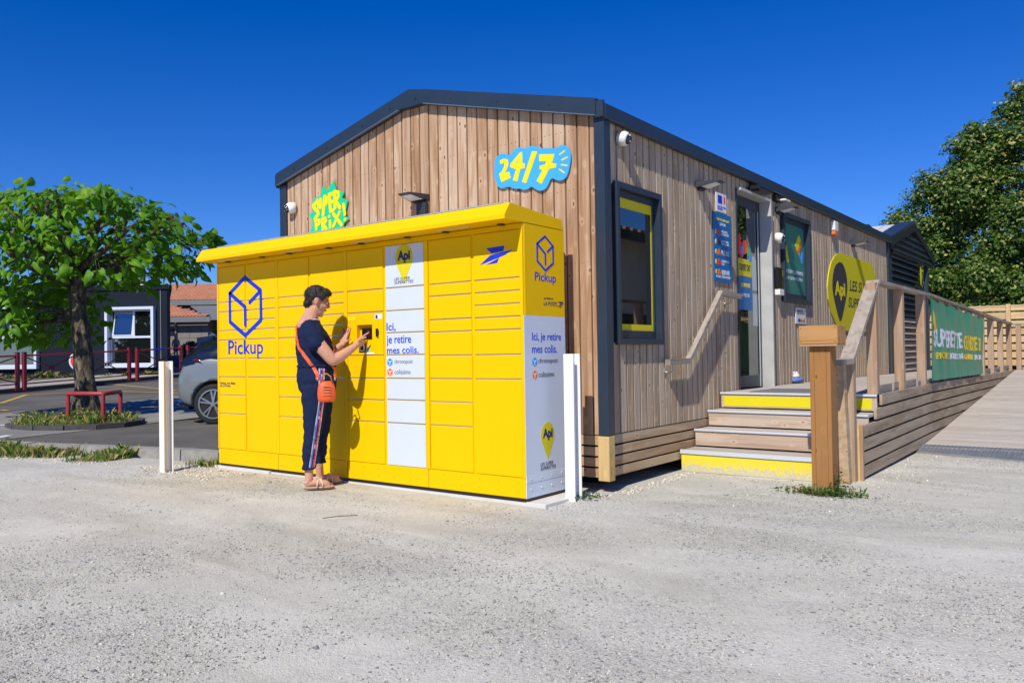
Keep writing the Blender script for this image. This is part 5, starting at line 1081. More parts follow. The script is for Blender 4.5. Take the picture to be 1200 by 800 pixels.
# big lime tree behind the fence, and lower shrubs under it
def big_tree(name, label, cat, base, blobs, nleaf, size, mat, rs, trunk_r=.35, group=None):
    t = thing(name, label, cat, base, group=group); bx = np.array(base); mb = MB(); th = blobs[0][0][2]*.5
    tr = branch(mb, (0, 0, -.1), (0.2, 0, th), trunk_r, trunk_r*.7, rs, .03, 6, 12)
    for c, r in blobs: branch(mb, (0.2, 0, th*(.7+.3*rs.rand())), np.array(c)*[1, 1, 1]-[0, 0, r[2]*.1], trunk_r*.38, .04, rs, .15, 6, 7)
    for c, r in blobs:
        for _ in range(7): v = rs.randn(3); v /= np.linalg.norm(v); branch(mb, np.array(c)-[0, 0, r[2]*.2], np.array(c)+v*np.array(r)*.9, .05, .012, rs, .12, 4, 5)
    obj('trunk', mb, 'bark_far', t, smooth=True, fix=False)
    P = []; N_ = []; sub = []
    for c, r in blobs:                      # each limb carries a dozen rounded leaf masses with dark gaps between them
        for _ in range(22):
            v = rs.randn(3); v /= np.linalg.norm(v); v[1] = -abs(v[1])*.8 if rs.rand() < .6 else v[1]; sub.append((np.array(c)+v*np.array(r)*(.55+.36*rs.rand()), np.mean(r)*(.23+.15*rs.rand())))
    vol = np.array([q**2 for c, q in sub]); cnt = (vol/vol.sum()*nleaf).astype(int)
    for (c, q), k in zip(sub, cnt):
        v = rs.randn(k, 3); v /= np.linalg.norm(v, axis=1, keepdims=True); rad = .45+.65*rs.rand(k)**.6; lump = np.array([.8+.5*noise.noise((x[0]*2.3+c[0], x[1]*2.3+c[1], x[2]*2.3+c[2])) for x in v])
        P.append(c+v*(rad*lump*q*1.12)[:, None]*np.array([1.1, 1.1, .85])); N_.append(v*.75+np.array([0, -.2, .55])+rs.randn(k, 3)*.36)
    P = np.concatenate(P); N_ = np.concatenate(N_); T = rs.rand(len(P))**1.3*.85
    T[rs.rand(len(P)) < .075] = 1.0
    o = bpy.data.objects.new('crown', leaves_mesh('crown', P, N_, size*(.7+.6*rs.rand(len(P))), T, mat, rs)); C.objects.link(o); o.parent = t; o['kind'] = 'stuff'; return t
rs = np.random.RandomState(5)
bl = [((2.5, 0, 3.2), (3.3, 2.6, 2.2)), ((-.6, -.6, 3.3), (1.6, 1.7, 1.6)), ((-2.0, -.2, 3.3), (1.35, 1.3, 1.1)), ((-2.2, -.3, 2.1), (1.6, 1.4, 1.3)), ((-1.2, -.3, 4.5), (1.35, 1.3, 1.1)), ((-1.0, -.2, 5.2), (1.1, 1.3, .9)), ((.0, 0, 6.3), (1.2, 1.3, .9)), ((1.5, 0, 7.2), (1.3, 1.3, .9)), ((2.6, 0, 7.8), (1.3, 1.3, .9)), ((-.3, -.4, 4.9), (1.5, 1.5, 1.1)), ((.9, -.2, 5.6), (1.7, 1.6, 1.4)), ((2.4, 0, 6.5), (1.9, 1.7, 1.5)), ((4.2, 0, 7.4), (2.2, 1.8, 1.6)),
      ((3.4, -.9, 4.6), (2.4, 1.7, 1.7)), ((1.0, -1.6, 2.4), (2.6, 1.3, 1.3)), ((3.9, -1.5, 2.3), (2.2, 1.4, 1.3)), ((-.5, -1.3, 1.4), (2.4, 1.3, 1.0)), ((2.4, -1.7, 1.1), (2.6, 1.2, .9)), ((1.2, -1.2, 4.0), (1.3, 1.1, .9)), ((6.2, 0, 5), (2.6, 2, 3)), ((5.5, -.8, 2), (2.2, 1.6, 1.6))]
big_tree('lime_tree', 'tall dense tree dotted with pale flower clusters behind the timber fence', 'tree', (.62, 19.8, .3), bl, 240000, .098, 'lime_leaf', rs, .3)

def grass(name, label, area, n, hmin, hmax, seed, zf, mat='grass_blade'):
    rs = np.random.RandomState(seed); P = []
    while len(P) < n:
        x, y = area(rs)
        if x is None: continue
        P.append((x, y, zf(x, y)))
    P = np.array(P); n = len(P); tuft = np.array([noise.noise((p[0]*3.1, p[1]*3.1, seed))+.6*noise.noise((p[0]*9, p[1]*9, seed+3)) for p in P]); h = (hmin+(hmax-hmin)*rs.rand(n)**2.2)*np.clip(.75+1.1*tuft, .25, 1.5); a = rs.rand(n)*6.28; wd = .0035+.004*rs.rand(n); ln = rs.randn(n, 2)*.35
    dx, dy = np.cos(a)*wd, np.sin(a)*wd
    V = np.stack([np.stack([P[:,0]-dx, P[:,1]-dy, P[:,2]-.01], 1), np.stack([P[:,0]+dx, P[:,1]+dy, P[:,2]-.01], 1), np.stack([P[:,0]+dx*.7+ln[:,0]*h*.35, P[:,1]+dy*.7+ln[:,1]*h*.35, P[:,2]+h*.6], 1), np.stack([P[:,0]+ln[:,0]*h, P[:,1]+ln[:,1]*h, P[:,2]+h*(1-.25*np.abs(ln).sum(1)).clip(.4, 1)], 1)], 1).reshape(-1, 3)
    F = (np.array([(0,1,2),(0,2,3)])[None]+(np.arange(n)*4)[:, None, None]).reshape(-1, 3)
    dry = np.where(rs.rand(n) < .40, 1.0, rs.rand(n)*.75); o = bpy.data.objects.new(name, np_mesh(name, V, F, np.repeat(dry, 4), mat)); C.objects.link(o); return tag(o, label, 'grass' if name == 'grass' else 'weeds', kind='stuff')
def a_verge(rs):
    s = rs.rand()**.9*5.6-2.8; w_ = abs(rs.randn())*.24
    p = KERB_A+kd*s-nrm*(w_+.01); dn = noise.noise((p.x*2.2, p.y*2.2, 4))
    if rs.rand() > .62+dn*1.3-w_*.8 or s > 2.9 and rs.rand() > .15: return None, None
    return p.x, p.y
grass('grass', 'ragged strip of grass and weeds along the foot of the lot kerb', a_verge, 11000, .03, .15, 1, on_ground)
def a_isl(rs):
    t, r = rs.rand()*6.28, math.sqrt(rs.rand())*.9; p = islp(t, r); p = p+Vector((.08, .1))*0; 
    if rs.rand() > .75+noise.noise((p.x*3, p.y*3, 1)): return None, None
    return p.x, p.y
grass('grass', 'tall tufted grass growing round the trunk on the tree island', a_isl, 4800, .04, .20, 2, lambda x, y: .115)
grass('grass', 'thin green weeds in the joint between kerb and tree island', lambda rs: (lambda p: (p.x, p.y))(KERB_A+kd*(rs.rand()*2.6-.6)+nrm*(.17+.25*rs.rand()**2)), 1500, .02, .08, 3, lambda x, y: .03)
grass('weeds', 'low green weeds at the left foot of the yellow locker', lambda rs: (-4.55+rs.randn()*.17, -.62+rs.randn()*.13), 1300, .02, .10, 4, on_ground)
def weeds_leaf(name, label, c, sp, n, h, seed):
    rs = np.random.RandomState(seed); P = np.stack([c[0]+rs.randn(n)*sp[0], c[1]+rs.randn(n)*sp[1], np.abs(rs.randn(n))*h+.01], 1)
    o = bpy.data.objects.new(name, leaves_mesh(name, P, rs.randn(n, 3)*.5+[0, 0, 1], .018+.02*rs.rand(n), rs.rand(n)*.8, 'bush_leaf', rs)); C.objects.link(o); return tag(o, label, 'weeds', kind='stuff')
weeds_leaf('weeds', 'small leafy green weeds spreading round foot of the thick post', (1.50, .74), (.13, .045), 420, .02, 1)
weeds_leaf('weeds', 'upright leafy weed growing against right side of the thick post', (1.60, .86), (.03, .03), 90, .09, 2)
weeds_leaf('weeds', 'tiny weeds at the base of the right steel bollard', (.05, -.33), (.06, .05), 60, .012, 3)
grass('grass', 'short grass blades round the foot of the thick timber post', lambda rs: (1.52+rs.randn()*.14, .78+rs.randn()*.05), 260, .02, .11, 8, on_ground)
mb = MB(); rs = np.random.RandomState(9)
for k in range(46):
    if k % 2: x, y = a_verge(rs)
    else: x, y = a_isl(rs)
    if x is None: continue
    z0 = on_ground(x, y) if k % 2 else .14; h = .07+.10*rs.rand(); mb.ell((x, y, z0+h), (.016, .016, .008), 7, 4); mb.tube([(x, y, z0), (x+.004, y, z0+h)], .0015, 4)
tag(obj('flowers', mb, 'yellow_print'), 'small yellow wild flowers dotted through the kerb grass', 'flowers', kind='stuff')
weeds_leaf('weeds', 'scattered green weeds along the far pavement kerb', (-20.5, 6.0), (.35, 1.6), 10, .05, 12).location.z = .5
g = grass('grass', 'line of weeds at the foot of the dark clad building', lambda rs: (lambda t: (-25.0+t*3.6, 4.7+t*3.9))(rs.rand()), 2500, .05, .22, 21, lambda x, y: .60)
# twig and leaf litter
tag(obj('twig', MB().tube([(-1.12, -2.0, .0), (-1.05, -1.92, .008), (-.98, -1.80, .003)], .003, 5), 'bark_far'), 'thin dark twig lying on the gravel before the locker', 'twig')
tag(obj('leaf_scrap', MB().hexa([(1.22, .93, .0), (1.30, .95, 0), (1.29, .98, 0), (1.215, .96, 0), (1.22, .93, .006), (1.30, .95, .012), (1.29, .98, .008), (1.215, .96, .004)]), 'roof_tile'), 'small reddish scrap of bark on gravel left of the thick post', 'litter')

# red tube guard by the tree
t = thing('tree_guard', 'worn red steel tube guard rail in front of the tree trunk', 'guard rail', (-10.5, .9, .1))
gp = [(-10.80, .66), (-10.04, .87), (-10.62, 1.46)]
for x, y in gp: local(obj('post', MB().cyl((x, y, .05), (x, y, .575), .034, n=14), 'red_paint_worn', smooth=False), t)
local(obj('top_rail', MB().tube([(gp[0][0], gp[0][1], .55), (gp[0][0]+.03, gp[0][1]+.01, .58), (gp[1][0]-.04, gp[1][1]-.01, .58), (gp[1][0]-.01, gp[1][1]+.05, .58), (gp[2][0]+.03, gp[2][1]-.03, .58), (gp[2][0], gp[2][1], .55)], .036, 12), 'red_paint_worn', smooth=True), t)

# ---------------------------------------------------------------- red street barriers
def barrier(p, q, lab, scuffed=False):
    (x0, y0), (x1, y1) = p, q; z = hgt(x0, y0)+.12; z1 = hgt(x1, y1)+.12; t = thing('street_barrier', lab, 'barrier', (x0, y0, z), math.atan2(y1-y0, x1-x0), 'red street barriers along the far pavement')
    L = math.hypot(x1-x0, y1-y0); d = z1-z
    obj('post', MB().box(-.045, .045, -.045, .045, -.05, .93, .008), 'red_paint', t); obj('post', MB().box(L-.045, L+.045, -.045, .045, d-.05, d+.93, .008), 'red_paint', t)
    obj('post_cap', MB().box(-.05, .05, -.05, .05, .931, .955, .006).box(L-.05, L+.05, -.05, .05, d+.931, d+.955, .006), 'grey_metal', t)
    obj('rail', MB().tube([(.04, 0, .86), (L-.04, 0, d+.86)], .024, 8), 'red_paint', t); obj('rail', MB().tube([(.04, 0, .12), (L-.04, 0, d+.12)], .018, 8), 'red_paint', t)
    obj('brace', MB().tube([(.04, 0, .82), (L-.04, 0, d+.16)], .017, 6), 'red_paint', t); obj('brace', MB().tube([(.04, .01, .16), (L-.04, .01, d+.82)], .017, 6), 'red_paint', t)
    obj('ring', MB().tube([(L/2+.06*math.cos(a), .0, d/2+.49+.06*math.sin(a)) for a in [i*math.pi/6 for i in range(13)]], .014, 6), 'red_paint', t)
    if scuffed: obj('rail_sleeve', MB().tube([(L*.33, 0, d*.33+.86), (L*.62, 0, d*.62+.86)], .027, 8), 'blue_print', t)
PB = [(-18.6, -.9), (-18.98, .65), (-19.02, 1.05), (-19.72, 3.42), (-19.70, 3.58), (-20.06, 5.1), (-20.12, 5.3), (-20.5, 6.82), (-20.43, 7.03), (-20.9, 8.75), (-20.93, 9.0), (-21.4, 10.9)]
barrier(PB[0], PB[1], 'red barrier panel at far left edge behind the leafy tree'); barrier(PB[2], PB[3], 'red crossed barrier panel whose right post stands left of the tree trunk')
barrier(PB[4], PB[5], 'red crossed barrier panel seen directly left of the tree trunk'); barrier(PB[6], PB[7], 'red crossed barrier panel between tree trunk and white window frame')
barrier(PB[8], PB[9], 'red barrier panel with blue section of rail beside the white bollard', True); barrier(PB[10], PB[11], 'red barrier panel mostly hidden behind the parked car')
t = thing('round_road_sign', 'round white and red road sign half hidden by the tree trunk', 'road sign', (-20.2, 5.22, .5))
t.rotation_euler.z = YAW; obj('pole', MB().cyl((0, 0, 0), (0, 0, .62), .03), 'grey_sheet', t); obj('disc', MB().cyl((0, -.03, .62), (0, -.05, .62), .27, n=28), 'white_paint', t); obj('face', MB().cyl((0, -.051, .62), (0, -.054, .62), .22, n=28), 'red_print', t)

# ---------------------------------------------------------------- buildings across the street (frame turned to face this corner)
CAMX, CAMY = 3.3945, -5.7539
def far_thing(name, lab, cat, a, d, z, group=None, rot=0.0):
    x = CAMX+.79871*a-.60172*d; y = CAMY+.60172*a+.79871*d; return thing(name, lab, cat, (x, y, z), YAW+rot, group)
DB_ = far_thing('dark_clad_building', 'low dark navy clad building with deep white window surrounds across the street', 'building', -11.25, 26.5, .55, rot=-.10)
# local x runs left (negative) along the front, local y into the building
W_ = 9.0; HT = 2.98
holes = [(-1.98, -.48, .42, 2.22), (-6.55, -4.55, .42, 2.30)]
xs_ = [-W_, -6.55, -4.55, -1.98, -.48, 0.0]
mb = MB()
for i in range(5):
    a, b = xs_[i], xs_[i+1]
    hz = next((h for h in holes if abs(h[0]-a) < .01), None)
    if hz: mb.box(a, b, 0, .2, 0, hz[2]); mb.box(a, b, 0, .2, hz[3], HT)
    else: mb.box(a, b, 0, .2, 0, HT)
mb.hexa([(-.2, .2, 0), (0, .2, 0), (-3.3, 6, 0), (-3.5, 6, 0), (-.2, .2, HT), (0, .2, HT), (-3.3, 6, HT), (-3.5, 6, HT)]).box(-W_, -W_+.2, .2, 6, 0, HT).box(-W_, -3.3, 6, 6.2, 0, HT).box(-W_+.2, -3.5, .25, 6, HT-.3, HT-.1); obj('wall', mb, 'dark_cladding', DB_)
obj('parapet', MB().box(-W_-.04, .05, -.05, .22, HT-.12, HT+.04, .01).hexa([(-.2, .221, HT-.12), (.05, .221, HT-.12), (-3.3, 6.2, HT-.12), (-3.5, 6.2, HT-.12), (-.2, .221, HT+.04), (.05, .221, HT+.04), (-3.3, 6.2, HT+.04), (-3.5, 6.2, HT+.04)]), 'dark_cladding', DB_)
sm = MB()
for x in (-8.1, -7.2, -3.25, -3.0, -.22): sm.box(x-.012, x+.012, -.012, 0, 0.05, HT-.13)
obj('panel_joint', sm, 'grey_sheet', DB_)
for (a, b, z0, z1) in holes:
    f = MB(); s = .09
    f.box(a-s, b+s, -.16, .1, z1, z1+s).box(a-s, b+s, -.16, .1, z0-s, z0).box(a-s, a, -.16, .1, z0, z1).box(b, b+s, -.16, .1, z0, z1)
    fr = obj('window', f, 'white_paint', DB_)
    f2 = MB(); t_ = .05; m1 = a+(b-a)*.52; zm = z0+(z1-z0)*.5
    f2.box(a, b, .03, .08, z0, z0+t_).box(a, b, .03, .08, z1-t_, z1).box(a, a+t_, .03, .08, z0+t_, z1-t_).box(b-t_, b, .03, .08, z0+t_, z1-t_).box(a+t_, b-t_, .03, .08, zm-.03, zm+.04).box(m1, m1+.06, .03, .08, zm+.04, z1-t_)
    obj('window_frame', f2, 'white_paint', fr); obj('pane', MB().box(a+t_, b-t_, .055, .065, z0+t_, zm-.03).box(m1+.06, b-t_, .055, .065, zm+.04, z1-t_), 'house_glass', fr)
    op = obj('open_sash', MB().hexa([(a+.06, .02, zm+.05), (m1-.0, .02, zm+.05), (m1, .05, zm+.05), (a+.06, .05, zm+.05), (a+.06, .16, z1-.07), (m1, .16, z1-.07), (m1, .19, z1-.07), (a+.06, .19, z1-.07)]), 'white_paint', fr)
    obj('sash_pane', MB().hexa([(a+.12, .005, zm+.10), (m1-.06, .005, zm+.10), (m1-.06, .01, zm+.10), (a+.12, .01, zm+.10), (a+.12, .140, z1-.12), (m1-.06, .140, z1-.12), (m1-.06, .146, z1-.12), (a+.12, .146, z1-.12)]), 'house_glass', fr)
G_ = far_thing('white_gabled_block', 'small white gabled roof volume rising behind the dark clad building', 'building', -15.9, 33.5, .5)
obj('wall', MB().prism([(-1.15, 0), (1.15, 0), (1.15, 3.50), (.15, 4.0), (-1.15, 3.50)], lambda u, v, w: (u-.45*w, w, v), 0, 4), 'white_render', G_)
obj('roof', MB().prism([(-1.35, 3.44), (.13, 4.04), (.14, 4.12), (-1.42, 3.50)], lambda u, v, w: (u-.45*w, w, v), -.1, 4.1).prism([(.15, 4.04), (1.75, 3.36), (1.82, 3.42), (.155, 4.12)], lambda u, v, w: (u-.45*w, w, v), -.1, 4.1), 'grey_sheet', G_)
def tiled(par, x0, x1, ya, za, yb, zb, nrow, ncol, taper=0.0, name='roof_tile'):
    """rows of half round canal tiles as real geometry, joined"""
    mb = MB(); slope = math.atan2(zb-za, yb-ya)
    for r in range(nrow):
        t0, t1 = r/nrow, (r+1.12)/nrow; xr = x1-(x1-x0)*taper*t0
        for c in range(ncol):
            xa = x0+(x1-x0)*c/ncol; xb = x0+(x1-x0)*(c+1)/ncol
            if xb > xr+.05: continue
            w_ = (xb-xa); V = []
            for (tt, lift) in ((t0, .05), (min(t1, 1), .015)):
                for k in range(4):
                    a = math.pi*k/3; V.append((xa+w_*.5-w_*.46*math.cos(a), ya+(yb-ya)*tt, za+(zb-za)*tt+lift+.05*math.sin(a)))
            mb.add(V, [(k, k+1, 5+k, 4+k) for k in range(3)]+[(0, 1, 2, 3)])
    mb.add([(x0, ya, za), (x1, ya, za), (x1-(x1-x0)*taper, yb, zb), (x0, yb, zb)], [(0, 1, 2, 3)])
    o = obj(name, mb, 'roof_tile', par, fix=False); o['kind'] = 'stuff'; return o
TH = far_thing('tiled_roof_house', 'grey beige house with orange tiled roofs at far left behind the dark clad building', 'building', -17.9, 41.0, .6)
obj('wall', MB().box(-4.5, 2.55, 0, .3, 0, 2.75).box(2.25, 2.55, .3, 4, 0, 2.75), 'beige_render', TH); obj('wall', MB().box(-4.5, 8, 3.5, 3.8, 0, 3.7), 'beige_render', TH)
tiled(TH, -4.5, 2.60, -.35, 2.62, 2.6, 3.62, 9, 38, .55); obj('gutter', MB().box(-4.5, 2.85, -.5, -.36, 2.35, 2.62, .02), 'grey_sheet', TH); obj('downpipe', MB().cyl((.95, -.05, 0), (.95, -.05, 2.4), .05), 'grey_sheet', TH)
tiled(TH, -5.0, 9.0, 3.1, 3.70, 7.5, 4.95, 12, 64); obj('eave_board', MB().box(-5, 9, 3.0, 3.12, 3.45, 3.72), 'grey_sheet', TH)
obj('lean_to_roof', MB().hexa([(.5, 3.0, 3.35), (9, 3.0, 3.35), (9, -.6, 2.45), (2.9, -.6, 2.45), (.5, 3.0, 3.40), (9, 3.0, 3.40), (9, -.6, 2.50), (2.9, -.6, 2.50)]), 'grey_sheet', TH)
obj('lean_to_wall', MB().box(3.0, 9, .4, .5, 0, 2.6), 'beige_render', TH)
sm = MB()
for z in (.6, 1.1, 1.6, 2.1): sm.box(-4.5, 2.5, -.012, 0, z-.012, z+.012)
for x in (-1.5, -.3, .5, 1.6, 2.2): sm.box(x-.012, x+.012, -.012, 0, 0, 2.3)
obj('panel_joint', sm, 'grey_sheet', TH); obj('vent', MB().box(.55, .85, -.06, 0, 1.75, 2.05), 'black_plastic', TH)
LW = far_thing('low_wall', 'low grey concrete wall in front of the far beige house', 'wall', -15.4, 37.0, .5); obj('block', MB().box(-2.5, 5, 0, .3, 0, .70, .02), 'concrete', LW)
# child by the wall
def person_small():
    t = far_thing('person', 'distant child in pale top and blue shorts standing by the low wall', 'person', -15.40, 37.2, 1.20)
    mb = MB().tube([(0, 0, .45), (0, 0, .6), (0, 0, .78), (0, 0, .86), (0, 0, .90)], 0, 12, [.10, .11, .13, .07, .045]); obj('top', mb, 'skin', t, smooth=True)
    obj('head', MB().ell((0, 0, .98), (.075, .085, .10)), 'skin', t, smooth=True); obj('hair', MB().ell((0, .02, 1.01), (.08, .085, .09)), 'tan_leather', t, smooth=True)
    obj('arm', MB().tube([(-.12, 0, .80), (-.17, .0, .62), (-.12, -.08, .52)], .03, 8), 'skin', t, smooth=True); obj('arm', MB().tube([(.12, 0, .80), (.17, .0, .62), (.12, -.08, .52)], .03, 8), 'skin', t, smooth=True)
    obj('shorts', MB().tube([(-.05, 0, .50), (-.06, 0, .30)], .072, 10).tube([(.05, 0, .50), (.06, 0, .30)], .072, 10), 'cloth_blue', t, smooth=True)
    obj('leg', MB().tube([(-.06, 0, .32), (-.06, 0, .04), (-.06, -.08, .02)], .036, 8), 'skin', t, smooth=True); obj('leg', MB().tube([(.06, 0, .32), (.06, 0, .04), (.06, -.08, .02)], .036, 8), 'skin', t, smooth=True)
person_small()
def bush(a, d, z, r, lab, seed, mat='bush_leaf', n=2500, nm='bush', size=.09):
    t = far_thing(nm, lab, 'bush', a, d, z); rs = np.random.RandomState(seed); v = rs.randn(n, 3); v /= np.linalg.norm(v, axis=1, keepdims=True); P = v*(np.array(r)*(.6+.45*rs.rand(n, 1)))+[0, 0, r[2]*.8]; P = P[P[:, 2] > 0]; n = len(P)
    o = bpy.data.objects.new('foliage', leaves_mesh('foliage', P, v[:n]*.5+rs.randn(n, 3)*.5+[0, 0, .5], size*(.6+.8*rs.rand(n)), rs.rand(n)*.85, mat, rs)); C.objects.link(o); o.parent = t; o['kind'] = 'stuff'; obj('stem', MB().cyl((0, 0, -.3), (0, 0, r[2]), .05), 'bark_far', t)
bush(-14.40, 36.4, 1.05, (.42, .4, .48), 'round green bush beside the distant child', 3); bush(-13.6, 35.5, .6, (.8, .4, .3), 'low rough bush under the grey lean-to roof', 4)
# trees standing on the other side of the lot, only seen mirrored in the far windows
big_tree('street_tree', 'leafy tree across the lot, seen mirrored in the far windows', 'tree', (-19, -24, 0), [((0, 0, 4.0), (5.5, 3.5, 3.6)), ((5, 1, 3.0), (4, 3, 3.0)), ((-5, 0, 3.0), (4, 3, 3.0)), ((0, 2, 1.0), (7, 2, 1.3))], 14000, .4, 'lime_leaf', np.random.RandomState(3))
# neighbouring house mirrored in the shop windows
NH = thing('neighbour_house', 'rendered house with tiled roof beyond the right edge, mirrored in the shop window', 'house', (7.6, 22, 0), 0)
mb = MB().box(0, .3, -12, 20, 0, 4.4).box(0, 9, -12, -11.7, 0, 4.4); obj('wall', mb, 'house_render', NH)
mb = MB()
for k in range(80): y0 = -12.3+k*.41; mb.hexa([(-.7, y0, 4.30), (-.7, y0+.36, 4.30), (6, y0+.36, 4.75), (6, y0, 4.75), (-.7, y0+.08, 4.43), (-.7, y0+.28, 4.43), (6, y0+.28, 4.88), (6, y0+.08, 4.88)])
obj('roof', mb, 'roof_tile', NH); obj('eave_board', MB().box(-.75, -.60, -12.4, 20.5, 4.10, 4.34), 'black_plastic', NH)
for y0 in (-8, -2, 5, 11): obj('door', MB().box(-.03, .0, y0, y0+2.4, 0, 2.2), 'black_plastic', NH)
obj('band', MB().box(-.04, 0, -12, 20, 1.55, 1.72), 'black_plastic', NH)

# ---------------------------------------------------------------- parked car behind the locker
def bake(o, mods):
    for k, (ty, kw) in enumerate(mods):
        md = o.modifiers.new('m%d' % k, ty)
        for a, v in kw.items(): setattr(md, a, v)
    dg = bpy.context.evaluated_depsgraph_get(); dg.update(); me = bpy.data.meshes.new_from_object(o.evaluated_get(dg)); mt = [m for m in o.data.materials]
    o.modifiers.clear(); old = o.data; o.data = me
    if not me.materials:
        for m_ in mt: me.materials.append(m_)
    me.polygons.foreach_set('use_smooth', [True]*len(me.polygons)); return o
def car():
    hd = math.atan2(.6017, .7987); c, s = math.cos(hd), math.sin(hd); lx, ly = .70, -.86
    t = thing('parked_car', 'blue grey hatchback parked behind the yellow locker, black spoiler and rear wheel showing', 'car', (-8.80-(c*lx-s*ly), 2.11-(s*lx+c*ly), .035), hd)
    st = [(0, .44, .90, .66), (.05, .36, 1.0, .78), (.16, .28, 1.07, .86), (.4, .24, 1.17, .90), (.72, .23, 1.24, .905), (1.2, .21, 1.16, .90), (2.0, .2, 1.06, .90), (2.9, .2, 1.02, .90), (3.6, .22, .99, .89), (4.05, .25, .92, .84), (4.32, .32, .78, .70), (4.40, .42, .64, .5)]
    mb = MB(); n = None
    for x, zb, zt, hw in st:
        h = zt-zb; half = [(0, zb), (hw*.82, zb), (hw*.95, zb+.06), (hw*.985, zb+h*.28), (hw, zb+h*.5), (hw*.985, zb+h*.72), (hw*.94, zb+h*.90), (hw*.86, zt), (hw*.5, zt+.02), (0, zt+.03)]
        ring = [(y, z) for y, z in half]+[(-y, z) for y, z in half[-2:0:-1]]; n = len(ring); mb.v += [(x+(.05 if (x < .1 and z > .85) else 0)+(.03*(abs(y)/.9)**4 if x < .3 else 0), y, z) for y, z in ring]
    for i in range(len(st)-1): mb.f += [(i*n+k, i*n+(k+1) % n, (i+1)*n+(k+1) % n, (i+1)*n+k) for k in range(n)]
    mb.f += [tuple(range(n)), tuple(range((len(st)-1)*n, len(st)*n))[::-1]]
    body = obj('body', mb, 'car_paint', t, smooth=True)
    cut = obj('cut', MB().cyl((.70, -1.2, .34), (.70, 1.2, .34), .39, n=36).cyl((3.42, -1.2, .34), (3.42, 1.2, .34), .39, n=36), 'car_paint', t)
    bake(body, [('SUBSURF', dict(levels=2, render_levels=2)), ('BOOLEAN', dict(object=cut, operation='DIFFERENCE', solver='EXACT'))])
    bpy.data.objects.remove(cut)
    gh = [(.12, 1.0, 1.05, .80, .76), (.22, 1.0, 1.20, .84, .72), (.42, 1.0, 1.41, .85, .66), (.75, 1.0, 1.49, .86, .64), (1.5, 1.0, 1.535, .86, .63), (2.3, 1.0, 1.50, .85, .62), (2.9, 1.0, 1.27, .84, .66), (3.35, .98, 1.03, .82, .76)]; mb = MB()
    for x, zb, zt, hb, ht in gh:
        ring = [(hb, zb), (hb*.98, zb+(zt-zb)*.4), (ht+.05, zb+(zt-zb)*.82), (ht*.9, zt), (0, zt+.02), (-ht*.9, zt), (-ht-.05, zb+(zt-zb)*.82), (-hb*.98, zb+(zt-zb)*.4), (-hb, zb)]; n = len(ring); mb.v += [(x, y, z) for y, z in ring]
    for i in range(len(gh)-1): mb.f += [(i*n+k, i*n+k+1, (i+1)*n+k+1, (i+1)*n+k) for k in range(n-1)]
    obj('window_band', mb, 'car_black', t, smooth=True)
    obj('spoiler', MB().hexa([(.34, -.60, 1.425), (.95, -.62, 1.485), (.95, .62, 1.485), (.34, .60, 1.425), (.30, -.58, 1.455), (.95, -.60, 1.53), (.95, .60, 1.53), (.30, .58, 1.455)]), 'car_black', t)
    obj('spoiler_cheek', MB().hexa([(.34, -.64, 1.30), (.62, -.70, 1.33), (.62, -.60, 1.33), (.34, -.58, 1.30), (.32, -.60, 1.45), (.62, -.62, 1.48), (.62, -.56, 1.48), (.32, -.56, 1.45)]), 'car_black', t)
    for s_ in (-1, 1):
        obj('tail_light', MB().hexa([(.045, s_*.60, 1.015), (.50, s_*.925, 1.06), (.44, s_*.80, 1.06), (.12, s_*.55, 1.0), (.035, s_*.60, 1.075), (.46, s_*.925, 1.09), (.40, s_*.80, 1.09), (.12, s_*.55, 1.08)]), 'tail_red', t)
    obj('bumper_lip', MB().hexa([(.005, -.72, .36), (.28, -.87, .25), (.28, .87, .25), (.005, .72, .36), (.0, -.72, .40), (.28, -.89, .29), (.28, .89, .29), (.0, .72, .40)]), 'car_black', t)
    obj('roof_aerial', MB().hexa([(.30, -.03, 1.50), (.45, -.03, 1.50), (.45, .03, 1.50), (.30, .03, 1.50), (.30, -.01, 1.58), (.36, -.01, 1.56), (.36, .01, 1.56), (.30, .01, 1.58)]), 'car_black', t)
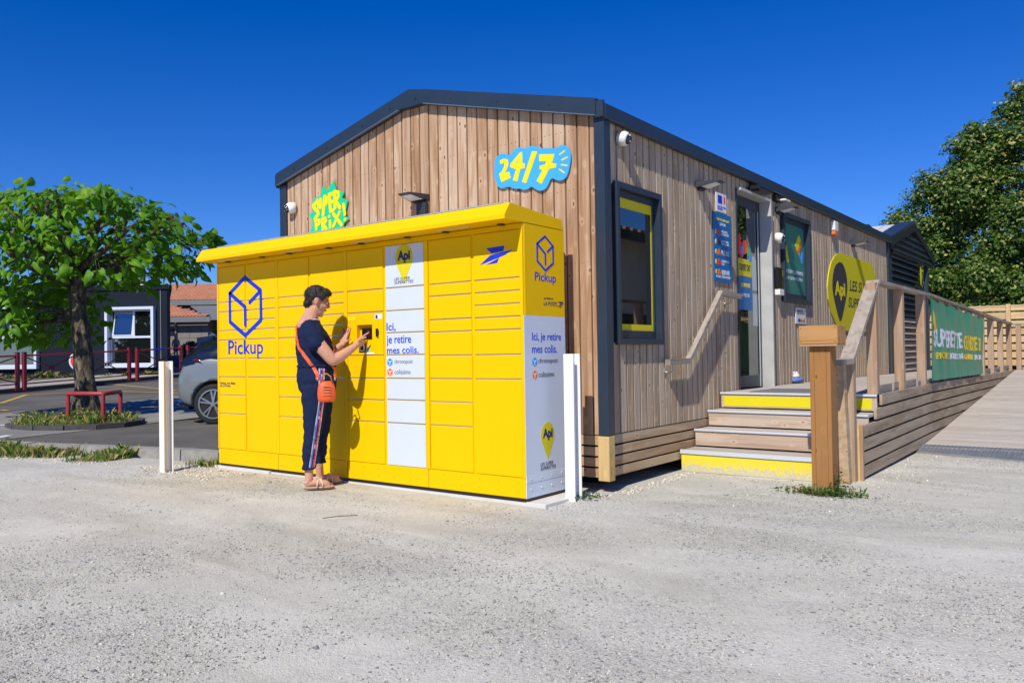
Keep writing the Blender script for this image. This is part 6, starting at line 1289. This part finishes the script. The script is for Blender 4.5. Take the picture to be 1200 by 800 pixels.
    for wx in (.70, 3.42):
        for s_ in (-1, 1):
            y0 = s_*.67; y1 = s_*.885
            wh = obj('wheel', MB().tube([(wx, y0, .335), (wx, y0+s_*.02, .335), (wx, y1-s_*.02, .335), (wx, y1, .335)], 0, 40, [.30, .333, .333, .305]), 'tyre', t, smooth=False)
            rm = MB().cyl((wx, y1-s_*.03, .335), (wx, y1-s_*.06, .335), .238, n=36)
            obj('rim_back', rm, 'black_plastic', wh)
            y1 = y1+s_*.016; rg = MB(); N = 36
            for k in range(N):
                a0, a1 = 2*math.pi*k/N, 2*math.pi*(k+1)/N
                P = [(wx+r*math.cos(a), y, .335+r*math.sin(a)) for y, r, a in ((y1-s_*.03, .225, a0), (y1-s_*.03, .225, a1), (y1-s_*.03, .25, a1), (y1-s_*.03, .25, a0), (y1+s_*.004, .225, a0), (y1+s_*.004, .225, a1), (y1+s_*.004, .25, a1), (y1+s_*.004, .25, a0))]; rg.hexa(P)
            for k in range(5):
                for o_ in (-.17, .17):
                    a = 2*math.pi*k/5+.3; p = (wx+.035*math.cos(a), .335+.035*math.sin(a)); q_ = (wx+.232*math.cos(a+o_), .335+.232*math.sin(a+o_)); d = Vector((q_[0]-p[0], q_[1]-p[1])).normalized().orthogonal()*.014
                    rg.hexa([(p[0]+d.x, y1-s_*.025, p[1]+d.y), (p[0]-d.x, y1-s_*.025, p[1]-d.y), (q_[0]-d.x, y1-s_*.025, q_[1]-d.y), (q_[0]+d.x, y1-s_*.025, q_[1]+d.y), (p[0]+d.x, y1+s_*.004, p[1]+d.y), (p[0]-d.x, y1+s_*.004, p[1]-d.y), (q_[0]-d.x, y1-s_*.004, q_[1]-d.y), (q_[0]+d.x, y1-s_*.004, q_[1]+d.y)])
            rg.cyl((wx, y1-s_*.03, .335), (wx, y1+s_*.008, .335), .04, n=14); obj('rim', rg, 'alloy', wh)
car()

# ---------------------------------------------------------------- the woman at the terminal
# local frame: x = the way she faces across the picture, y = her left, z = up
WO = Vector((-2.23, -1.10, 0.0)); WR = math.atan2(.77, .637)
W = thing('person', 'woman with short dark hair in navy jumpsuit tapping the screen of the parcel locker', 'person', WO, WR)
def vloft(mb, secs, n=20, rot=0.0, cap=True):
    """sections (cx, cy, cz, rx, ry[, tiltx]) stacked along z, ellipse axes turned by rot"""
    base = len(mb.v)
    for s in secs:
        cx, cy, cz, rx, ry = s[:5]; tl = s[5] if len(s) > 5 else 0; rt = s[6] if len(s) > 6 else rot; c, q = math.cos(rt), math.sin(rt)
        for k in range(n):
            a = 2*math.pi*k/n; ex, ey = rx*math.cos(a), ry*math.sin(a); mb.v.append((cx+ex*c-ey*q, cy+ex*q+ey*c, cz+tl*ex))
    m_ = len(secs)
    for i in range(m_-1): mb.f += [(base+i*n+k, base+i*n+(k+1) % n, base+(i+1)*n+(k+1) % n, base+(i+1)*n+k) for k in range(n)]
    if cap: mb.f += [tuple(range(base, base+n))[::-1], tuple(range(base+(m_-1)*n, base+m_*n))]
    return mb
def limb(mb, pts, rads, n=14):
    # smooth the path and radii, closed ends with domes
    P = [Vector(p) for p in pts]; Q = []; Rr = []
    for i in range(len(P)-1):
        p0, p1, p2, p3 = P[max(i-1, 0)], P[i], P[i+1], P[min(i+2, len(P)-1)]
        for k in range(5):
            t = k/5; Q.append(.5*((2*p1)+(-p0+p2)*t+(2*p0-5*p1+4*p2-p3)*t*t+(-p0+3*p1-3*p2+p3)*t**3)); Rr.append(rads[i]+(rads[i+1]-rads[i])*t)
    Q.append(P[-1]); Rr.append(rads[-1])
    d0 = (Q[0]-Q[1]).normalized(); d1 = (Q[-1]-Q[-2]).normalized()
    Q = [Q[0]+d0*Rr[0]*.85, Q[0]+d0*Rr[0]*.5]+Q+[Q[-1]+d1*Rr[-1]*.5, Q[-1]+d1*Rr[-1]*.85]; Rr = [Rr[0]*.45, Rr[0]*.84]+Rr+[Rr[-1]*.84, Rr[-1]*.45]
    mb.tube(Q, 0, n, Rr); return mb
def blob(name, mb, mat, parent, vox, smooth=6, fac=.5, keep_world=False):
    o = obj(name, mb, mat, parent, fix=True)
    bake(o, [('REMESH', dict(mode='VOXEL', voxel_size=vox)), ('SMOOTH', dict(factor=fac, iterations=smooth))]); return o
TR = 0.30      # torso turned this much toward the wall
body = MB()
# head: skull, jaw, chin, nose, brow, lips; face looks down a little
HC = Vector((.0, .0, 1.640)); hr = 0.10
HM = Matrix.Rotation(hr, 4, 'Z') @ Matrix.Rotation(.30, 4, 'Y')     # local x forward, pitched down
def hp(x, y, z): return HM @ Vector((x, y, z)) + HC
def hell(mb, c, r, **k): return mb.ell(hp(*c), r, M=HM.to_3x3(), **k)
hell(body, (-.010, 0, .010), (.098, .076, .098)); hell(body, (.030, 0, -.045), (.062, .060, .080)); hell(body, (.042, 0, -.102), (.042, .040, .040)); hell(body, (.066, 0, -.132), (.020, .022, .017))
hell(body, (.078, 0, .008), (.018, .045, .016)); 
for s_ in (-1, 1): hell(body, (.062, s_*.034, -.045), (.026, .022, .024)); hell(body, (.074, s_*.029, -.010), (.016, .014, .009)); hell(body, (-.012, s_*.077, -.030), (.020, .009, .032)); hell(body, (-.022, s_*.082, -.022), (.012, .006, .020))
body.tube([hp(.088, 0, .0), hp(.100, 0, -.020), hp(.113, 0, -.040), hp(.104, 0, -.050), hp(.088, 0, -.050)], 0, 10, [.006, .009, .013, .012, .008])
hell(body, (.086, 0, -.073), (.013, .024, .007)); hell(body, (.083, 0, -.086), (.013, .020, .008))
limb(body, [(-.070, 0, 1.40), (-.055, 0, 1.48), (-.030, 0, 1.56)], [.070, .058, .056]); limb(body, [(-.125, 0, 1.41), (-.095, 0, 1.475), (-.060, 0, 1.56)], [.060, .046, .040])
vloft(body, [(-.05, 0, 1.0, .11, .13), (-.05, 0, 1.2, .10, .13), (-.06, 0, 1.38, .075, .15), (-.062, 0, 1.43, .05, .08)], rot=TR)
# arms
RSh, REl, RWr = (-.075, -.175, 1.370), (.115, -.235, 1.098), (.325, -.095, 1.232)
limb(body, [RSh, (-.01, -.215, 1.26), (.065, -.235, 1.16), REl], [.060, .058, .053, .047]); limb(body, [REl, (.17, -.205, 1.125), (.25, -.15, 1.178), RWr], [.048, .049, .038, .027])
LSh, LEl, LWr = (-.03, .17, 1.36), (.075, .205, 1.11), (.195, .155, 1.235)
limb(body, [LSh, (.0, .20, 1.25), LEl], [.052, .05, .040]); limb(body, [LEl, (.12, .19, 1.16), LWr], [.040, .038, .025])
# right hand: palm, pointing index, curled fingers, thumb
def hand(mb, wrist, palm_dir, side, nrm, fing, thumb):
    w_ = Vector(wrist); d = Vector(palm_dir).normalized(); sd = Vector(side); sd = (sd-d*sd.dot(d)).normalized(); n_ = Vector(nrm); n_ = (n_-d*n_.dot(d)-sd*n_.dot(sd)).normalized()
    for k in range(4): limb(mb, [w_+sd*(k-1.5)*.009, w_+d*.04+sd*(k-1.5)*.018, w_+d*.082+sd*(k-1.5)*.0195], [.014, .0145, .0105], 10)
    tips = []
    for k, (ln, bends, spread) in enumerate(fing):
        p = w_+d*.082+sd*(k-1.5)*.0195; cur = d+sd*spread; cur.normalize(); pts = [p]; 
        for seg, b_ in zip((.46, .30, .24), bends):
            ax = cur.cross(n_).normalized(); cur = (Matrix.Rotation(-b_, 3, ax) @ cur); p = p+cur*ln*seg; pts.append(p)
        limb(mb, pts, [.0098, .0090, .0084, .0070], 9); tips.append((pts[-1], cur))
    tb, tv = thumb; p = w_+d*.022+sd*(-1)*.024; limb(mb, [w_+d*.01-sd*.012, p, p+(d*tb[0]-sd*tb[1]+n_*tb[2])*.036, p+(d*tv[0]-sd*tv[1]+n_*tv[2])*.066], [.014, .0125, .010, .0078], 9); return tips
pd = Vector((.060, .040, .045))
tR = hand(body, RWr, pd, (.25, .35, -.80), (.55, .75, -.15) if False else (.3, -.6, -.3), [(.078, (-.10, -.05, -.0), -.0), (.076, (.9, .9, .5), .0), (.070, (1.0, 1.0, .5), .0), (.056, (1.0, .9, .5), .05)], ((.7, .35, .7), (.9, .15, .8)))
# left hand flat against the door, fingers up and spread
nw = Vector((.77, .637, 0)); tw_ = Vector((.637, -.77, 0))
LWr = Vector(LWr)
tL = hand(body, LWr+Vector((.012, .004, .0)), Vector((.028, .012, .090)), tw_*-1, -nw, [(.072, (.0, -.05, .05), -.22), (.080, (.0, -.05, .05), -.07), (.074, (.0, -.05, .05), .08), (.060, (.0, -.05, .05), .24)], ((.5, .8, .0), (.65, 1.0, .0)))
# shins, ankles, feet
for (kn, an, hl, toe, yy) in (((-.085, -.10, .40), (-.090, -.115, .085), (-.125, -.115, .035), (.115, -.100, .022), 1), ((-.005, .15, .40), (.0, .155, .085), (-.03, .155, .035), (.185, .185, .022), -1)):
    limb(body, [kn, (kn[0]-.008, kn[1], .25), an], [.050, .043, .033])
    hx, hy, hz = hl; tx, ty, tz_ = toe
    limb(body, [(an[0], an[1], .10), (hx+.02, hy, .055)], [.032, .030]); limb(body, [(hx+.02, hy, .045), (hx+.10, hy+.002, .055), (hx+.17, (hy+ty)/2, .040), (tx-.045, ty, .030)], [.028, .031, .032, .022])
    fx = (Vector((tx, ty, 0))-Vector((hx, hy, 0))).normalized(); sx = Vector((-fx.y, fx.x, 0))*(1 if yy > 0 else -1)
    for k in range(5): b0 = Vector((tx-.055, ty, .028))+sx*(.030-.0145*k); limb(body, [b0, b0+fx*(.044-.0062*k)+Vector((0, 0, -.004))], [.0115 if k == 0 else .009, .0098 if k == 0 else .0072], 8)
BODY = blob('body', body, 'skin', W, .0046, 5, .5)
# nails
nl = MB()
for (tp_, cu_) in tR[:1]+tL: nl.ell(tp_+cu_*.006+Vector((-.2, -.5, .3))*.008, (.006, .006, .006), 8, 5)
obj('nail', nl, 'nail', W, smooth=True)
for yb_, xb_ in ((-.100, .115), (.185, .185)):
    tn_ = MB()
    for k in range(4): tn_.ell((xb_-.012-.007*k, yb_+.029-.0145*k if yb_ < 0 else yb_-.029+.0145*k, .036), (.006, .005, .004), 7, 4)
    obj('toe_nail', tn_, 'nail', W, smooth=True)
# jumpsuit: top
top = MB()
vloft(top, [(-.012, 0, 1.045, .158, .165), (-.018, 0, 1.09, .165, .170), (-.030, 0, 1.16, .160, .170), (-.040, 0, 1.23, .158, .175, .06), (-.055, 0, 1.30, .138, .190, .10), (-.070, 0, 1.37, .108, .190, .15), (-.082, 0, 1.415, .092, .155, .2), (-.080, 0, 1.452, .078, .105, .34)], rot=TR)
limb(top, [(-.085, -.130, 1.395), (-.065, -.185, 1.345), (-.018, -.216, 1.245)], [.062, .077, .082]); limb(top, [(-.04, .14, 1.375), (-.02, .185, 1.32), (.01, .20, 1.25)], [.06, .072, .070])
hell_b = MB()
TOP = blob('blouse', top, 'navy_cloth', W, .008, 6, .5)
nk = MB(); pts = []
for i in range(25):
    a = 2*math.pi*i/24; ex, ey = .066*math.cos(a), .092*math.sin(a); c, s = math.cos(TR), math.sin(TR); pts.append((-.066+ex*c-ey*s+.010, ex*s+ey*c, 1.456+.34*ex-.03*max(0, math.cos(a))))
nk.tube(pts, .006, 6); obj('collar_trim', nk, 'cloth_white', W, smooth=True); obj('collar_trim', MB().tube([(p[0], p[1], p[2]-.007) for p in pts], .0048, 6), 'cloth_red', W, smooth=True)
# trousers
tr_ = MB()
vloft(tr_, [(-.02, 0, 1.055, .152, .160), (-.022, 0, 1.00, .165, .172), (-.020, 0, .93, .172, .182), (-.012, .01, .85, .162, .178), (-.005, .02, .79, .12, .15)], rot=TR)
vloft(tr_, [(-.035, -.085, .88, .115, .098), (-.038, -.092, .78, .112, .098), (-.045, -.098, .64, .094, .088), (-.055, -.105, .50, .080, .078), (-.075, -.112, .36, .069, .068), (-.088, -.116, .24, .061, .060), (-.092, -.118, .172, .058, .058)], rot=TR)
vloft(tr_, [(.005, .075, .88, .115, .098), (.018, .09, .78, .110, .098), (.018, .12, .64, .090, .086), (.015, .145, .50, .077, .077), (.002, .155, .36, .066, .066), (-.002, .158, .24, .058, .058), (-.002, .160, .185, .055, .055)], rot=TR)
TRO = blob('trousers', tr_, 'navy_cloth', W, .0085, 6, .5)
# cloth creases on both garments
for ob, amp in ((TOP, .015), (TRO, .013)):
    n = len(ob.data.vertices); a = np.zeros(n*3); ob.data.vertices.foreach_get('co', a); a = a.reshape(-1, 3); nn = np.zeros(n*3); ob.data.vertices.foreach_get('normal', nn); nn = nn.reshape(-1, 3)
    for i in range(n):
        x, y, z = a[i]; k = noise.noise((x*7+z*3, y*7, z*13-x*11))*.6+noise.noise((x*16, y*16, z*30+x*20))*.4; k *= amp*(1.25 if z < .65 or z > 1.0 else .8); a[i] += nn[i]*k
    ob.data.vertices.foreach_set('co', a.ravel()); ob.data.update()
obj('waistband', MB().tube([(-.018+.160*math.cos(a)*math.cos(TR)-.168*math.sin(a)*math.sin(TR), .160*math.cos(a)*math.sin(TR)+.168*math.sin(a)*math.cos(TR), 1.052+.003*math.sin(a*9)) for a in [i*math.pi/20 for i in range(41)]], .011, 6), 'navy_cloth', W, smooth=True)
# side stripe down the near leg: white, blue, red, white ribbons lying on the cloth
from mathutils.bvhtree import BVHTree
bv = BVHTree.FromObject(TRO, bpy.context.evaluated_depsgraph_get())
def ribbon(off, wd, mat, lift):
    mb = MB(); P = []
    for i in range(40):
        z = 1.035-.862*i/39; t = i/39; cx = .018-.030*t if t < .35 else .0075-.085*((t-.35)/.65); cx += .0
        row = []
        for o_ in (off-wd/2, off+wd/2):
            h = bv.ray_cast(Vector((cx+o_+.05, -.6, z)), Vector((-.10, 1, 0)).normalized())
            if h[0] is None: h = bv.find_nearest(Vector((cx+o_, -.18, z)))
            row.append(h[0]+h[1]*lift)
        P.append(row)
    for a, b in P: mb.v += [tuple(a), tuple(b)]
    mb.f = [(2*i, 2*i+1, 2*i+3, 2*i+2) for i in range(39)]; obj('side_stripe', mb, mat, W, fix=False)
ribbon(0, .048, 'cloth_white', .003); ribbon(-.011, .010, 'cloth_blue', .0042); ribbon(.009, .012, 'cloth_red', .0042)
# sandals
for (hx, hy, tx, ty) in ((-.135, -.115, .122, -.100), (-.040, .155, .192, .185)):
    d = Vector((tx-hx, ty-hy)).normalized(); n_ = Vector((-d.y, d.x)); L = math.hypot(tx-hx, ty-hy); out = []
    for k in range(24):
        a = 2*math.pi*k/24; u = (math.cos(a)*.5+.5)*L; wv = .042 if u > L*.5 else .034; out.append((hx+d.x*u+n_.x*wv*math.sin(a), hy+d.y*u+n_.y*wv*math.sin(a)))
    sn = obj('sandal', MB().prism(out, lambda u, v, w: (u, v, w), 0, .014), 'cork', W); obj('footbed', MB().prism([((u-(hx+tx)/2)*.97+(hx+tx)/2, (v-(hy+ty)/2)*.97+(hy+ty)/2) for u, v in out], lambda u, v, w: (u, v, w), .0142, .021), 'sandal', sn)
    def sp(u, s, z): return (hx+d.x*u+n_.x*s, hy+d.y*u+n_.y*s, z)
    st_ = MB()
    for (u0, zz, u1) in ((L*.50, .080, L*.60), (L*.50, .08, L*.42)):
        for s_ in (-1, 1): st_.tube([sp(u1, s_*.043, .015), sp(u1, s_*.042, .045), sp((u0+u1)/2, s_*.025, .078), sp(u0, 0, zz+.008)], .006, 6)
    st_.tube([sp(L*.52, 0, .084), sp(L*.66, .004, .062), sp(L*.80, .008, .032)], .006, 6); st_.tube([sp(L*.10, -.036, .06), sp(-.012, 0, .062), sp(L*.10, .036, .06), sp(L*.22, .043, .02)], .005, 6)
    obj('strap', st_, 'sandal', sn, smooth=True)
# hair: a close cap of short locks
hr_ = MB()
hell(hr_, (-.022, 0, .022), (.102, .082, .092)); hell(hr_, (-.058, 0, -.018), (.048, .066, .068)); hell(hr_, (.034, 0, .070), (.064, .064, .038)); hell(hr_, (.050, -.015, .056), (.034, .045, .018)); hell(hr_, (-.076, 0, -.066), (.028, .050, .036))
for s_ in (-1, 1): hell(hr_, (.024, s_*.066, .028), (.028, .016, .036))
HAIR = blob('hair', hr_, 'hair', W, .0055, 4, .5)
n = len(HAIR.data.vertices); a = np.zeros(n*3); HAIR.data.vertices.foreach_get('co', a); a = a.reshape(-1, 3); nn = np.zeros(n*3); HAIR.data.vertices.foreach_get('normal', nn); nn = nn.reshape(-1, 3)
for i in range(n):
    x, y, z = a[i]; a[i] += nn[i]*(noise.noise((x*45, y*45, z*22))*.006+noise.noise((x*110, y*110, z*60))*.004)
HAIR.data.vertices.foreach_set('co', a.ravel()); HAIR.data.update()
# short tufts
rs = np.random.RandomState(4); mb = MB(); pick = rs.choice(n, min(n, 3800), replace=False)
for i in pick:
    p = Vector(a[i]); nv = Vector(nn[i]); sw = Vector((.55, 0, -.55)) if p.x > HC.x-.01 else Vector((-.25, 0, -1)); d = (nv*.55+sw*.7+Vector(rs.randn(3)*.3)).normalized(); sdv = d.orthogonal().normalized()*.0016; e = p+d*(.009+.011*rs.rand())
    mb.add([p-nv*.002-sdv, p-nv*.002+sdv, e], [(0, 1, 2)])
obj('hair_lock', mb, 'hair', W, fix=False)
# glasses and earring
gl = MB()
for s_ in (-1, 1):
    gl.tube([hp(.098+.004*math.cos(a), s_*.030+.021*math.cos(a), -.016+.017*math.sin(a)) for a in [i*math.pi/8 for i in range(17)]], .0018, 5); gl.tube([hp(.095, s_*.051, -.010), hp(.05, s_*.071, -.012), hp(-.012, s_*.080, -.012)], .0022, 5)
gl.tube([hp(.100, -.010, -.012), hp(.104, 0, -.010), hp(.100, .010, -.012)], .0018, 5); obj('glasses', gl, 'red_paint', W, smooth=True)
ey = MB()
for s_ in (-1, 1): hell(ey, (.080, s_*.030, -.016), (.010, .012, .008)); 
obj('eye', ey, 'white_plastic', W, smooth=True); br = MB()
for s_ in (-1, 1): br.tube([hp(.090, s_*.012, .008), hp(.093, s_*.030, .012), hp(.080, s_*.048, .006)], .0035, 5)
obj('eyebrow', br, 'hair', W, smooth=True)
obj('lips', MB().tube([hp(.088, -.020, -.079), hp(.099, -.006, -.077), hp(.1, .006, -.077), hp(.088, .020, -.079)], .004, 6), 'cloth_red', W, smooth=True)
obj('earring', MB().tube([hp(-.012, -.088, -.062), hp(-.012, -.089, -.085)], .0014, 5).ell(hp(-.012, -.089, -.094), (.006, .005, .010)), 'sign_yellow', W, smooth=True)
# orange shoulder bag, hanging at her right hip
Bg = thing('shoulder_bag', 'small orange leather bag with tan handles hanging at the hip of the woman', 'handbag', WO, WR)
bc = Vector((.062, -.222, .840))
bb = MB(); vloft(bb, [(bc.x, bc.y, bc.z-.092, .045, .026), (bc.x, bc.y, bc.z-.086, .062, .036), (bc.x, bc.y, bc.z-.068, .074, .043), (bc.x, bc.y, bc.z-.02, .077, .045), (bc.x, bc.y, bc.z+.03, .072, .040), (bc.x, bc.y, bc.z+.065, .062, .032), (bc.x, bc.y, bc.z+.085, .052, .022)], 24, rot=.12)
obj('pouch', bb, 'orange_leather', Bg, smooth=True)
for k in range(4): obj('slit', MB().tube([(bc.x-.03, bc.y-.0475, bc.z-.035+.025*k), (bc.x+.035, bc.y-.0465, bc.z-.030+.025*k)], .004, 5), 'tan_leather', Bg)
for o_ in (-.022, .022): obj('handle', MB().tube([(bc.x-.045, bc.y+o_, bc.z+.075), (bc.x-.035, bc.y+o_, bc.z+.125), (bc.x, bc.y+o_, bc.z+.150), (bc.x+.035, bc.y+o_, bc.z+.125), (bc.x+.045, bc.y+o_, bc.z+.075)], .006, 8), 'tan_leather', Bg, smooth=True)
obj('buckle', MB().ell((bc.x-.072, bc.y-.01, bc.z+.10), (.010, .008, .014)).ell((bc.x+.070, bc.y-.01, bc.z+.10), (.010, .008, .014)), 'alloy', Bg, smooth=True)
bvt = BVHTree.FromObject(TOP, bpy.context.evaluated_depsgraph_get()); bvr = bv
def strapband(pts, wd, name, mat):
    P = [Vector(p) for p in pts]; Q = []
    for i in range(len(P)-1):
        p0, p1, p2, p3 = P[max(i-1, 0)], P[i], P[i+1], P[min(i+2, len(P)-1)]
        for k in range(8): t = k/8; Q.append(.5*((2*p1)+(-p0+p2)*t+(2*p0-5*p1+4*p2-p3)*t*t+(-p0+3*p1-3*p2+p3)*t**3))
    Q.append(P[-1]); mb = MB(); c0 = Vector((-.03, 0, 1.15))
    for i, p in enumerate(Q):
        n1 = bvt.find_nearest(p); n2 = bvr.find_nearest(p); h = min((x for x in (n1, n2) if x[0] is not None), key=lambda x: x[3]); nv = h[1]
        if h[3] < .05 or (p-h[0]).dot(nv) < .004: p = h[0]+nv*.007
        Q[i] = p
        d = (Q[min(i+1, len(Q)-1)]-Q[max(i-1, 0)]).normalized(); s = d.cross(nv).normalized()*wd/2; mb.v += [tuple(p-s), tuple(p+s), tuple(p+s+nv*.003), tuple(p-s+nv*.003)]
    for i in range(len(Q)-1): mb.f += [(4*i+k, 4*i+(k+1) % 4, 4*i+4+(k+1) % 4, 4*i+4+k) for k in range(4)]
    obj(name, mb, mat, Bg, smooth=False)
strapband([(bc.x-.072, bc.y+.0, bc.z+.10), (-.02, -.19, 1.00), (-.11, -.16, 1.13), (-.19, -.10, 1.24), (-.185, -.02, 1.35), (-.12, .06, 1.43), (-.03, .07, 1.41), (.07, .03, 1.30), (.12, -.04, 1.18), (.135, -.10, 1.06), (bc.x+.070, bc.y+.0, bc.z+.11)], .030, 'strap', 'orange_leather')
